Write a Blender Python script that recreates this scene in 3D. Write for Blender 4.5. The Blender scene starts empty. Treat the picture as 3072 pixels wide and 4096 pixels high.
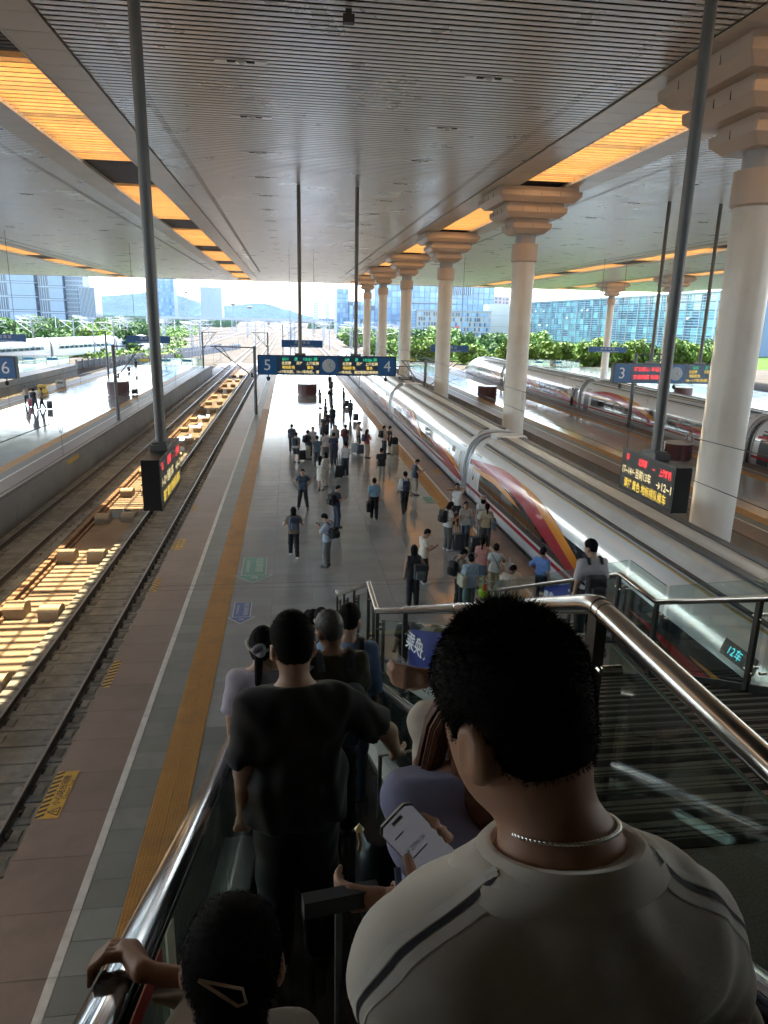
import bpy, bmesh, math, random
import numpy as np
from mathutils import Matrix, Vector
random.seed(7); rng = np.random.default_rng(7)
S = bpy.context.scene
COL = S.collection
R = math.radians

# ------------------------------------------------------------------ camera
cam_d = bpy.data.cameras.new('camera'); cam = bpy.data.objects.new('camera', cam_d); COL.objects.link(cam)
cam_d.sensor_fit = 'VERTICAL'; cam_d.sensor_height = 36.0; cam_d.lens = 2840 / 4096 * 36.0
cam_d.clip_start = 0.05; cam_d.clip_end = 9000
cam.matrix_world = Matrix(((0.991522, 0.013952, -0.129186, 0.0), (-0.128295, 0.262652, -0.956323, 0.0), (0.020588, 0.964790, 0.262215, 7.7), (0, 0, 0, 1)))
S.camera = cam
# ------------------------------------------------------------------ sky, sun, exposure
W = bpy.data.worlds.new('World'); S.world = W; W.use_nodes = True
nt = W.node_tree; nt.nodes.clear()
sky = nt.nodes.new('ShaderNodeTexSky'); sky.sky_type = 'NISHITA'; sky.sun_disc = False
SUN_EL, SUN_AZ = R(63), R(0)          # the sun stands ahead, over the far end of the tracks
sky.sun_elevation = SUN_EL; sky.sun_rotation = SUN_AZ; sky.air_density = 1.0; sky.dust_density = 2.5; sky.ozone_density = 1.0
bg = nt.nodes.new('ShaderNodeBackground'); bg.inputs['Strength'].default_value = 0.15
wo = nt.nodes.new('ShaderNodeOutputWorld')
nt.links.new(sky.outputs[0], bg.inputs[0]); nt.links.new(bg.outputs[0], wo.inputs[0])
sd = bpy.data.lights.new('sun', 'SUN'); sd.energy = 2.0; sd.angle = R(0.45); sd.color = (1.0, 0.97, 0.93)
sun = bpy.data.objects.new('sun', sd); COL.objects.link(sun)
sun.rotation_euler = Vector((0, -math.cos(SUN_EL), -math.sin(SUN_EL))).to_track_quat('-Z', 'Y').to_euler()
S.view_settings.view_transform = 'Standard'; S.view_settings.look = 'None'
S.view_settings.exposure = 3.6; S.view_settings.gamma = 1.0; S.view_settings.use_curve_mapping = False
S.render.engine = 'CYCLES'
cy = S.cycles; cy.use_denoising = True; cy.max_bounces = 14; cy.diffuse_bounces = 6; cy.glossy_bounces = 5
cy.transmission_bounces = 8; cy.transparent_max_bounces = 16; cy.volume_bounces = 1; cy.sample_clamp_indirect = 6.0
cy.caustics_reflective = False; cy.caustics_refractive = False
try:
    cy.denoiser = 'OPENIMAGEDENOISE'; cy.denoising_input_passes = 'RGB_ALBEDO_NORMAL'
except Exception: pass

# ------------------------------------------------------------------ materials
MATS = {}
def _n(t, kind, **kw):
    n = t.nodes.new(kind)
    for k, v in kw.items():
        if k in n.inputs.keys(): n.inputs[k].default_value = v
        else: setattr(n, k, v)
    return n
def mat(name, col, rough=0.5, metal=0.0, noise=None, bump=None, spec=0.5, rvar=0.0, island=0.0, coat=0.0,
        emit=None, grime=None, trans=0.0, alpha=1.0, space='OBJ', obj_random=0.0, sheen=0.0, aniso=None):
    """noise=(scale, amount[, detail]) colour variation; bump=(scale, strength); grime=(colour, scale, amount)"""
    if name in MATS: return MATS[name]
    m = bpy.data.materials.new(name); m.use_nodes = True; t = m.node_tree
    b = t.nodes['Principled BSDF']; L = t.links.new
    b.inputs['Base Color'].default_value = (*col, 1); b.inputs['Roughness'].default_value = rough
    b.inputs['Metallic'].default_value = metal; b.inputs['Specular IOR Level'].default_value = spec
    if coat: b.inputs['Coat Weight'].default_value = coat; b.inputs['Coat Roughness'].default_value = 0.08
    if sheen: b.inputs['Sheen Weight'].default_value = sheen
    if trans: b.inputs['Transmission Weight'].default_value = trans
    if alpha < 1: b.inputs['Alpha'].default_value = alpha
    if emit: b.inputs['Emission Color'].default_value = (*emit[0], 1); b.inputs['Emission Strength'].default_value = emit[1]
    if space == 'OBJ': src = _n(t, 'ShaderNodeTexCoord').outputs['Object']
    else: src = _n(t, 'ShaderNodeNewGeometry').outputs['Position']
    csock = None
    def rgb(c): r = _n(t, 'ShaderNodeRGB'); r.outputs[0].default_value = (*c, 1); return r.outputs[0]
    if noise:
        nz = _n(t, 'ShaderNodeTexNoise', Scale=noise[0], Detail=noise[2] if len(noise) > 2 else 5.0, Roughness=0.6); L(src, nz.inputs['Vector'])
        mr = _n(t, 'ShaderNodeMapRange'); mr.inputs[1].default_value = 0.3; mr.inputs[2].default_value = 0.7
        mr.inputs[3].default_value = 1 - noise[1]; mr.inputs[4].default_value = 1 + noise[1]; L(nz.outputs[0], mr.inputs[0])
        mx = _n(t, 'ShaderNodeVectorMath', operation='SCALE'); L(rgb(col), mx.inputs[0]); L(mr.outputs[0], mx.inputs['Scale']); csock = mx.outputs[0]
        if rvar:
            r2 = _n(t, 'ShaderNodeMapRange'); r2.inputs[1].default_value = 0.3; r2.inputs[2].default_value = 0.7
            r2.inputs[3].default_value = max(0.02, rough - rvar); r2.inputs[4].default_value = rough + rvar
            L(nz.outputs[0], r2.inputs[0]); L(r2.outputs[0], b.inputs['Roughness'])
    if island or obj_random:
        gi = _n(t, 'ShaderNodeNewGeometry'); oi = _n(t, 'ShaderNodeObjectInfo')
        ad = _n(t, 'ShaderNodeMath', operation='ADD'); L(gi.outputs['Random Per Island'], ad.inputs[0]); L(oi.outputs['Random'], ad.inputs[1])
        fr = _n(t, 'ShaderNodeMath', operation='FRACT'); L(ad.outputs[0], fr.inputs[0])
        mr = _n(t, 'ShaderNodeMapRange'); a = island or obj_random; mr.inputs[3].default_value = 1 - a; mr.inputs[4].default_value = 1 + a; L(fr.outputs[0], mr.inputs[0])
        mx = _n(t, 'ShaderNodeVectorMath', operation='SCALE'); L(csock or rgb(col), mx.inputs[0]); L(mr.outputs[0], mx.inputs['Scale']); csock = mx.outputs[0]
    if grime:
        nz = _n(t, 'ShaderNodeTexNoise', Scale=grime[1], Detail=7.0, Roughness=0.65); L(src, nz.inputs['Vector'])
        mr = _n(t, 'ShaderNodeMapRange'); mr.inputs[1].default_value = 0.48; mr.inputs[2].default_value = 0.72; mr.inputs[4].default_value = grime[2]; L(nz.outputs[0], mr.inputs[0])
        mx = _n(t, 'ShaderNodeMixRGB'); L(mr.outputs[0], mx.inputs[0]); L(csock or rgb(col), mx.inputs[1]); L(rgb(grime[0]), mx.inputs[2]); csock = mx.outputs[0]
    if csock is not None: L(csock, b.inputs['Base Color'])
    if bump:
        nb = _n(t, 'ShaderNodeTexNoise', Scale=bump[0], Detail=4.0); L(src, nb.inputs['Vector'])
        bp = _n(t, 'ShaderNodeBump', Strength=bump[1], Distance=bump[2] if len(bump) > 2 else 0.02); L(nb.outputs[0], bp.inputs['Height']); L(bp.outputs[0], b.inputs['Normal'])
    MATS[name] = m; return m
def glass_mat(name, tint, refl=0.12, rough=0.02):
    """thin pane: tinted see-through with a mirror-like share that grows at grazing angles"""
    if name in MATS: return MATS[name]
    m = bpy.data.materials.new(name); m.use_nodes = True; t = m.node_tree; t.nodes.clear(); L = t.links.new
    tr = _n(t, 'ShaderNodeBsdfTransparent'); tr.inputs[0].default_value = (*tint, 1)
    gl = _n(t, 'ShaderNodeBsdfGlossy'); gl.inputs['Roughness'].default_value = rough; gl.inputs['Color'].default_value = (0.95, 1, 0.98, 1)
    fr = _n(t, 'ShaderNodeFresnel'); ge = _n(t, 'ShaderNodeNewGeometry'); io = _n(t, 'ShaderNodeMapRange'); io.inputs[3].default_value = 1.5; io.inputs[4].default_value = 1 / 1.5; L(ge.outputs['Backfacing'], io.inputs[0]); L(io.outputs[0], fr.inputs[0])
    mu = _n(t, 'ShaderNodeMath', operation='MULTIPLY_ADD'); mu.inputs[1].default_value = 1.3; mu.inputs[2].default_value = refl - 0.05; mu.use_clamp = True; L(fr.outputs[0], mu.inputs[0])
    ms = _n(t, 'ShaderNodeMixShader'); L(mu.outputs[0], ms.inputs[0]); L(tr.outputs[0], ms.inputs[1]); L(gl.outputs[0], ms.inputs[2])
    o = _n(t, 'ShaderNodeOutputMaterial'); L(ms.outputs[0], o.inputs[0]); MATS[name] = m; return m
def emit_mat(name, col, strength):
    return mat(name, (0.02, 0.02, 0.02), rough=0.6, emit=(col, strength))

# ------------------------------------------------------------------ mesh helpers
class MB:
    def __init__(s): s.v = []; s.f = []; s.mi = []
    def add(s, v, f, k=0):
        o = len(s.v); s.v += [tuple(map(float, p)) for p in v]; s.f += [tuple(i + o for i in q) for q in f]; s.mi += [k] * len(f); return s
    def box(s, x0, x1, y0, y1, z0, z1, k=0):
        return s.add([(x0, y0, z0), (x1, y0, z0), (x1, y1, z0), (x0, y1, z0), (x0, y0, z1), (x1, y0, z1), (x1, y1, z1), (x0, y1, z1)],
                     [(0, 3, 2, 1), (4, 5, 6, 7), (0, 1, 5, 4), (1, 2, 6, 5), (2, 3, 7, 6), (3, 0, 4, 7)], k)
    def cbox(s, c, d, k=0): return s.box(c[0] - d[0] / 2, c[0] + d[0] / 2, c[1] - d[1] / 2, c[1] + d[1] / 2, c[2] - d[2] / 2, c[2] + d[2] / 2, k)
    def bbox(s, x0, x1, y0, y1, z0, z1, b=0.01, k=0):
        """box with chamfered top edges"""
        return s.loft([[(x0, y0, z0), (x1, y0, z0), (x1, y1, z0), (x0, y1, z0)], [(x0, y0, z1 - b), (x1, y0, z1 - b), (x1, y1, z1 - b), (x0, y1, z1 - b)],
                       [(x0 + b, y0 + b, z1), (x1 - b, y0 + b, z1), (x1 - b, y1 - b, z1), (x0 + b, y1 - b, z1)]], k=k)
    def quad(s, a, b, c, d, k=0): return s.add([a, b, c, d], [(0, 1, 2, 3)], k)
    def loft(s, rings, closed=True, cap=True, k=0):
        n = len(rings[0]); v = [p for r in rings for p in r]; f = []
        for i in range(len(rings) - 1):
            for j in range(n if closed else n - 1):
                a = i * n + j; b = i * n + (j + 1) % n; f.append((a, b, b + n, a + n))
        if cap and closed: f.append(tuple(range(n - 1, -1, -1))); f.append(tuple((len(rings) - 1) * n + i for i in range(n)))
        return s.add(v, f, k)
    def tube(s, pts, r, n=8, cap=True, k=0, flat=1.0, up=None):
        pts = [Vector(p) for p in pts]; rr = r if isinstance(r, (list, tuple)) else [r] * len(pts); rings = []
        ref = Vector(up) if up else None; px = None
        for i, p in enumerate(pts):
            d = (pts[min(i + 1, len(pts) - 1)] - pts[max(i - 1, 0)]).normalized()
            if px is None:
                u = ref or (Vector((0, 0, 1)) if abs(d.z) < 0.9 else Vector((1, 0, 0))); px = d.cross(u).normalized()
            else:
                px = (px - d * px.dot(d)); px = px.normalized() if px.length > 1e-6 else d.orthogonal().normalized()
            py = px.cross(d).normalized()
            rings.append([p + px * (rr[i] * math.cos(a)) + py * (rr[i] * flat * math.sin(a)) for a in [2 * math.pi * j / n for j in range(n)]])
        return s.loft(rings, cap=cap, k=k)
    def lathe(s, prof, c=(0, 0, 0), n=24, k=0, cap=True):
        return s.loft([[(c[0] + r * math.cos(2 * math.pi * j / n), c[1] + r * math.sin(2 * math.pi * j / n), c[2] + z) for j in range(n)] for r, z in prof], cap=cap, k=k)
    def prism(s, poly, y0, y1, axis='y', k=0):
        """extrude a 2-D polygon: axis y -> poly is (x,z); axis x -> (y,z); axis z -> (x,y)"""
        g = {'y': lambda p, t: (p[0], t, p[1]), 'x': lambda p, t: (t, p[0], p[1]), 'z': lambda p, t: (p[0], p[1], t)}[axis]
        return s.loft([[g(p, y0) for p in poly], [g(p, y1) for p in poly]], k=k)
    def mesh(s, name, smooth=None):
        m = bpy.data.meshes.new(name); m.from_pydata(s.v, [], s.f); m.update()
        bm = bmesh.new(); bm.from_mesh(m); bmesh.ops.recalc_face_normals(bm, faces=bm.faces); bm.to_mesh(m); bm.free()
        if smooth is not None: shade(m, smooth)
        return m
    def build(s, name, material, parent=None, smooth=None, **tags):
        m = s.mesh(name, smooth)
        for q in (material if isinstance(material, (list, tuple)) else [material]): m.materials.append(q)
        if any(s.mi): m.polygons.foreach_set('material_index', s.mi)
        return link(name, m, parent, **tags)
def shade(m, ang=40):
    m.polygons.foreach_set('use_smooth', [True] * len(m.polygons))
    try: m.set_sharp_from_angle(angle=R(ang))
    except Exception: pass
def link(name, data, parent=None, label=None, cat=None, group=None, kind=None, loc=None, rz=None, mw=None):
    o = bpy.data.objects.new(name, data); COL.objects.link(o)
    if parent is not None: o.parent = parent
    if loc is not None: o.location = loc
    if rz is not None: o.rotation_euler = (0, 0, rz)
    if mw is not None: o.matrix_basis = mw
    tag(o, label, cat, group, kind); return o
def tag(o, label=None, cat=None, group=None, kind=None):
    for k, v in (('label', label), ('category', cat), ('group', group), ('kind', kind)):
        if v: o[k] = v
    return o
def thing(name, label, cat, loc=(0, 0, 0), rz=0, group=None, mw=None):
    o = link(name, None, None, label, cat, group)
    if mw is not None: o.matrix_basis = mw
    else: o.location = loc; o.rotation_euler = (0, 0, rz)
    o.empty_display_size = 0.1; return o
def copy_tree(o, parent=None):
    c = o.copy(); COL.objects.link(c); c.parent = parent
    for ch in [x for x in o.children]: copy_tree(ch, c)
    return c
TXT = {}
def text_mesh(s, size=1.0, align='CENTER', bold=0.0, depth=0.0):
    key = (s, size, align, bold, depth)
    if key in TXT: return TXT[key]
    cu = bpy.data.curves.new('lettering', 'FONT'); cu.body = s; cu.size = size; cu.align_x = align; cu.align_y = 'CENTER'; cu.offset = bold; cu.extrude = depth
    cu.resolution_u = 3
    o = bpy.data.objects.new('lettering', cu); COL.objects.link(o)
    dg = bpy.context.evaluated_depsgraph_get(); me = bpy.data.meshes.new_from_object(o.evaluated_get(dg)); bpy.data.objects.remove(o)
    TXT[key] = me; return me
def frame(origin, right, up):
    r = Vector(right).normalized(); u = Vector(up).normalized(); n = r.cross(u)
    return Matrix(((r.x, u.x, n.x, origin[0]), (r.y, u.y, n.y, origin[1]), (r.z, u.z, n.z, origin[2]), (0, 0, 0, 1)))
def lettering(s, material, mw, size, parent=None, name='lettering', align='CENTER', bold=0.0, width=None):
    me = text_mesh(s, size, align, bold).copy(); me.materials.clear(); me.materials.append(material)
    o = link(name, me, parent)
    sx = 1.0
    if width:
        xs = [v.co.x for v in me.vertices]
        if xs: sx = width / max(1e-4, max(xs) - min(xs))
    o.matrix_basis = mw @ Matrix.Diagonal((sx, 1, 1, 1)); return o
# ================================================================== SETTING: ground, platforms, tracks, roof
M_ground = mat("ballast", (0.075, 0.068, 0.056), 0.95, spec=0.0, noise=(0.35, 0.25, 9), bump=(14, 0.5), grime=((0.06, 0.056, 0.048), 0.08, 0.6), space='POS')
M_granite = mat('polished_granite', (0.36, 0.38, 0.38), 0.13, noise=(220, 0.16, 2), rvar=0.04, island=0.07, grime=((0.27, 0.265, 0.255), 0.9, 0.55), space='POS', spec=0.75)
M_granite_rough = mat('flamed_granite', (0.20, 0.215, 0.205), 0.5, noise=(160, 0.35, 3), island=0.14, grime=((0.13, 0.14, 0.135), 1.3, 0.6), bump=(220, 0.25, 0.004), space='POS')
M_brown = mat('brown_edge_slab', (0.21, 0.158, 0.136), 0.47, noise=(90, 0.14, 4), island=0.07, grime=((0.125, 0.090, 0.078), 0.8, 0.6), bump=(90, 0.2, 0.004), space='POS')
M_white_line = mat('white_paint', (0.66, 0.65, 0.62), 0.5, noise=(6, 0.1), grime=((0.36, 0.33, 0.30), 2.2, 0.55), space='POS')
M_tactile = mat('tactile_tile', (0.47, 0.235, 0.05), 0.5, noise=(30, 0.12), island=0.07, grime=((0.24, 0.13, 0.05), 1.2, 0.6), space='POS')
M_joint = mat('mortar', (0.09, 0.085, 0.08), 0.85, space='POS')
M_conc = mat('track_concrete', (0.225, 0.22, 0.205), 0.85, noise=(3, 0.22, 8), island=0.12, grime=((0.10, 0.088, 0.075), 0.9, 0.75), bump=(25, 0.35, 0.01), space='POS')
M_wall_conc = mat('platform_wall_concrete', (0.30, 0.30, 0.29), 0.8, noise=(1.2, 0.15, 8), grime=((0.16, 0.15, 0.14), 0.6, 0.6), bump=(10, 0.2, 0.01), space='POS')
M_channel = mat('drain_channel', (0.27, 0.20, 0.14), 0.75, noise=(1.1, 0.3, 8), grime=((0.11, 0.065, 0.045), 0.55, 0.8), bump=(8, 0.4, 0.02), space='POS')
M_rail = mat('rail_steel', (0.10, 0.075, 0.06), 0.6, metal=0.6, noise=(9, 0.2))
M_rail_top = mat('rail_running_surface', (0.26, 0.255, 0.25), 0.38, metal=0.9)
M_clip = mat('rail_fastening', (0.05, 0.045, 0.04), 0.7)
M_slat = mat('ceiling_slat', (0.84, 0.84, 0.83), 0.30, metal=0.35, noise=(0.5, 0.04), rvar=0.04, space='POS', obj_random=0.025)
M_void = mat('ceiling_void', (0.018, 0.017, 0.016), 0.9)
M_fascia = mat('fascia_panel', (0.60, 0.535, 0.465), 0.38, metal=0.1, island=0.03, noise=(0.6, 0.04), space='POS')
M_louvre = mat('orange_louvre', (0.80, 0.54, 0.26), 0.42, noise=(2.5, 0.12), space='POS', obj_random=0.08)
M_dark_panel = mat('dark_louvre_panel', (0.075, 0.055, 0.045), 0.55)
M_col = mat('column_paint', (0.70, 0.645, 0.565), 0.36, noise=(0.6, 0.05, 6), grime=((0.50, 0.42, 0.33), 0.5, 0.45), coat=0.15, space='POS')
M_cap = mat('capital_panel', (0.56, 0.455, 0.375), 0.45, noise=(0.8, 0.05), space='POS')
M_steel_dark = mat('dark_steel', (0.09, 0.085, 0.08), 0.45, metal=0.5)

def struct(name, mb, m, parent=None, smooth=None): return mb.build(name, m, parent, smooth, kind=None if parent else 'structure')
# ---- ground
g = MB(); g.quad((-4200, -400, -1.78), (4200, -400, -1.78), (4200, 6000, -1.78), (-4200, 6000, -1.78)); struct('ground', g, M_ground)
g = MB(); g.box(-14, 34, -14, 150, -1.95, -1.755); struct('track_bed', g, M_conc)
g = MB(); g.box(-9.15, -7.35, -14, 149, -1.9, -1.70); ch = struct('drainage_channel', g, M_channel)
g = MB(); g.box(11.4, 13.8, -14, 149, -1.9, -1.70); struct('drainage_channel', g, M_channel)

# ---- the island platform people stand on (x -4.1 .. 7.9)
PX0, PX1, PY0, PY1 = -4.1, 7.9, -14.0, 128.0
plat = MB(); plat.box(PX0 + 0.12, PX1 - 0.12, PY0, PY1, -1.76, -0.05)
PLAT = struct('platform', plat, M_wall_conc)
def pieces(name, x0, x1, pitch, y0, y1, ysplit, m, z=0.0, th=0.05, gap=0.004, ncol=1, bev=0.003, parent=PLAT, jit=0.0):
    """slabs laid in a row: those before ysplit are objects of their own, the rest one joined part"""
    w = (x1 - x0) / ncol
    def slab(mb, cx, cy): mb.bbox(cx + gap / 2, cx + w - gap / 2, cy + gap / 2, cy + pitch - gap / 2, -th, 0, bev)
    me = MB(); slab(me, 0, 0); dat = me.mesh(name); dat.materials.append(m)
    far = MB(); y = y0; n = 0
    while y < y1 - 1e-6:
        for c in range(ncol):
            if y < ysplit:
                link(name, dat, parent, loc=(x0 + c * w, y, z + random.uniform(-jit, jit))); n += 1
            else: slab(far, x0 + c * w, y)
        y += pitch
    if far.v:
        far.v = [(a, b, c + z) for a, b, c in far.v]; far.build('far_' + name + 's', m, parent, kind='stuff')
    return n
near = -2.0
pieces('edge_slab', PX0, -2.98, 1.02, near, PY1, 60, M_brown, ncol=1)
pieces('white_strip', -2.98, -2.86, 1.02, near, PY1, 30, M_white_line, z=0.002)
pieces('paving_stone', -2.86, -2.32, 0.51, near, PY1, 40, M_granite_rough, jit=0.0008)
pieces('white_strip', 6.87, 6.99, 1.02, 12, PY1, 30, M_white_line, z=0.002)
pieces('edge_slab', 6.99, PX1, 1.02, 12, PY1, 60, M_brown)
M_tile_mid = M_granite
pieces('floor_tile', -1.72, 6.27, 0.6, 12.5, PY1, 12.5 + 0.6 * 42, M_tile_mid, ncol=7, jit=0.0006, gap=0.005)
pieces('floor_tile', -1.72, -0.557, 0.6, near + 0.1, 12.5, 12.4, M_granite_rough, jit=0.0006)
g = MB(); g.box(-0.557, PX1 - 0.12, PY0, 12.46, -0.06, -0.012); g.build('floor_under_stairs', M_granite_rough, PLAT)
# tactile tiles with studs
def tactile_tile(mb, x, y, z, s=0.3, n=6):
    mb.bbox(x + 0.002, x + s - 0.002, y + 0.002, y + s - 0.002, z - 0.05, z, 0.002)
    p = s / n
    for i in range(n):
        for j in range(n):
            cx, cy = x + (i + 0.5) * p, y + (j + 0.5) * p; a, b, h = 0.017, 0.010, 0.006
            mb.loft([[(cx - a, cy - a, z - .001), (cx + a, cy - a, z - .001), (cx + a, cy + a, z - .001), (cx - a, cy + a, z - .001)],
                     [(cx - b, cy - b, z + h), (cx + b, cy - b, z + h), (cx + b, cy + b, z + h), (cx - b, cy + b, z + h)]], cap=False)
            mb.add([(cx - b, cy - b, z + h), (cx + b, cy - b, z + h), (cx + b, cy + b, z + h), (cx - b, cy + b, z + h)], [(0, 1, 2, 3)])
tt = MB(); tactile_tile(tt, 0, 0, 0); tdat = tt.mesh('tactile_tile'); tdat.materials.append(M_tactile)
for side_x in (-2.32, 6.27):
    y = 4.0 if side_x < 0 else 14.0; y_end = y + 0.3 * (110 if side_x < 0 else 40)
    while y < y_end - 1e-6:
        for c in range(2): link('tactile_tile', tdat, PLAT, loc=(side_x + 0.3 * c, y, 0.001))
        y += 0.3
    far = MB(); yy = y
    while yy < 62:
        for c in range(2): tactile_tile(far, side_x + 0.3 * c, yy, 0.001)
        yy += 0.3
    far.box(side_x, side_x + 0.6, yy + .002, PY1, -0.05, 0.003)
    far.build('far_tactile_tiles', M_tactile, PLAT, kind='stuff')
g = MB(); g.box(-2.32, -1.72, near, 4.0, -.05, 0.001); g.box(6.27, 6.87, 12, 14, -.05, .001); g.build('tactile_strip', M_tactile, PLAT)
# expansion joint: two dark metal seams across the floor
g = MB()
for y in (19.84, 20.2): g.box(-4.0, 7.85, y - 0.012, y + 0.012, 0.001, 0.0035)
g.build('expansion_joint', M_steel_dark, PLAT)

# ---- other platforms
M_far_floor = mat('far_polished_floor', (0.37, 0.38, 0.38), 0.09, noise=(1.3, 0.07), rvar=0.04, grime=((0.29, 0.285, 0.275), 0.4, 0.5), space='POS', spec=0.75)
def side_platform(x0, x1, y1, edge_lo=True, edge_hi=True):
    b = MB(); b.box(x0 + 0.1, x1 - 0.1, -14, y1, -1.76, -0.08); P = struct('platform', b, M_wall_conc)
    f = MB(); f.box(x0 + (2.4 if edge_lo else 0), x1 - (2.4 if edge_hi else 0), -14, y1, -0.08, 0); f.build('floor', M_far_floor, P)
    for on, xe, sgn in ((edge_lo, x0, 1), (edge_hi, x1, -1)):
        if not on: continue
        for a, bb, m, z in ((0, 1.12, M_brown, 0), (1.12, 1.24, M_white_line, .002), (1.24, 1.78, M_granite_rough, 0), (1.78, 2.38, M_tactile, .002), (2.38, 2.4, M_joint, -.003)):
            s = MB(); s.box(min(xe + sgn * a, xe + sgn * bb), max(xe + sgn * a, xe + sgn * bb), -14, y1, -0.08, z); s.build('edge_band', m, P)
    return P
P67 = side_platform(-25.4, -12.35, 116)
P89 = side_platform(-45, -32.2, 116)
P23 = side_platform(17.2, 26.65, 126)
P1_ = side_platform(33.4, 58, 126, edge_hi=False)
# wall panels of the left platform facing the tracks (vertical joints), coping and yellow plates
wp = MB()
for i in range(44):
    y = 14 + i * 2.4; wp.box(-12.43, -12.385, y + 0.01, y + 2.39, -1.74, -0.16)
    if i < 40: pass
wpd = MB(); wpd.box(0, 0.045, 0.01, 2.39, -1.58, 0); wd = wpd.mesh('wall_panel'); wd.materials.append(M_wall_conc)
for i in range(44): link('wall_panel', wd, P67, loc=(-12.44, 14 + i * 2.4, -0.16))
cp = MB(); cp.box(-12.75, -12.33, -14, 116, -0.14, -0.003); cp.build('coping', mat('coping_stone', (0.17, 0.16, 0.15), 0.6, noise=(3, 0.15), space='POS'), P67)
M_yplate = mat('yellow_plate', (0.62, 0.36, 0.04), 0.5, noise=(8, 0.15), grime=((0.25, 0.2, 0.1), 3, 0.5))
for y in (41.0, 70.0):
    s = MB(); s.box(-12.40, -12.378, y, y + 2.2, -0.55, -0.30); s.build('warning_plate', M_yplate, P67)

# ---- tracks
def rail_mesh(y0, y1):
    prof = [(-0.075, 0), (0.075, 0), (0.075, 0.012), (0.012, 0.03), (0.012, 0.125), (0.036, 0.14), (0.036, 0.168), (0.028, 0.176), (-0.028, 0.176), (-0.036, 0.168), (-0.036, 0.14), (-0.012, 0.125), (-0.012, 0.03), (-0.075, 0.012)]
    b = MB(); b.prism(prof, y0, y1, 'y'); n = len(b.f); b.box(-0.029, 0.029, y0, y1, 0.1755, 0.1775, 1); return b
def sleeper(mb, cx=0, cy=0, z=0):
    """slab sleeper with a rounded shoulder block on both sides of each rail"""
    mb.bbox(cx - 1.30, cx + 1.30, cy - 0.305, cy + 0.305, z - 0.24, z - 0.06, 0.012)
    for r in (-0.7175, 0.7175):
        for d in (-0.20, 0.20):
            x0 = cx + r + d - 0.085; x1 = cx + r + d + 0.085
            ring = lambda x, k: [(x, cy + 0.17 * math.cos(t) , z - 0.065 + 0.075 * k * math.sin(t)) for t in [math.pi * q / 5 for q in range(6)]]
            mb.loft([ring(x0, 0.75), ring(x1, 1.0)] if d < 0 else [ring(x0, 1.0), ring(x1, 0.75)])
sl = MB(); sleeper(sl); sdat = sl.mesh('sleeper'); sdat.materials.append(M_conc)
cl = MB()
for d in (-0.085, 0.085): cl.bbox(d - 0.045, d + 0.045, -0.10, 0.10, -0.07, 0.04, 0.02); cl.tube([(d, 0, 0.02), (d, 0, 0.085)], 0.016, 6)
cldat = cl.mesh('rail_clip'); cldat.materials.append(M_clip)
ZR = -1.25
def track(cx, label, y0, y1, n_parts, far_y=150, clips=0):
    T = thing('railway_track', label, 'track', (cx, 0, ZR - 0.176))
    for r in (-0.7175, 0.7175):
        rb = rail_mesh(y0, y1); o = rb.build('rail', [M_rail, M_rail_top], T); o.location = (r, 0, 0)
    far = MB(); y = 9.0; n = 0
    while y < far_y:
        if n < n_parts:
            link('sleeper', sdat, T, loc=(0, y, 0))
            if n < clips:
                for r in (-0.7175, 0.7175): link('rail_clip', cldat, T, loc=(r, y, -.0))
        else: sleeper(far, 0, y, 0)
        y += 0.65; n += 1
    if far.v: far.build('far_sleepers', M_conc, T, kind='stuff')
    return T
track(-5.95, 'railway track right beside the platform edge, with dark rails on grey slab sleepers', -10, 600, 170, clips=70)
track(-10.75, 'railway track under the grey wall of the left-hand platform', -10, 600, 170, far_y=150)
track(9.75, 'railway track under the nearer red and white train', -10, 420, 20, far_y=60)
track(15.35, 'railway track behind the columns, between the nearer train and the right-hand platform', -10, 420, 40, far_y=150)
track(28.45, 'railway track under the farther red and white train', -10, 420, 4, far_y=30)
track(-27.2, 'railway track on the far side of the left-hand platform', 20, 600, 100, far_y=130)
track(-30.4, 'railway track beside the farthest platform on the left', 20, 600, 60, far_y=130)
# raised cable troughs beside the channel, and the concrete stops standing in it
M_rust = mat('rusty_concrete', (0.25, 0.15, 0.09), 0.85, noise=(2, 0.25, 7), grime=((0.12, 0.07, 0.045), 1.2, 0.6), bump=(14, 0.3, 0.01), space='POS')
for x0, x1, y0, y1, z in ((-9.42, -9.18, -10, 148, -1.50), (-9.12, -9.0, 8, 148, -1.60)):
    ct = MB(); y = y0
    while y < y1: ct.bbox(x0, x1, y + 0.01, y + 1.99, -1.76, z, 0.015); y += 2
    ct.build('cable_trough', M_rust, None, label='long low rust-stained concrete kerb %s the drainage channel' % ('outside' if x0 < -9.3 else 'lining the left side of'), cat='kerb')
M_stop = mat('pale_concrete_block', (0.44, 0.36, 0.25), 0.8, noise=(2.5, 0.14, 7), grime=((0.24, 0.17, 0.11), 1.5, 0.6), bump=(20, 0.2, 0.006))
st = MB()
def half_round(mb, L=0.62, w=0.36, h=0.42):
    prof = [(-w, 0), (w, 0)] + [(w * math.cos(t), h - 0.20 + 0.20 * math.sin(t)) for t in [math.pi * q / 9 for q in range(10)]]
    mb.prism([(a, b) for a, b in prof], -L / 2, L / 2, 'x')
half_round(st); stdat = st.mesh('concrete_stop'); stdat.materials.append(M_stop)
stops = []
k = 0
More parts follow.
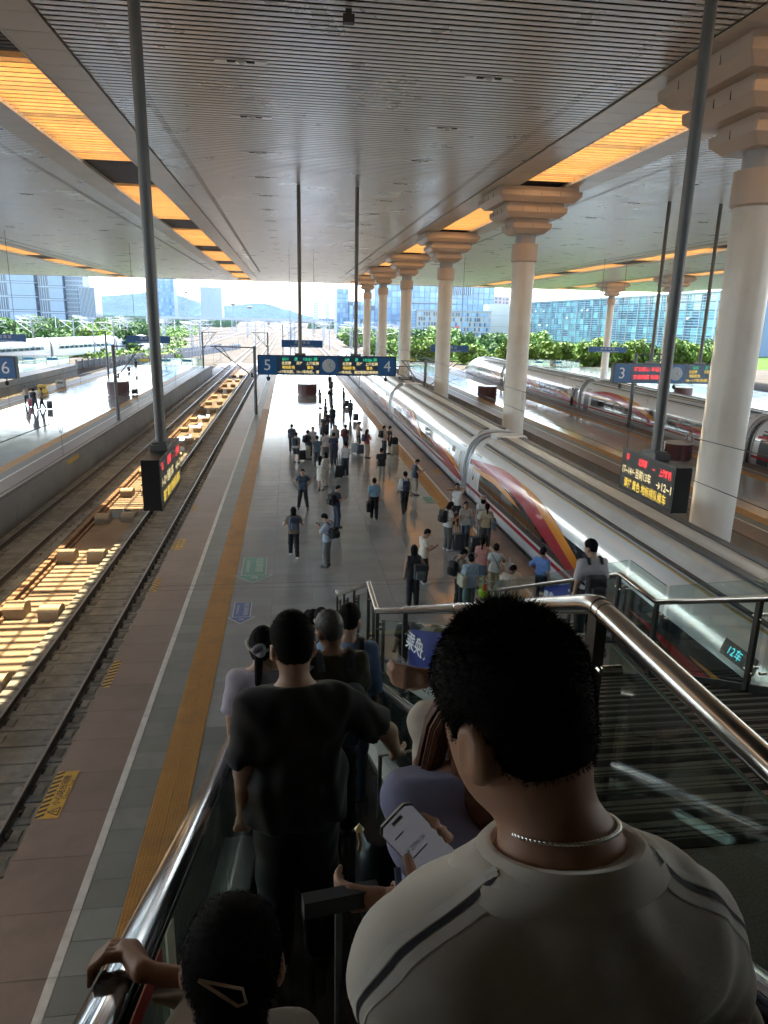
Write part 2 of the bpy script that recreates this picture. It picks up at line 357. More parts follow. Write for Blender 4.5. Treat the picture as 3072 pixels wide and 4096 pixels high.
for y in [17.6, 22.3, 27.6, 33.4, 38.5, 43.6, 49.2, 54.6, 60.5, 66.5, 73, 79.5, 86, 93, 100, 108, 116]:
    for x in (-8.72, -7.62):
        if y < 17.7 and x < -8: continue
        k += 1; o = link('concrete_stop', stdat, None, loc=(x + random.uniform(-.05, .05), y + random.uniform(-.2, .2), -1.70))
        o.scale = (1, random.uniform(.9, 1.1), random.uniform(.92, 1.08))
        side = 'left' if x < -8 else 'right'
        ordn = ['first', 'second', 'third', 'fourth', 'fifth', 'sixth', 'seventh', 'eighth', 'ninth', 'tenth', 'eleventh', 'twelfth', 'thirteenth', 'fourteenth', 'fifteenth', 'sixteenth', 'seventeenth']
        q = [17.6, 22.3, 27.6, 33.4, 38.5, 43.6, 49.2, 54.6, 60.5, 66.5, 73, 79.5, 86, 93, 100, 108, 116].index(y) - (1 if x < -8 else 0)
        tag(o, 'rounded concrete block on the %s side of the drainage channel, %s from the camera' % (side, ordn[q]), 'block', 'concrete blocks along the drainage channel')
M_water = mat('puddle', (0.05, 0.045, 0.04), 0.03, spec=0.8)
for i, (px, py, a, b) in enumerate([(-8.3, 34.6, .45, 1.0), (-8.1, 41.2, .5, .9), (-8.4, 47.0, .4, 1.2), (-8.0, 52.2, .4, 1.0), (-8.3, 57.5, .5, 1.4), (-8.2, 64, .5, 1.3), (-8.25, 70, .5, 1.6)]):
    w = MB(); n = 22; w.add([(px + a * math.cos(t) * (1 + .25 * math.sin(3 * t + i)), py + b * math.sin(t) * (1 + .2 * math.cos(2 * t + i)), -1.694) for t in [2 * math.pi * q / n for q in range(n)]], [tuple(range(n))])
    struct('puddle', w, M_water)

# ---- roof: slatted bays between skylight strips
ZC, RY0, RY1 = 14.5, -9.0, 150.0
ROOF = MB(); ROOF.box(-5.70, 10.35, RY0, RY1, 14.80, 15.7); ROOFO = struct('roof', ROOF, M_void)
bays = [(-5.70, 10.35), (15.65, 35.9), (41.3, 52.7), (58.6, 82), (-28.6, -10.75), (-62, -33.8)]
for x0, x1 in bays[1:]:
    b = MB(); b.box(x0, x1, RY0, RY1, 14.80, 15.7); b.build('roof_slab', M_void, ROOFO)
PITCH, WID = 0.30, 0.192
for bi, (x0, x1) in enumerate(bays):
    sd_ = MB(); sd_.box(x0, x1, 0, WID, 0, 0.012); dat = sd_.mesh('ceiling_slat'); dat.materials.append(M_slat)
    far = MB(); y = 11.0; n = 0; lim = 300 if bi == 0 else 0
    while y < RY1 - 0.4:
        if n < lim: link('ceiling_slat', dat, ROOFO, loc=(0, y, ZC)); n += 1
        else: far.box(x0, x1, y, y + WID, ZC, ZC + 0.012)
        y += PITCH
    if far.v: far.build('far_ceiling_slats', M_slat, ROOFO, kind='stuff')
    # thin slit running along the bay near each edge, where slat ends meet
    sl_ = MB()
    for xs in (x0 + 1.25, x1 - 1.25):
        y = 11.0 + PITCH - 0.03
        while y < 120: sl_.box(xs - 0.13, xs + 0.13, y - 0.03, y + 0.05, ZC - 0.012, ZC + 0.02); y += PITCH
    if bi in (0, 1, 4): sl_.build('slat_connectors', mat('slat_connector', (0.42, 0.41, 0.39), 0.4, metal=0.4), ROOFO, kind='stuff')
M_edge = mat('roof_edge', (0.62, 0.58, 0.52), 0.5)
b = MB(); b.box(-62, 82, RY1 + .01, RY1 + 0.35, 14.42, 15.9); b.build('roof_edge_beam', M_edge, ROOFO)
# skylight strips: fascia panels on both sides, louvres, tinted glass above
COLY = [19.85 + 20.55 * i for i in range(6)]
M_sky_glass = glass_mat('sun_tinting_glass', (1.0, 0.90, 0.70), 0.05)  # warm tint added to colour the sunlight falling on the track bed
def skylight(xa, xb, xc, xd, dark=True, nparts=0, label=None, pane_pitch=1.26):
    """xa..xb fascia, xb..xc opening, xc..xd fascia"""
    far = MB(); fas = []
    for x0, x1 in ((xa, xb), (xc, xd)):
        w = x1 - x0; sl_ = MB(); sl_.box(0.004, w - 0.004, 0.012, pane_pitch - 0.012, 0, 0.04); dat = sl_.mesh('fascia_panel'); dat.materials.append(M_fascia)
        y = RY0; n = 0
        while y < RY1 - 0.2:
            if nparts and y > 10 and n < nparts: link('fascia_panel', dat, ROOFO, loc=(x0, y, ZC - 0.05)); n += 1
            else: far.box(x0 + .004, x1 - .004, y + .012, y + pane_pitch - .012, ZC - 0.05, ZC - 0.01)
            y += pane_pitch
        far.box(x0 + (0.03 if x0 == xa else 0.0), x1 - (0.03 if x0 == xc else 0.0), RY0, RY1, 14.62, 15.72)
    for a_, b_ in ((xa - .3, xb - .05), (xc + .05, xd + .3)): far.box(a_, b_, RY0, RY1, 15.74, 15.8)  # unseen cover strips added to stop sun leaking between roof bays
    for xx in (xb, xc): far.box(xx - 0.03, xx + 0.03, RY0, RY1, ZC - 0.07, 15.0)
    far.build('far_fascia_panels', M_fascia, ROOFO, kind='stuff')
    return
for args in ((-10.70, -9.45, -7.0, -5.75, True, 60), (10.40, 11.75, 14.25, 15.60, True, 60), (35.95, 37.2, 39.9, 41.25, True, 0), (-33.75, -32.5, -29.9, -28.65, True, 0), (52.75, 54.2, 57.0, 58.55, True, 0)):
    skylight(*args)
def louvres(x0, x1, nparts=0):
    lv = MB(); lv.box(x0 + .03, x1 - .03, 0, 0.035, 0, 0.25); lv.box(x0 + .03, x1 - .03, -0.025, 0.06, -0.02, 0.0)
    dat = lv.mesh('louvre'); dat.materials.append(M_louvre); far = MB(); n = 0; dk = MB(); y = 13.0
    while y < RY1 - 1:
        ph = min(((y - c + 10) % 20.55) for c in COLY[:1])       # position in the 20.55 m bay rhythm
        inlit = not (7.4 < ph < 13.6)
        if inlit:
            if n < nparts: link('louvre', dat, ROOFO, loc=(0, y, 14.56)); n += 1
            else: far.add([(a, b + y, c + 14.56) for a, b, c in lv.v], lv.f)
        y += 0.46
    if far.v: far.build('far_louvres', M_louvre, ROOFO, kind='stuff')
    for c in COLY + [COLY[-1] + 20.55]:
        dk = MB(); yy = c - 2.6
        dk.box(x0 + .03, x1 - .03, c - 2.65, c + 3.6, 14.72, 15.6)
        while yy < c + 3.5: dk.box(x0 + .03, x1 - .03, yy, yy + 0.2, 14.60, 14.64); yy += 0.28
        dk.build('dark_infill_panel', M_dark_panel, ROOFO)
    gp = MB()
    y = RY0
    while y < RY1: gp.box(x0 + .03, x1 - .03, y + .02, y + 2.98, 15.40, 15.42); y += 3
    gp.build('skylight_panes', M_sky_glass, ROOFO, kind='stuff')
    fb = MB(); y = RY0
    while y < RY1: fb.box(x0 + .03, x1 - .03, y - 0.04, y + 0.04, 15.2, 15.5); y += 3
    fb.box((x0 + x1) / 2 - .05, (x0 + x1) / 2 + .05, RY0, RY1, 15.22, 15.48)
    fb.build('skylight_bars', M_steel_dark, ROOFO, kind='stuff')
for x0, x1, n in ((-9.45, -7.0, 120), (11.75, 14.25, 60), (37.2, 39.9, 0), (-32.5, -29.9, 0), (54.2, 57.0, 0)): louvres(x0, x1, n)
# recessed ceiling lamps in two rows per bay
M_lamp_ring = mat('lamp_ring', (0.75, 0.74, 0.72), 0.3, metal=0.3); M_lamp_glass = mat('lamp_lens', (0.62, 0.62, 0.6), 0.15, spec=0.8)
lamp0 = thing('ceiling_lamp', 'x', 'lamp', (0, 0, 0))
b = MB(); b.box(-0.38, 0.38, -0.10, 0.10, 0.0, 0.06); b.build('housing', M_void, lamp0)
b = MB(); b.lathe([(0.155, 0.0), (0.165, -0.03), (0.12, -0.035), (0.11, -0.01)], n=20); b.build('ring', M_lamp_ring, lamp0, 40)
b = MB(); b.lathe([(0.11, -0.012), (0.07, -0.03), (0.01, -0.034)], n=16); b.build('lens', M_lamp_glass, lamp0, 60)
for sx in (-0.55, 0.55):
    b = MB(); b.box(sx - 0.17, sx + 0.17, -0.12, 0.12, -0.012, 0.03); b.build('cover_plate', M_slat, lamp0)
first = True
rows = [(-1.22, 'left'), (5.85, 'right')]
ordn = ['nearest', 'second', 'third', 'fourth', 'fifth', 'sixth', 'seventh', 'eighth', 'ninth', 'tenth', 'eleventh', 'twelfth']
for rx, rn in rows:
    for i in range(12):
        y = 22.6 + 5.7 * i - (5.7 if rn == 'right' else 0)
        o = lamp0 if first else copy_tree(lamp0); first = False
        o.location = (rx, y, ZC - 0.004)
        tag(o, 'small recessed round ceiling lamp, %s of the %s-hand row over the central platform' % (ordn[i], rn), 'lamp', 'recessed ceiling lamps over the central platform')
for rx in (20.0, 28.0, -15.5, -23.0):
    for i in range(8):
        o = copy_tree(lamp0); o.location = (rx, 30 + 6.2 * i, ZC - 0.004)
        tag(o, 'small recessed ceiling lamp %s in the bay %s' % (ordn[i], {20.0: 'just right of the columns', 28.0: 'farther right of the columns', -15.5: 'just left of the left skylight', -23.0: 'farther left of the left skylight'}[rx]), 'lamp', 'recessed ceiling lamps over the side platforms')
# small camera pod under the ceiling
b = MB(); b.box(-0.07, 0.07, -0.05, 0.05, -0.12, 0.0); b.box(-0.13, 0.13, -0.11, 0.05, -0.30, -0.12)
b.build('ceiling_speaker', M_steel_dark, None, label='small dark box hanging from the ceiling slats near the top of the picture', cat='speaker', loc=(1.45, 18.6, ZC))

# ---- columns
def column(x, y, label, bottom=-1.76):
    T = thing('column', label, 'column', (x, y, 0), group='columns carrying the roof')
    b = MB(); b.lathe([(0.70, bottom), (0.70, bottom + 0.3), (0.635, bottom + 0.34), (0.615, 11.0)], n=36, cap=False); b.build('shaft', M_col, T, 40)
    b = MB(); b.lathe([(0.60, 11.85), (0.72, 11.84), (0.72, 10.95), (0.66, 10.90), (0.60, 10.90)], n=36, cap=False); b.build('collar', M_cap, T, 40)
    b = MB(); b.lathe([(0.545, 10.9), (0.545, 12.4)], n=36, cap=False); b.build('neck', mat('column_neck', (0.40, 0.40, 0.41), 0.5, metal=0.2), T, 40)
    # three stepped capital blocks, chamfered underneath, growing upwards
    for i, (hw, z0, z1) in enumerate(((1.10, 12.32, 13.04), (1.68, 13.04, 13.74), (2.22, 13.74, 14.46))):
        c = 0.26
        def ring(h, z, cc): return [(-h + cc, -h, z), (h - cc, -h, z), (h, -h + cc, z), (h, h - cc, z), (h - cc, h, z), (-h + cc, h, z), (-h, h - cc, z), (-h, -h + cc, z)]
        b = MB(); b.loft([ring(hw - 0.30, z0, 0.05), ring(hw - 0.02, z0 + 0.26, 0.05), ring(hw, z0 + 0.50, 0.05), ring(hw - 0.16, z0 + 0.50, 0.05), ring(hw - 0.16, z1, 0.05)])
        o = b.build('capital_block', M_cap, T)
        if y < 60:
            jb = MB()
            for s in (-0.45, 0.0, 0.45) if i else (0.0,):
                jb.box(-hw - 0.006, -hw + 0.02, s * hw - 0.006, s * hw + 0.006, z0 + 0.27, z0 + 0.495)
                jb.box(s * hw - 0.006, s * hw + 0.006, -hw - 0.006, -hw + 0.02, z0 + 0.27, z0 + 0.495)
            jb.build('joints', M_joint, o)
    return T
names = ['nearest column, thick cream shaft at the right edge of the picture', 'second column of the row behind the nearer train', 'third column of the row behind the nearer train', 'fourth column of the row behind the nearer train', 'fifth column of the row behind the nearer train', 'sixth and farthest column of the row behind the nearer train']
for i, y in enumerate(COLY): column(13.0, y, 'cream round ' + names[i] + ' with stepped capital')
for i, y in enumerate(COLY[2:]): column(55.6, y, 'cream round column at the far right beyond the second train, %s from the camera' % ordn[i])
# unseen station hall wall behind the camera, width set to shade the foreground
M_hall = mat('light_blocking_wall', (0.30, 0.28, 0.26), 0.7, noise=(0.5, 0.06), space='POS')
h = MB(); h.box(-30, 36, -10.2, -9.6, -1.9, 14.3); struct('light_blocking_wall', h, M_hall)
h = MB(); h.box(-4, 9, -9.6, -2.1, 6.55, 7.0); struct('hall_floor', h, M_granite_rough)
# unseen low soffit above the camera, added to darken the foreground
M_light_block = mat('light_blocking_soffit', (0.22, 0.20, 0.18), 0.7)
h = MB(); h.box(-9, 13, -9.6, 2.0, 10.3, 10.9); struct('light_blocking_soffit', h, M_light_block)
for xw in (-9.0, 12.7):  # unseen cheek walls, added to block side and back light
    h = MB(); h.box(xw, xw + 0.3, -9.6, 0.6, -1.7, 10.3); struct('light_blocking_wall', h, M_light_block)
# ================================================================== TRAINS
M_tw = mat('train_white', (0.74, 0.75, 0.75), 0.17, metal=0.15, coat=0.6, noise=(0.7, 0.03), space='POS')
M_tskirt = mat('train_skirt', (0.50, 0.51, 0.52), 0.32, coat=0.2, grime=((0.30, 0.28, 0.26), 1.2, 0.4), space='POS')
M_troof = mat('train_roof', (0.60, 0.61, 0.60), 0.36, metal=0.15, noise=(1.5, 0.08), grime=((0.42, 0.41, 0.39), 0.7, 0.5), space='POS')
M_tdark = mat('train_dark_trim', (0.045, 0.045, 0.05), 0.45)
M_tgold = mat('train_gold_line', (0.42, 0.29, 0.12), 0.45)
M_tband = mat('train_window_band', (0.030, 0.036, 0.042), 0.06, spec=0.8, coat=0.8)
M_tband2 = mat('train_window_band_grey', (0.13, 0.145, 0.165), 0.12, spec=0.7, coat=0.6)
M_tpane = mat('train_window_pane', (0.012, 0.014, 0.018), 0.03, spec=0.9, coat=1.0)
M_tred = mat('train_red', (0.38, 0.028, 0.045), 0.2, coat=0.6)
M_torange = mat('train_orange', (0.68, 0.25, 0.03), 0.2, coat=0.6)
M_bellows = mat('gangway_rubber', (0.03, 0.03, 0.032), 0.7)
PROF = [(1.30, -1.05), (1.50, -0.92), (1.62, -0.55), (1.665, -0.1), (1.68, 0.4), (1.675, 0.8), (1.65, 1.15), (1.60, 1.5), (1.50, 1.83), (1.36, 2.10), (1.16, 2.33), (0.98, 2.47), (0.80, 2.56), (0.45, 2.66), (0.0, 2.70)]
def prof_x(z):
    for (x0, z0), (x1, z1) in zip(PROF, PROF[1:]):
        if z0 <= z <= z1: return x0 + (x1 - x0) * (z - z0) / max(1e-6, z1 - z0)
    return 1.3
RING = [(-x, z) for x, z in PROF] + [(x, z) for x, z in PROF[::-1][1:]]
def side_patch(mb, y0, y1, z0, z1, sgn, off, nz=6, k=0):
    """a rectangle laid on the curved body side"""
    zz = [z0 + (z1 - z0) * i / nz for i in range(nz + 1)]
    v = [(sgn * (prof_x(z) + off), y, z) for z in zz for y in (y0, y1)]
    mb.add(v, [(2 * i, 2 * i + 1, 2 * i + 3, 2 * i + 2) for i in range(nz)], k)
def ribbon(mb, pts, sgn, off, n=26):
    """pts: (y, z, half width) control points, smooth band laid on the body side"""
    P = []
    for i in range(n + 1):
        t = i / n * (len(pts) - 1); a = min(int(t), len(pts) - 2); u = t - a
        p0, p1, p2, p3 = pts[max(a - 1, 0)], pts[a], pts[a + 1], pts[min(a + 2, len(pts) - 1)]
        P.append([0.5 * (2 * p1[j] + (p2[j] - p0[j]) * u + (2 * p0[j] - 5 * p1[j] + 4 * p2[j] - p3[j]) * u * u + (3 * p1[j] - p0[j] - 3 * p2[j] + p3[j]) * u ** 3) for j in range(3)])
    v = []; m = 5
    for y, z, w in P:
        w = max(w, 0.004)
        for j in range(m):
            zz = min(max(z - w + 2 * w * j / (m - 1), -0.9), 2.4); v.append((sgn * (prof_x(zz) + off), y, zz))
    mb.add(v, [(i * m + j, i * m + j + 1, (i + 1) * m + j + 1, (i + 1) * m + j) for i in range(n) for j in range(m - 1)])
def rr_frame(mb, y0, y1, z0, z1, sgn, off, w=0.03, k=0):
    side_patch(mb, y0, y1, z0, z0 + w, sgn, off, 1, k); side_patch(mb, y0, y1, z1 - w, z1, sgn, off, 1, k)
    side_patch(mb, y0, y0 + w, z0 + w, z1 - w, sgn, off, 6, k); side_patch(mb, y1 - w, y1, z0 + w, z1 - w, sgn, off, 6, k)
def make_car(parent, y0, L, sides=(-1,), band=M_tband, dark_band=True, doors_open=False, seed=0, plain=False, nose=False, stripes=True):
    """car from local y0 to y0+L; flank details on the given sides"""
    g = 0.22
    body = MB()
    if not nose: body.loft([[(x, y, z) for x, z in RING] for y in (y0 + g, y0 + L - g)])
    else:
        rings = []
        for t in [0, 0.3, 0.56, 0.66, 0.76, 0.85, 0.92, 0.97, 0.995]:
            y = y0 + g + (L - g) * t; u = max(0, (t - 0.56) / 0.44)
            kx = (1 - u ** 2.2) ** 0.5 * 0.75 + 0.25 * (1 - u) if u > 0 else 1; kz = 1 - 0.80 * u ** 1.55
            rings.append([(x * max(kx, 0.12), y, -1.05 + (z + 1.05) * max(kz, 0.1)) for x, z in RING])
        body.loft(rings)
    car = body.build('car', M_tw, parent, 35)
    yb = y0 + L - g if not nose else y0 + L * 0.55
    # underframe gap, roof fairing with dark gutters and gold line
    rf = MB(); rf.loft([[(x, y, z + 0.03) for x, z in [(-0.98, 2.44), (-0.80, 2.60), (-0.3, 2.70), (0.3, 2.70), (0.80, 2.60), (0.98, 2.44)]] for y in (y0 + 0.9, yb - 0.9)]); rf.build('roof_fairing', M_troof, car, 30)
    for xx, zz in ((-1.02, 2.40), (1.02, 2.40), (-0.42, 2.72), (0.42, 2.72)):
        s_ = MB(); s_.box(xx - 0.12, xx + 0.12, y0 + 1.1, yb - 1.1, zz - 0.02, zz + 0.035); s_.build('roof_gutter', M_tdark, car)
    s_ = MB(); s_.box(-1.20, -1.16, y0 + 1.1, yb - 1.1, 2.30, 2.345); s_.build('gold_line', M_tgold, car)
    for sg in sides:
        if not plain:
            sk = MB(); side_patch(sk, y0 + g + .02, yb - .02, -0.9, 0.28, sg, 0.004); sk.build('skirt', M_tskirt, car, 40)
        bd = MB()
        ba, bb = y0 + 2.3, yb - 2.3
        side_patch(bd, ba, bb, 0.56, 1.50, sg, 0.004, 8); bdo = bd.build('window_band', band, car, 40)
        n = int((bb - ba - 0.8) / 1.72)
        for i in range(n):
            ya = ba + 0.7 + i * 1.72; w = MB(); side_patch(w, ya, ya + 1.22, 0.68, 1.38, sg, 0.009, 6); w.build('window', M_tpane, car, 40)
        for yd in ((y0 + 0.75, y0 + 1.75), (yb - 1.75, yb - 0.75)):
            d = MB(); side_patch(d, *yd, 0.03, 1.92, sg, 0.005, 10); do = d.build('door', M_tdark if doors_open else M_tw, car, 40)  # open doorway painted as a dark sheet in place of its unlit interior
            fr = MB(); rr_frame(fr, yd[0] - 0.03, yd[1] + 0.03, 0.0, 1.95, sg, 0.008, 0.035); fr.build('door_frame', M_tdark, do)
            if not doors_open:
                w = MB(); ym = sum(yd) / 2; nn = 14; v = [(sg * (prof_x(1.22 + .42 * math.sin(t)) + 0.011), ym + 0.2 * math.cos(t), 1.22 + 0.42 * math.sin(t)) for t in [2 * math.pi * q / nn for q in range(nn)]]
                w.add(v, [tuple(range(nn))]); w.build('door_window', M_tpane, do)
        dsp = MB(); side_patch(dsp, y0 + 2.45, y0 + 3.05, 1.36, 1.62, sg, 0.013, 2); dsp.build('display', M_tdark, car)
        if not plain:
            st_ = MB(); side_patch(st_, y0 + g + .03, yb - .03, 0.33, 0.47, sg, 0.008, 2); st_.build('red_stripe', M_tred, car)
        if stripes:
            # long ribbons: from the far end over the windows, falling across the band towards the near end (and mirrored at the other end)
            for k, (yE, dr) in enumerate(((yb - 0.35, -1), (y0 + 0.5, 1))):
                if k == 1 and not doors_open and seed == 0: pass
                o1 = 0.0165; f = 1.0 if k == 0 else -1.0
                def PZ(lst): return [(yE + dr * a, z if k == 0 else z, w) for a, z, w in lst]
                if k == 0:
                    rb = MB(); ribbon(rb, PZ([(0.1, 1.52, 0.10), (2.0, 1.66, 0.17), (4.5, 1.80, 0.24), (7.0, 1.72, 0.27), (9.5, 1.38, 0.30), (12.0, 0.86, 0.20), (13.6, 0.57, 0.02)]), sg, o1); rb.build('red_ribbon', M_tred, car, 60)
                    rb = MB(); ribbon(rb, PZ([(0.6, 1.32, 0.02), (2.4, 1.40, 0.10), (4.2, 1.46, 0.11), (6.2, 1.34, 0.08), (7.6, 1.20, 0.01)]), sg, o1 + .002); rb.build('orange_ribbon', M_torange, car, 60)
                    rb = MB(); ribbon(rb, PZ([(6.6, 2.02, 0.01), (8.6, 1.86, 0.10), (10.6, 1.54, 0.17), (12.8, 1.02, 0.17), (14.6, 0.60, 0.03)]), sg, o1 + .004); rb.build('orange_ribbon', M_torange, car, 60)
                else:
                    rb = MB(); ribbon(rb, PZ([(0.0, 0.38, 0.10), (2.5, 0.55, 0.24), (5.0, 0.85, 0.17), (7.5, 1.02, 0.06), (8.6, 1.04, 0.01)]), sg, o1); rb.build('red_ribbon', M_tred, car, 60)
                    rb = MB(); ribbon(rb, PZ([(0.3, 0.72, 0.02), (2.2, 0.92, 0.13), (4.4, 1.10, 0.08), (6.0, 1.14, 0.01)]), sg, o1 + .003); rb.build('orange_ribbon', M_torange, car, 60)
    if not nose:
        bl = MB(); bl.loft([[(x * 0.93, y, -1.0 + (z + 1.0) * 0.955) for x, z in RING] for y in (y0 + L - g - 0.05, y0 + L + g + 0.05)]); bl.build('gangway_bellows', M_bellows, car, 35)
        hp = MB()
        for yy in (y0 + L - 0.35, y0 + L + 0.35):
            hp.tube([(x * 1.012, yy, z + 0.015) for x, z in RING], 0.05, 6)
        hp.build('end_rim', mat('train_end_rim', (0.36, 0.37, 0.38), 0.3, metal=0.7), car, 40)
        hc = MB(); hc.bbox(-0.7, 0.7, y0 + L - 1.6, y0 + L - 0.6, 2.6, 2.80, 0.05); hc.build('roof_hatch', M_troof, car)
    return car
T4 = thing('train', 'nearer silver and red high-speed train standing at the central platform', 'train', (9.75, 0, 0))
for i in range(5): make_car(T4, -20.0 + 25.9 * i, 25.9, seed=i)
make_car(T4, -20.0 + 25.9 * 5, 26.5, nose=True)
# pantograph on the roof
pg = MB()
for x in (-0.5, 0.5):
    pg.tube([(x, 61.0, 2.78), (x * 0.7, 62.6, 3.25), (x * 0.9, 61.0, 3.75)], 0.03, 6)
    pg.box(x - 0.09, x + 0.09, 60.6, 60.8, 2.7, 3.0)
pg.tube([(-0.85, 61, 3.80), (-0.55, 61, 3.84), (0.55, 61, 3.84), (0.85, 61, 3.80)], 0.035, 6); pg.box(-0.6, 0.6, 60.4, 63.0, 2.72, 2.8)
pg.build('pantograph', M_tdark, T4)
T2 = thing('train', 'farther white, red and orange high-speed train beyond the right-hand platform', 'train', (28.5, 0, 0))
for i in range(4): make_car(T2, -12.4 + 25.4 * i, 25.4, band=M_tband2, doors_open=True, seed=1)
make_car(T2, -12.4 + 25.4 * 4, 26, nose=True, band=M_tband2, seed=1)
# white train outdoors on the far left (its flank runs at a slant to the platforms)
M_tcream = mat('train_cream', (0.36, 0.36, 0.345), 0.25, coat=0.4); M_tgreen = mat('train_green_band', (0.16, 0.23, 0.25), 0.15, coat=0.5)
T8 = thing('train', 'white high-speed train with a grey-green window band outdoors on the far left', 'train', (-56.2, 130.0, -0.15), rz=R(-16.5))
T8.scale = (1, 1, 1)
for i in range(3):
    make_car(T8, -25 + 25.2 * i, 25.2, sides=(1,), band=M_tgreen, plain=True, stripes=False)
make_car(T8, -25 + 25.2 * 3, 27, sides=(1,), band=M_tgreen, plain=True, stripes=False, nose=True)

# ================================================================== SIGNS
M_sblue = mat('sign_blue', (0.020, 0.11, 0.30), 0.30, spec=0.5); M_sblack = mat('sign_black', (0.018, 0.018, 0.02), 0.4)
M_led = mat('led_panel', (0.035, 0.065, 0.12), 0.30)
M_swhite = mat('sign_white', (0.72, 0.74, 0.76), 0.5)
M_pole = mat('hanger_pole', (0.15, 0.145, 0.135), 0.42, metal=0.3, noise=(2, 0.08))
E_red = emit_mat('led_red', (1.0, 0.05, 0.06), 0.17); E_yel = emit_mat('led_yellow', (1.0, 0.68, 0.10), 0.09); E_grn = emit_mat('led_green', (0.05, 0.9, 0.40), 0.085); E_wyel = emit_mat('led_pale_yellow', (1.0, 0.82, 0.42), 0.09)
M_clock = mat('clock_face', (0.46, 0.50, 0.54), 0.45); M_chand = mat('clock_hand', (0.03, 0.06, 0.14), 0.5)
def hour_sign(x0, x1, z0, z1, y, label, num_l, num_r, led_l, led_r):
    T = thing('platform_sign', label, 'sign', ((x0 + x1) / 2, y, z0), group='hanging platform number signs'); w = x1 - x0; h = z1 - z0
    b = MB(); b.box(-w / 2, w / 2, -0.17, 0.17, 0, h); b.build('case', M_sblue, T)
    b = MB()
    for a, c in ((-w / 2 - 0.03, -w / 2 + 0.03), (w / 2 - 0.03, w / 2 + 0.03)): b.box(a, c, -0.19, 0.19, -0.02, h + 0.02)
    b.box(-w / 2, w / 2, -0.185, 0.185, h - 0.005, h + 0.045); b.box(-w / 2, w / 2, -0.185, 0.185, -0.045, 0.005); b.build('rim', M_sblack, T)
    for xp in (-w * 0.198, w * 0.205):
        b = MB(); b.tube([(xp, 0, h + 0.14), (xp, 0, 14.55 - z0)], 0.105, 14); b.build('hanger_pole', M_pole, T, 40)
        b = MB(); b.box(xp - 0.30, xp + 0.30, -0.16, 0.16, h + 0.045, h + 0.16); b.build('hanger_foot', M_pole, T)
    X = lambda u: -w / 2 + w * u
    for u0, u1 in ((0.133, 0.445), (0.575, 0.875)):
        b = MB(); b.box(X(u0), X(u1), -0.178, -0.16, 0.04, h - 0.04); b.build('led_panel', M_led, T)
    for s, u in ((num_l, 0.066), (num_r, 0.938)):
        if s: lettering(s, M_swhite, frame((X(u), -0.176, h * 0.47), (1, 0, 0), (0, 0, 1)), h * 0.86, T, 'number')
    rows = [0.815, 0.60, 0.375, 0.135]
    for (u0, u1), rs in (((0.133, 0.445), led_l), ((0.575, 0.875), led_r)):
        for s, m, u, z, size, wd in rs:
            lettering(s, m, frame((X(u0 + (u1 - u0) * u), -0.183, h * z), (1, 0, 0), (0, 0, 1)), h * size, T, 'led_text', bold=0.0025, width=wd)
    b = MB(); b.lathe([(0.30 * h / 0.8, 0), (0.30 * h / 0.8, 0.02), (0.27 * h / 0.8, 0.03)], n=32); o = b.build('clock', M_clock, T, 40); o.matrix_basis = frame((X(0.508), -0.172, h * 0.5), (1, 0, 0), (0, 0, 1))
    hd = MB()
    for ang, ln, wd in ((38, 0.19, 0.014), (128, 0.25, 0.010)):
        a = R(90 - ang); d = (math.cos(a), math.sin(a)); n_ = (-d[1], d[0])
        hd.add([(n_[0] * wd, n_[1] * wd, .036), (d[0] * ln + n_[0] * wd, d[1] * ln + n_[1] * wd, .036), (d[0] * ln - n_[0] * wd, d[1] * ln - n_[1] * wd, .036), (-n_[0] * wd, -n_[1] * wd, .036)], [(0, 1, 2, 3)])
    for q in range(12):
        a = 2 * math.pi * q / 12; c, s_ = math.cos(a), math.sin(a); r0, r1 = 0.26, 0.30; t = 0.008
        hd.add([(c * r0 - s_ * t, s_ * r0 + c * t, .035), (c * r1 - s_ * t, s_ * r1 + c * t, .035), (c * r1 + s_ * t, s_ * r1 - c * t, .035), (c * r0 + s_ * t, s_ * r0 - c * t, .035)], [(0, 1, 2, 3)])
    hd.build('clock_hands', M_chand, o)
    for xc in (X(0.07), X(0.515), X(0.93)):
        b = MB(); b.tube([(xc, 0, -0.045), (xc, 0, -0.16)], 0.03, 8); b.lathe([(0.05, -0.16), (0.10, -0.2), (0.10, -0.3), (0.07, -0.37), (0.01, -0.40)], (xc, 0, 0), n=14); b.build('dome_camera', M_sblack, T, 40)
    return T
L5 = [('G11', E_grn, .20, .83, .21, .34), ('次', E_grn, .44, .83, .21, .19), ('13:31 开', E_grn, .77, .83, .21, .78), ('北京南', E_wyel, .22, .60, .20, .52), ('开往', E_wyel, .52, .60, .20, .34), ('上海虹桥', E_wyel, .82, .60, .20, .72), ('地标颜色', E_yel, .27, .37, .20, .72), ('黄色', E_yel, .77, .37, .20, .36), ('~17车向前，13~1车向后，请', E_wyel, .50, .13, .19, 2.3)]
L4 = [('G9', E_grn, .22, .83, .21, .24), ('次', E_grn, .45, .83, .21, .19), ('13:26 开', E_grn, .78, .83, .21, .78), ('北京南', E_wyel, .22, .60, .20, .52), ('开往', E_wyel, .52, .60, .20, .34), ('上海虹桥', E_wyel, .82, .60, .20, .72), ('地标颜色', E_yel, .27, .37, .20, .72), ('黄色', E_yel, .77, .37, .20, .36), ('~1车向后，请您看管好携带的', E_wyel, .50, .13, .19, 2.25)]
hour_sign(-1.74, 6.05, 4.58, 5.58, 41.3, 'blue sign numbered 5 and 4 with clock hanging over the central platform', '5', '4', L5, L4)
L3 = [('不忘初心 牢记使命', E_red, .52, .70, .27, 2.15), ('交通强国 铁路先行', E_red, .52, .28, .27, 2.15)]
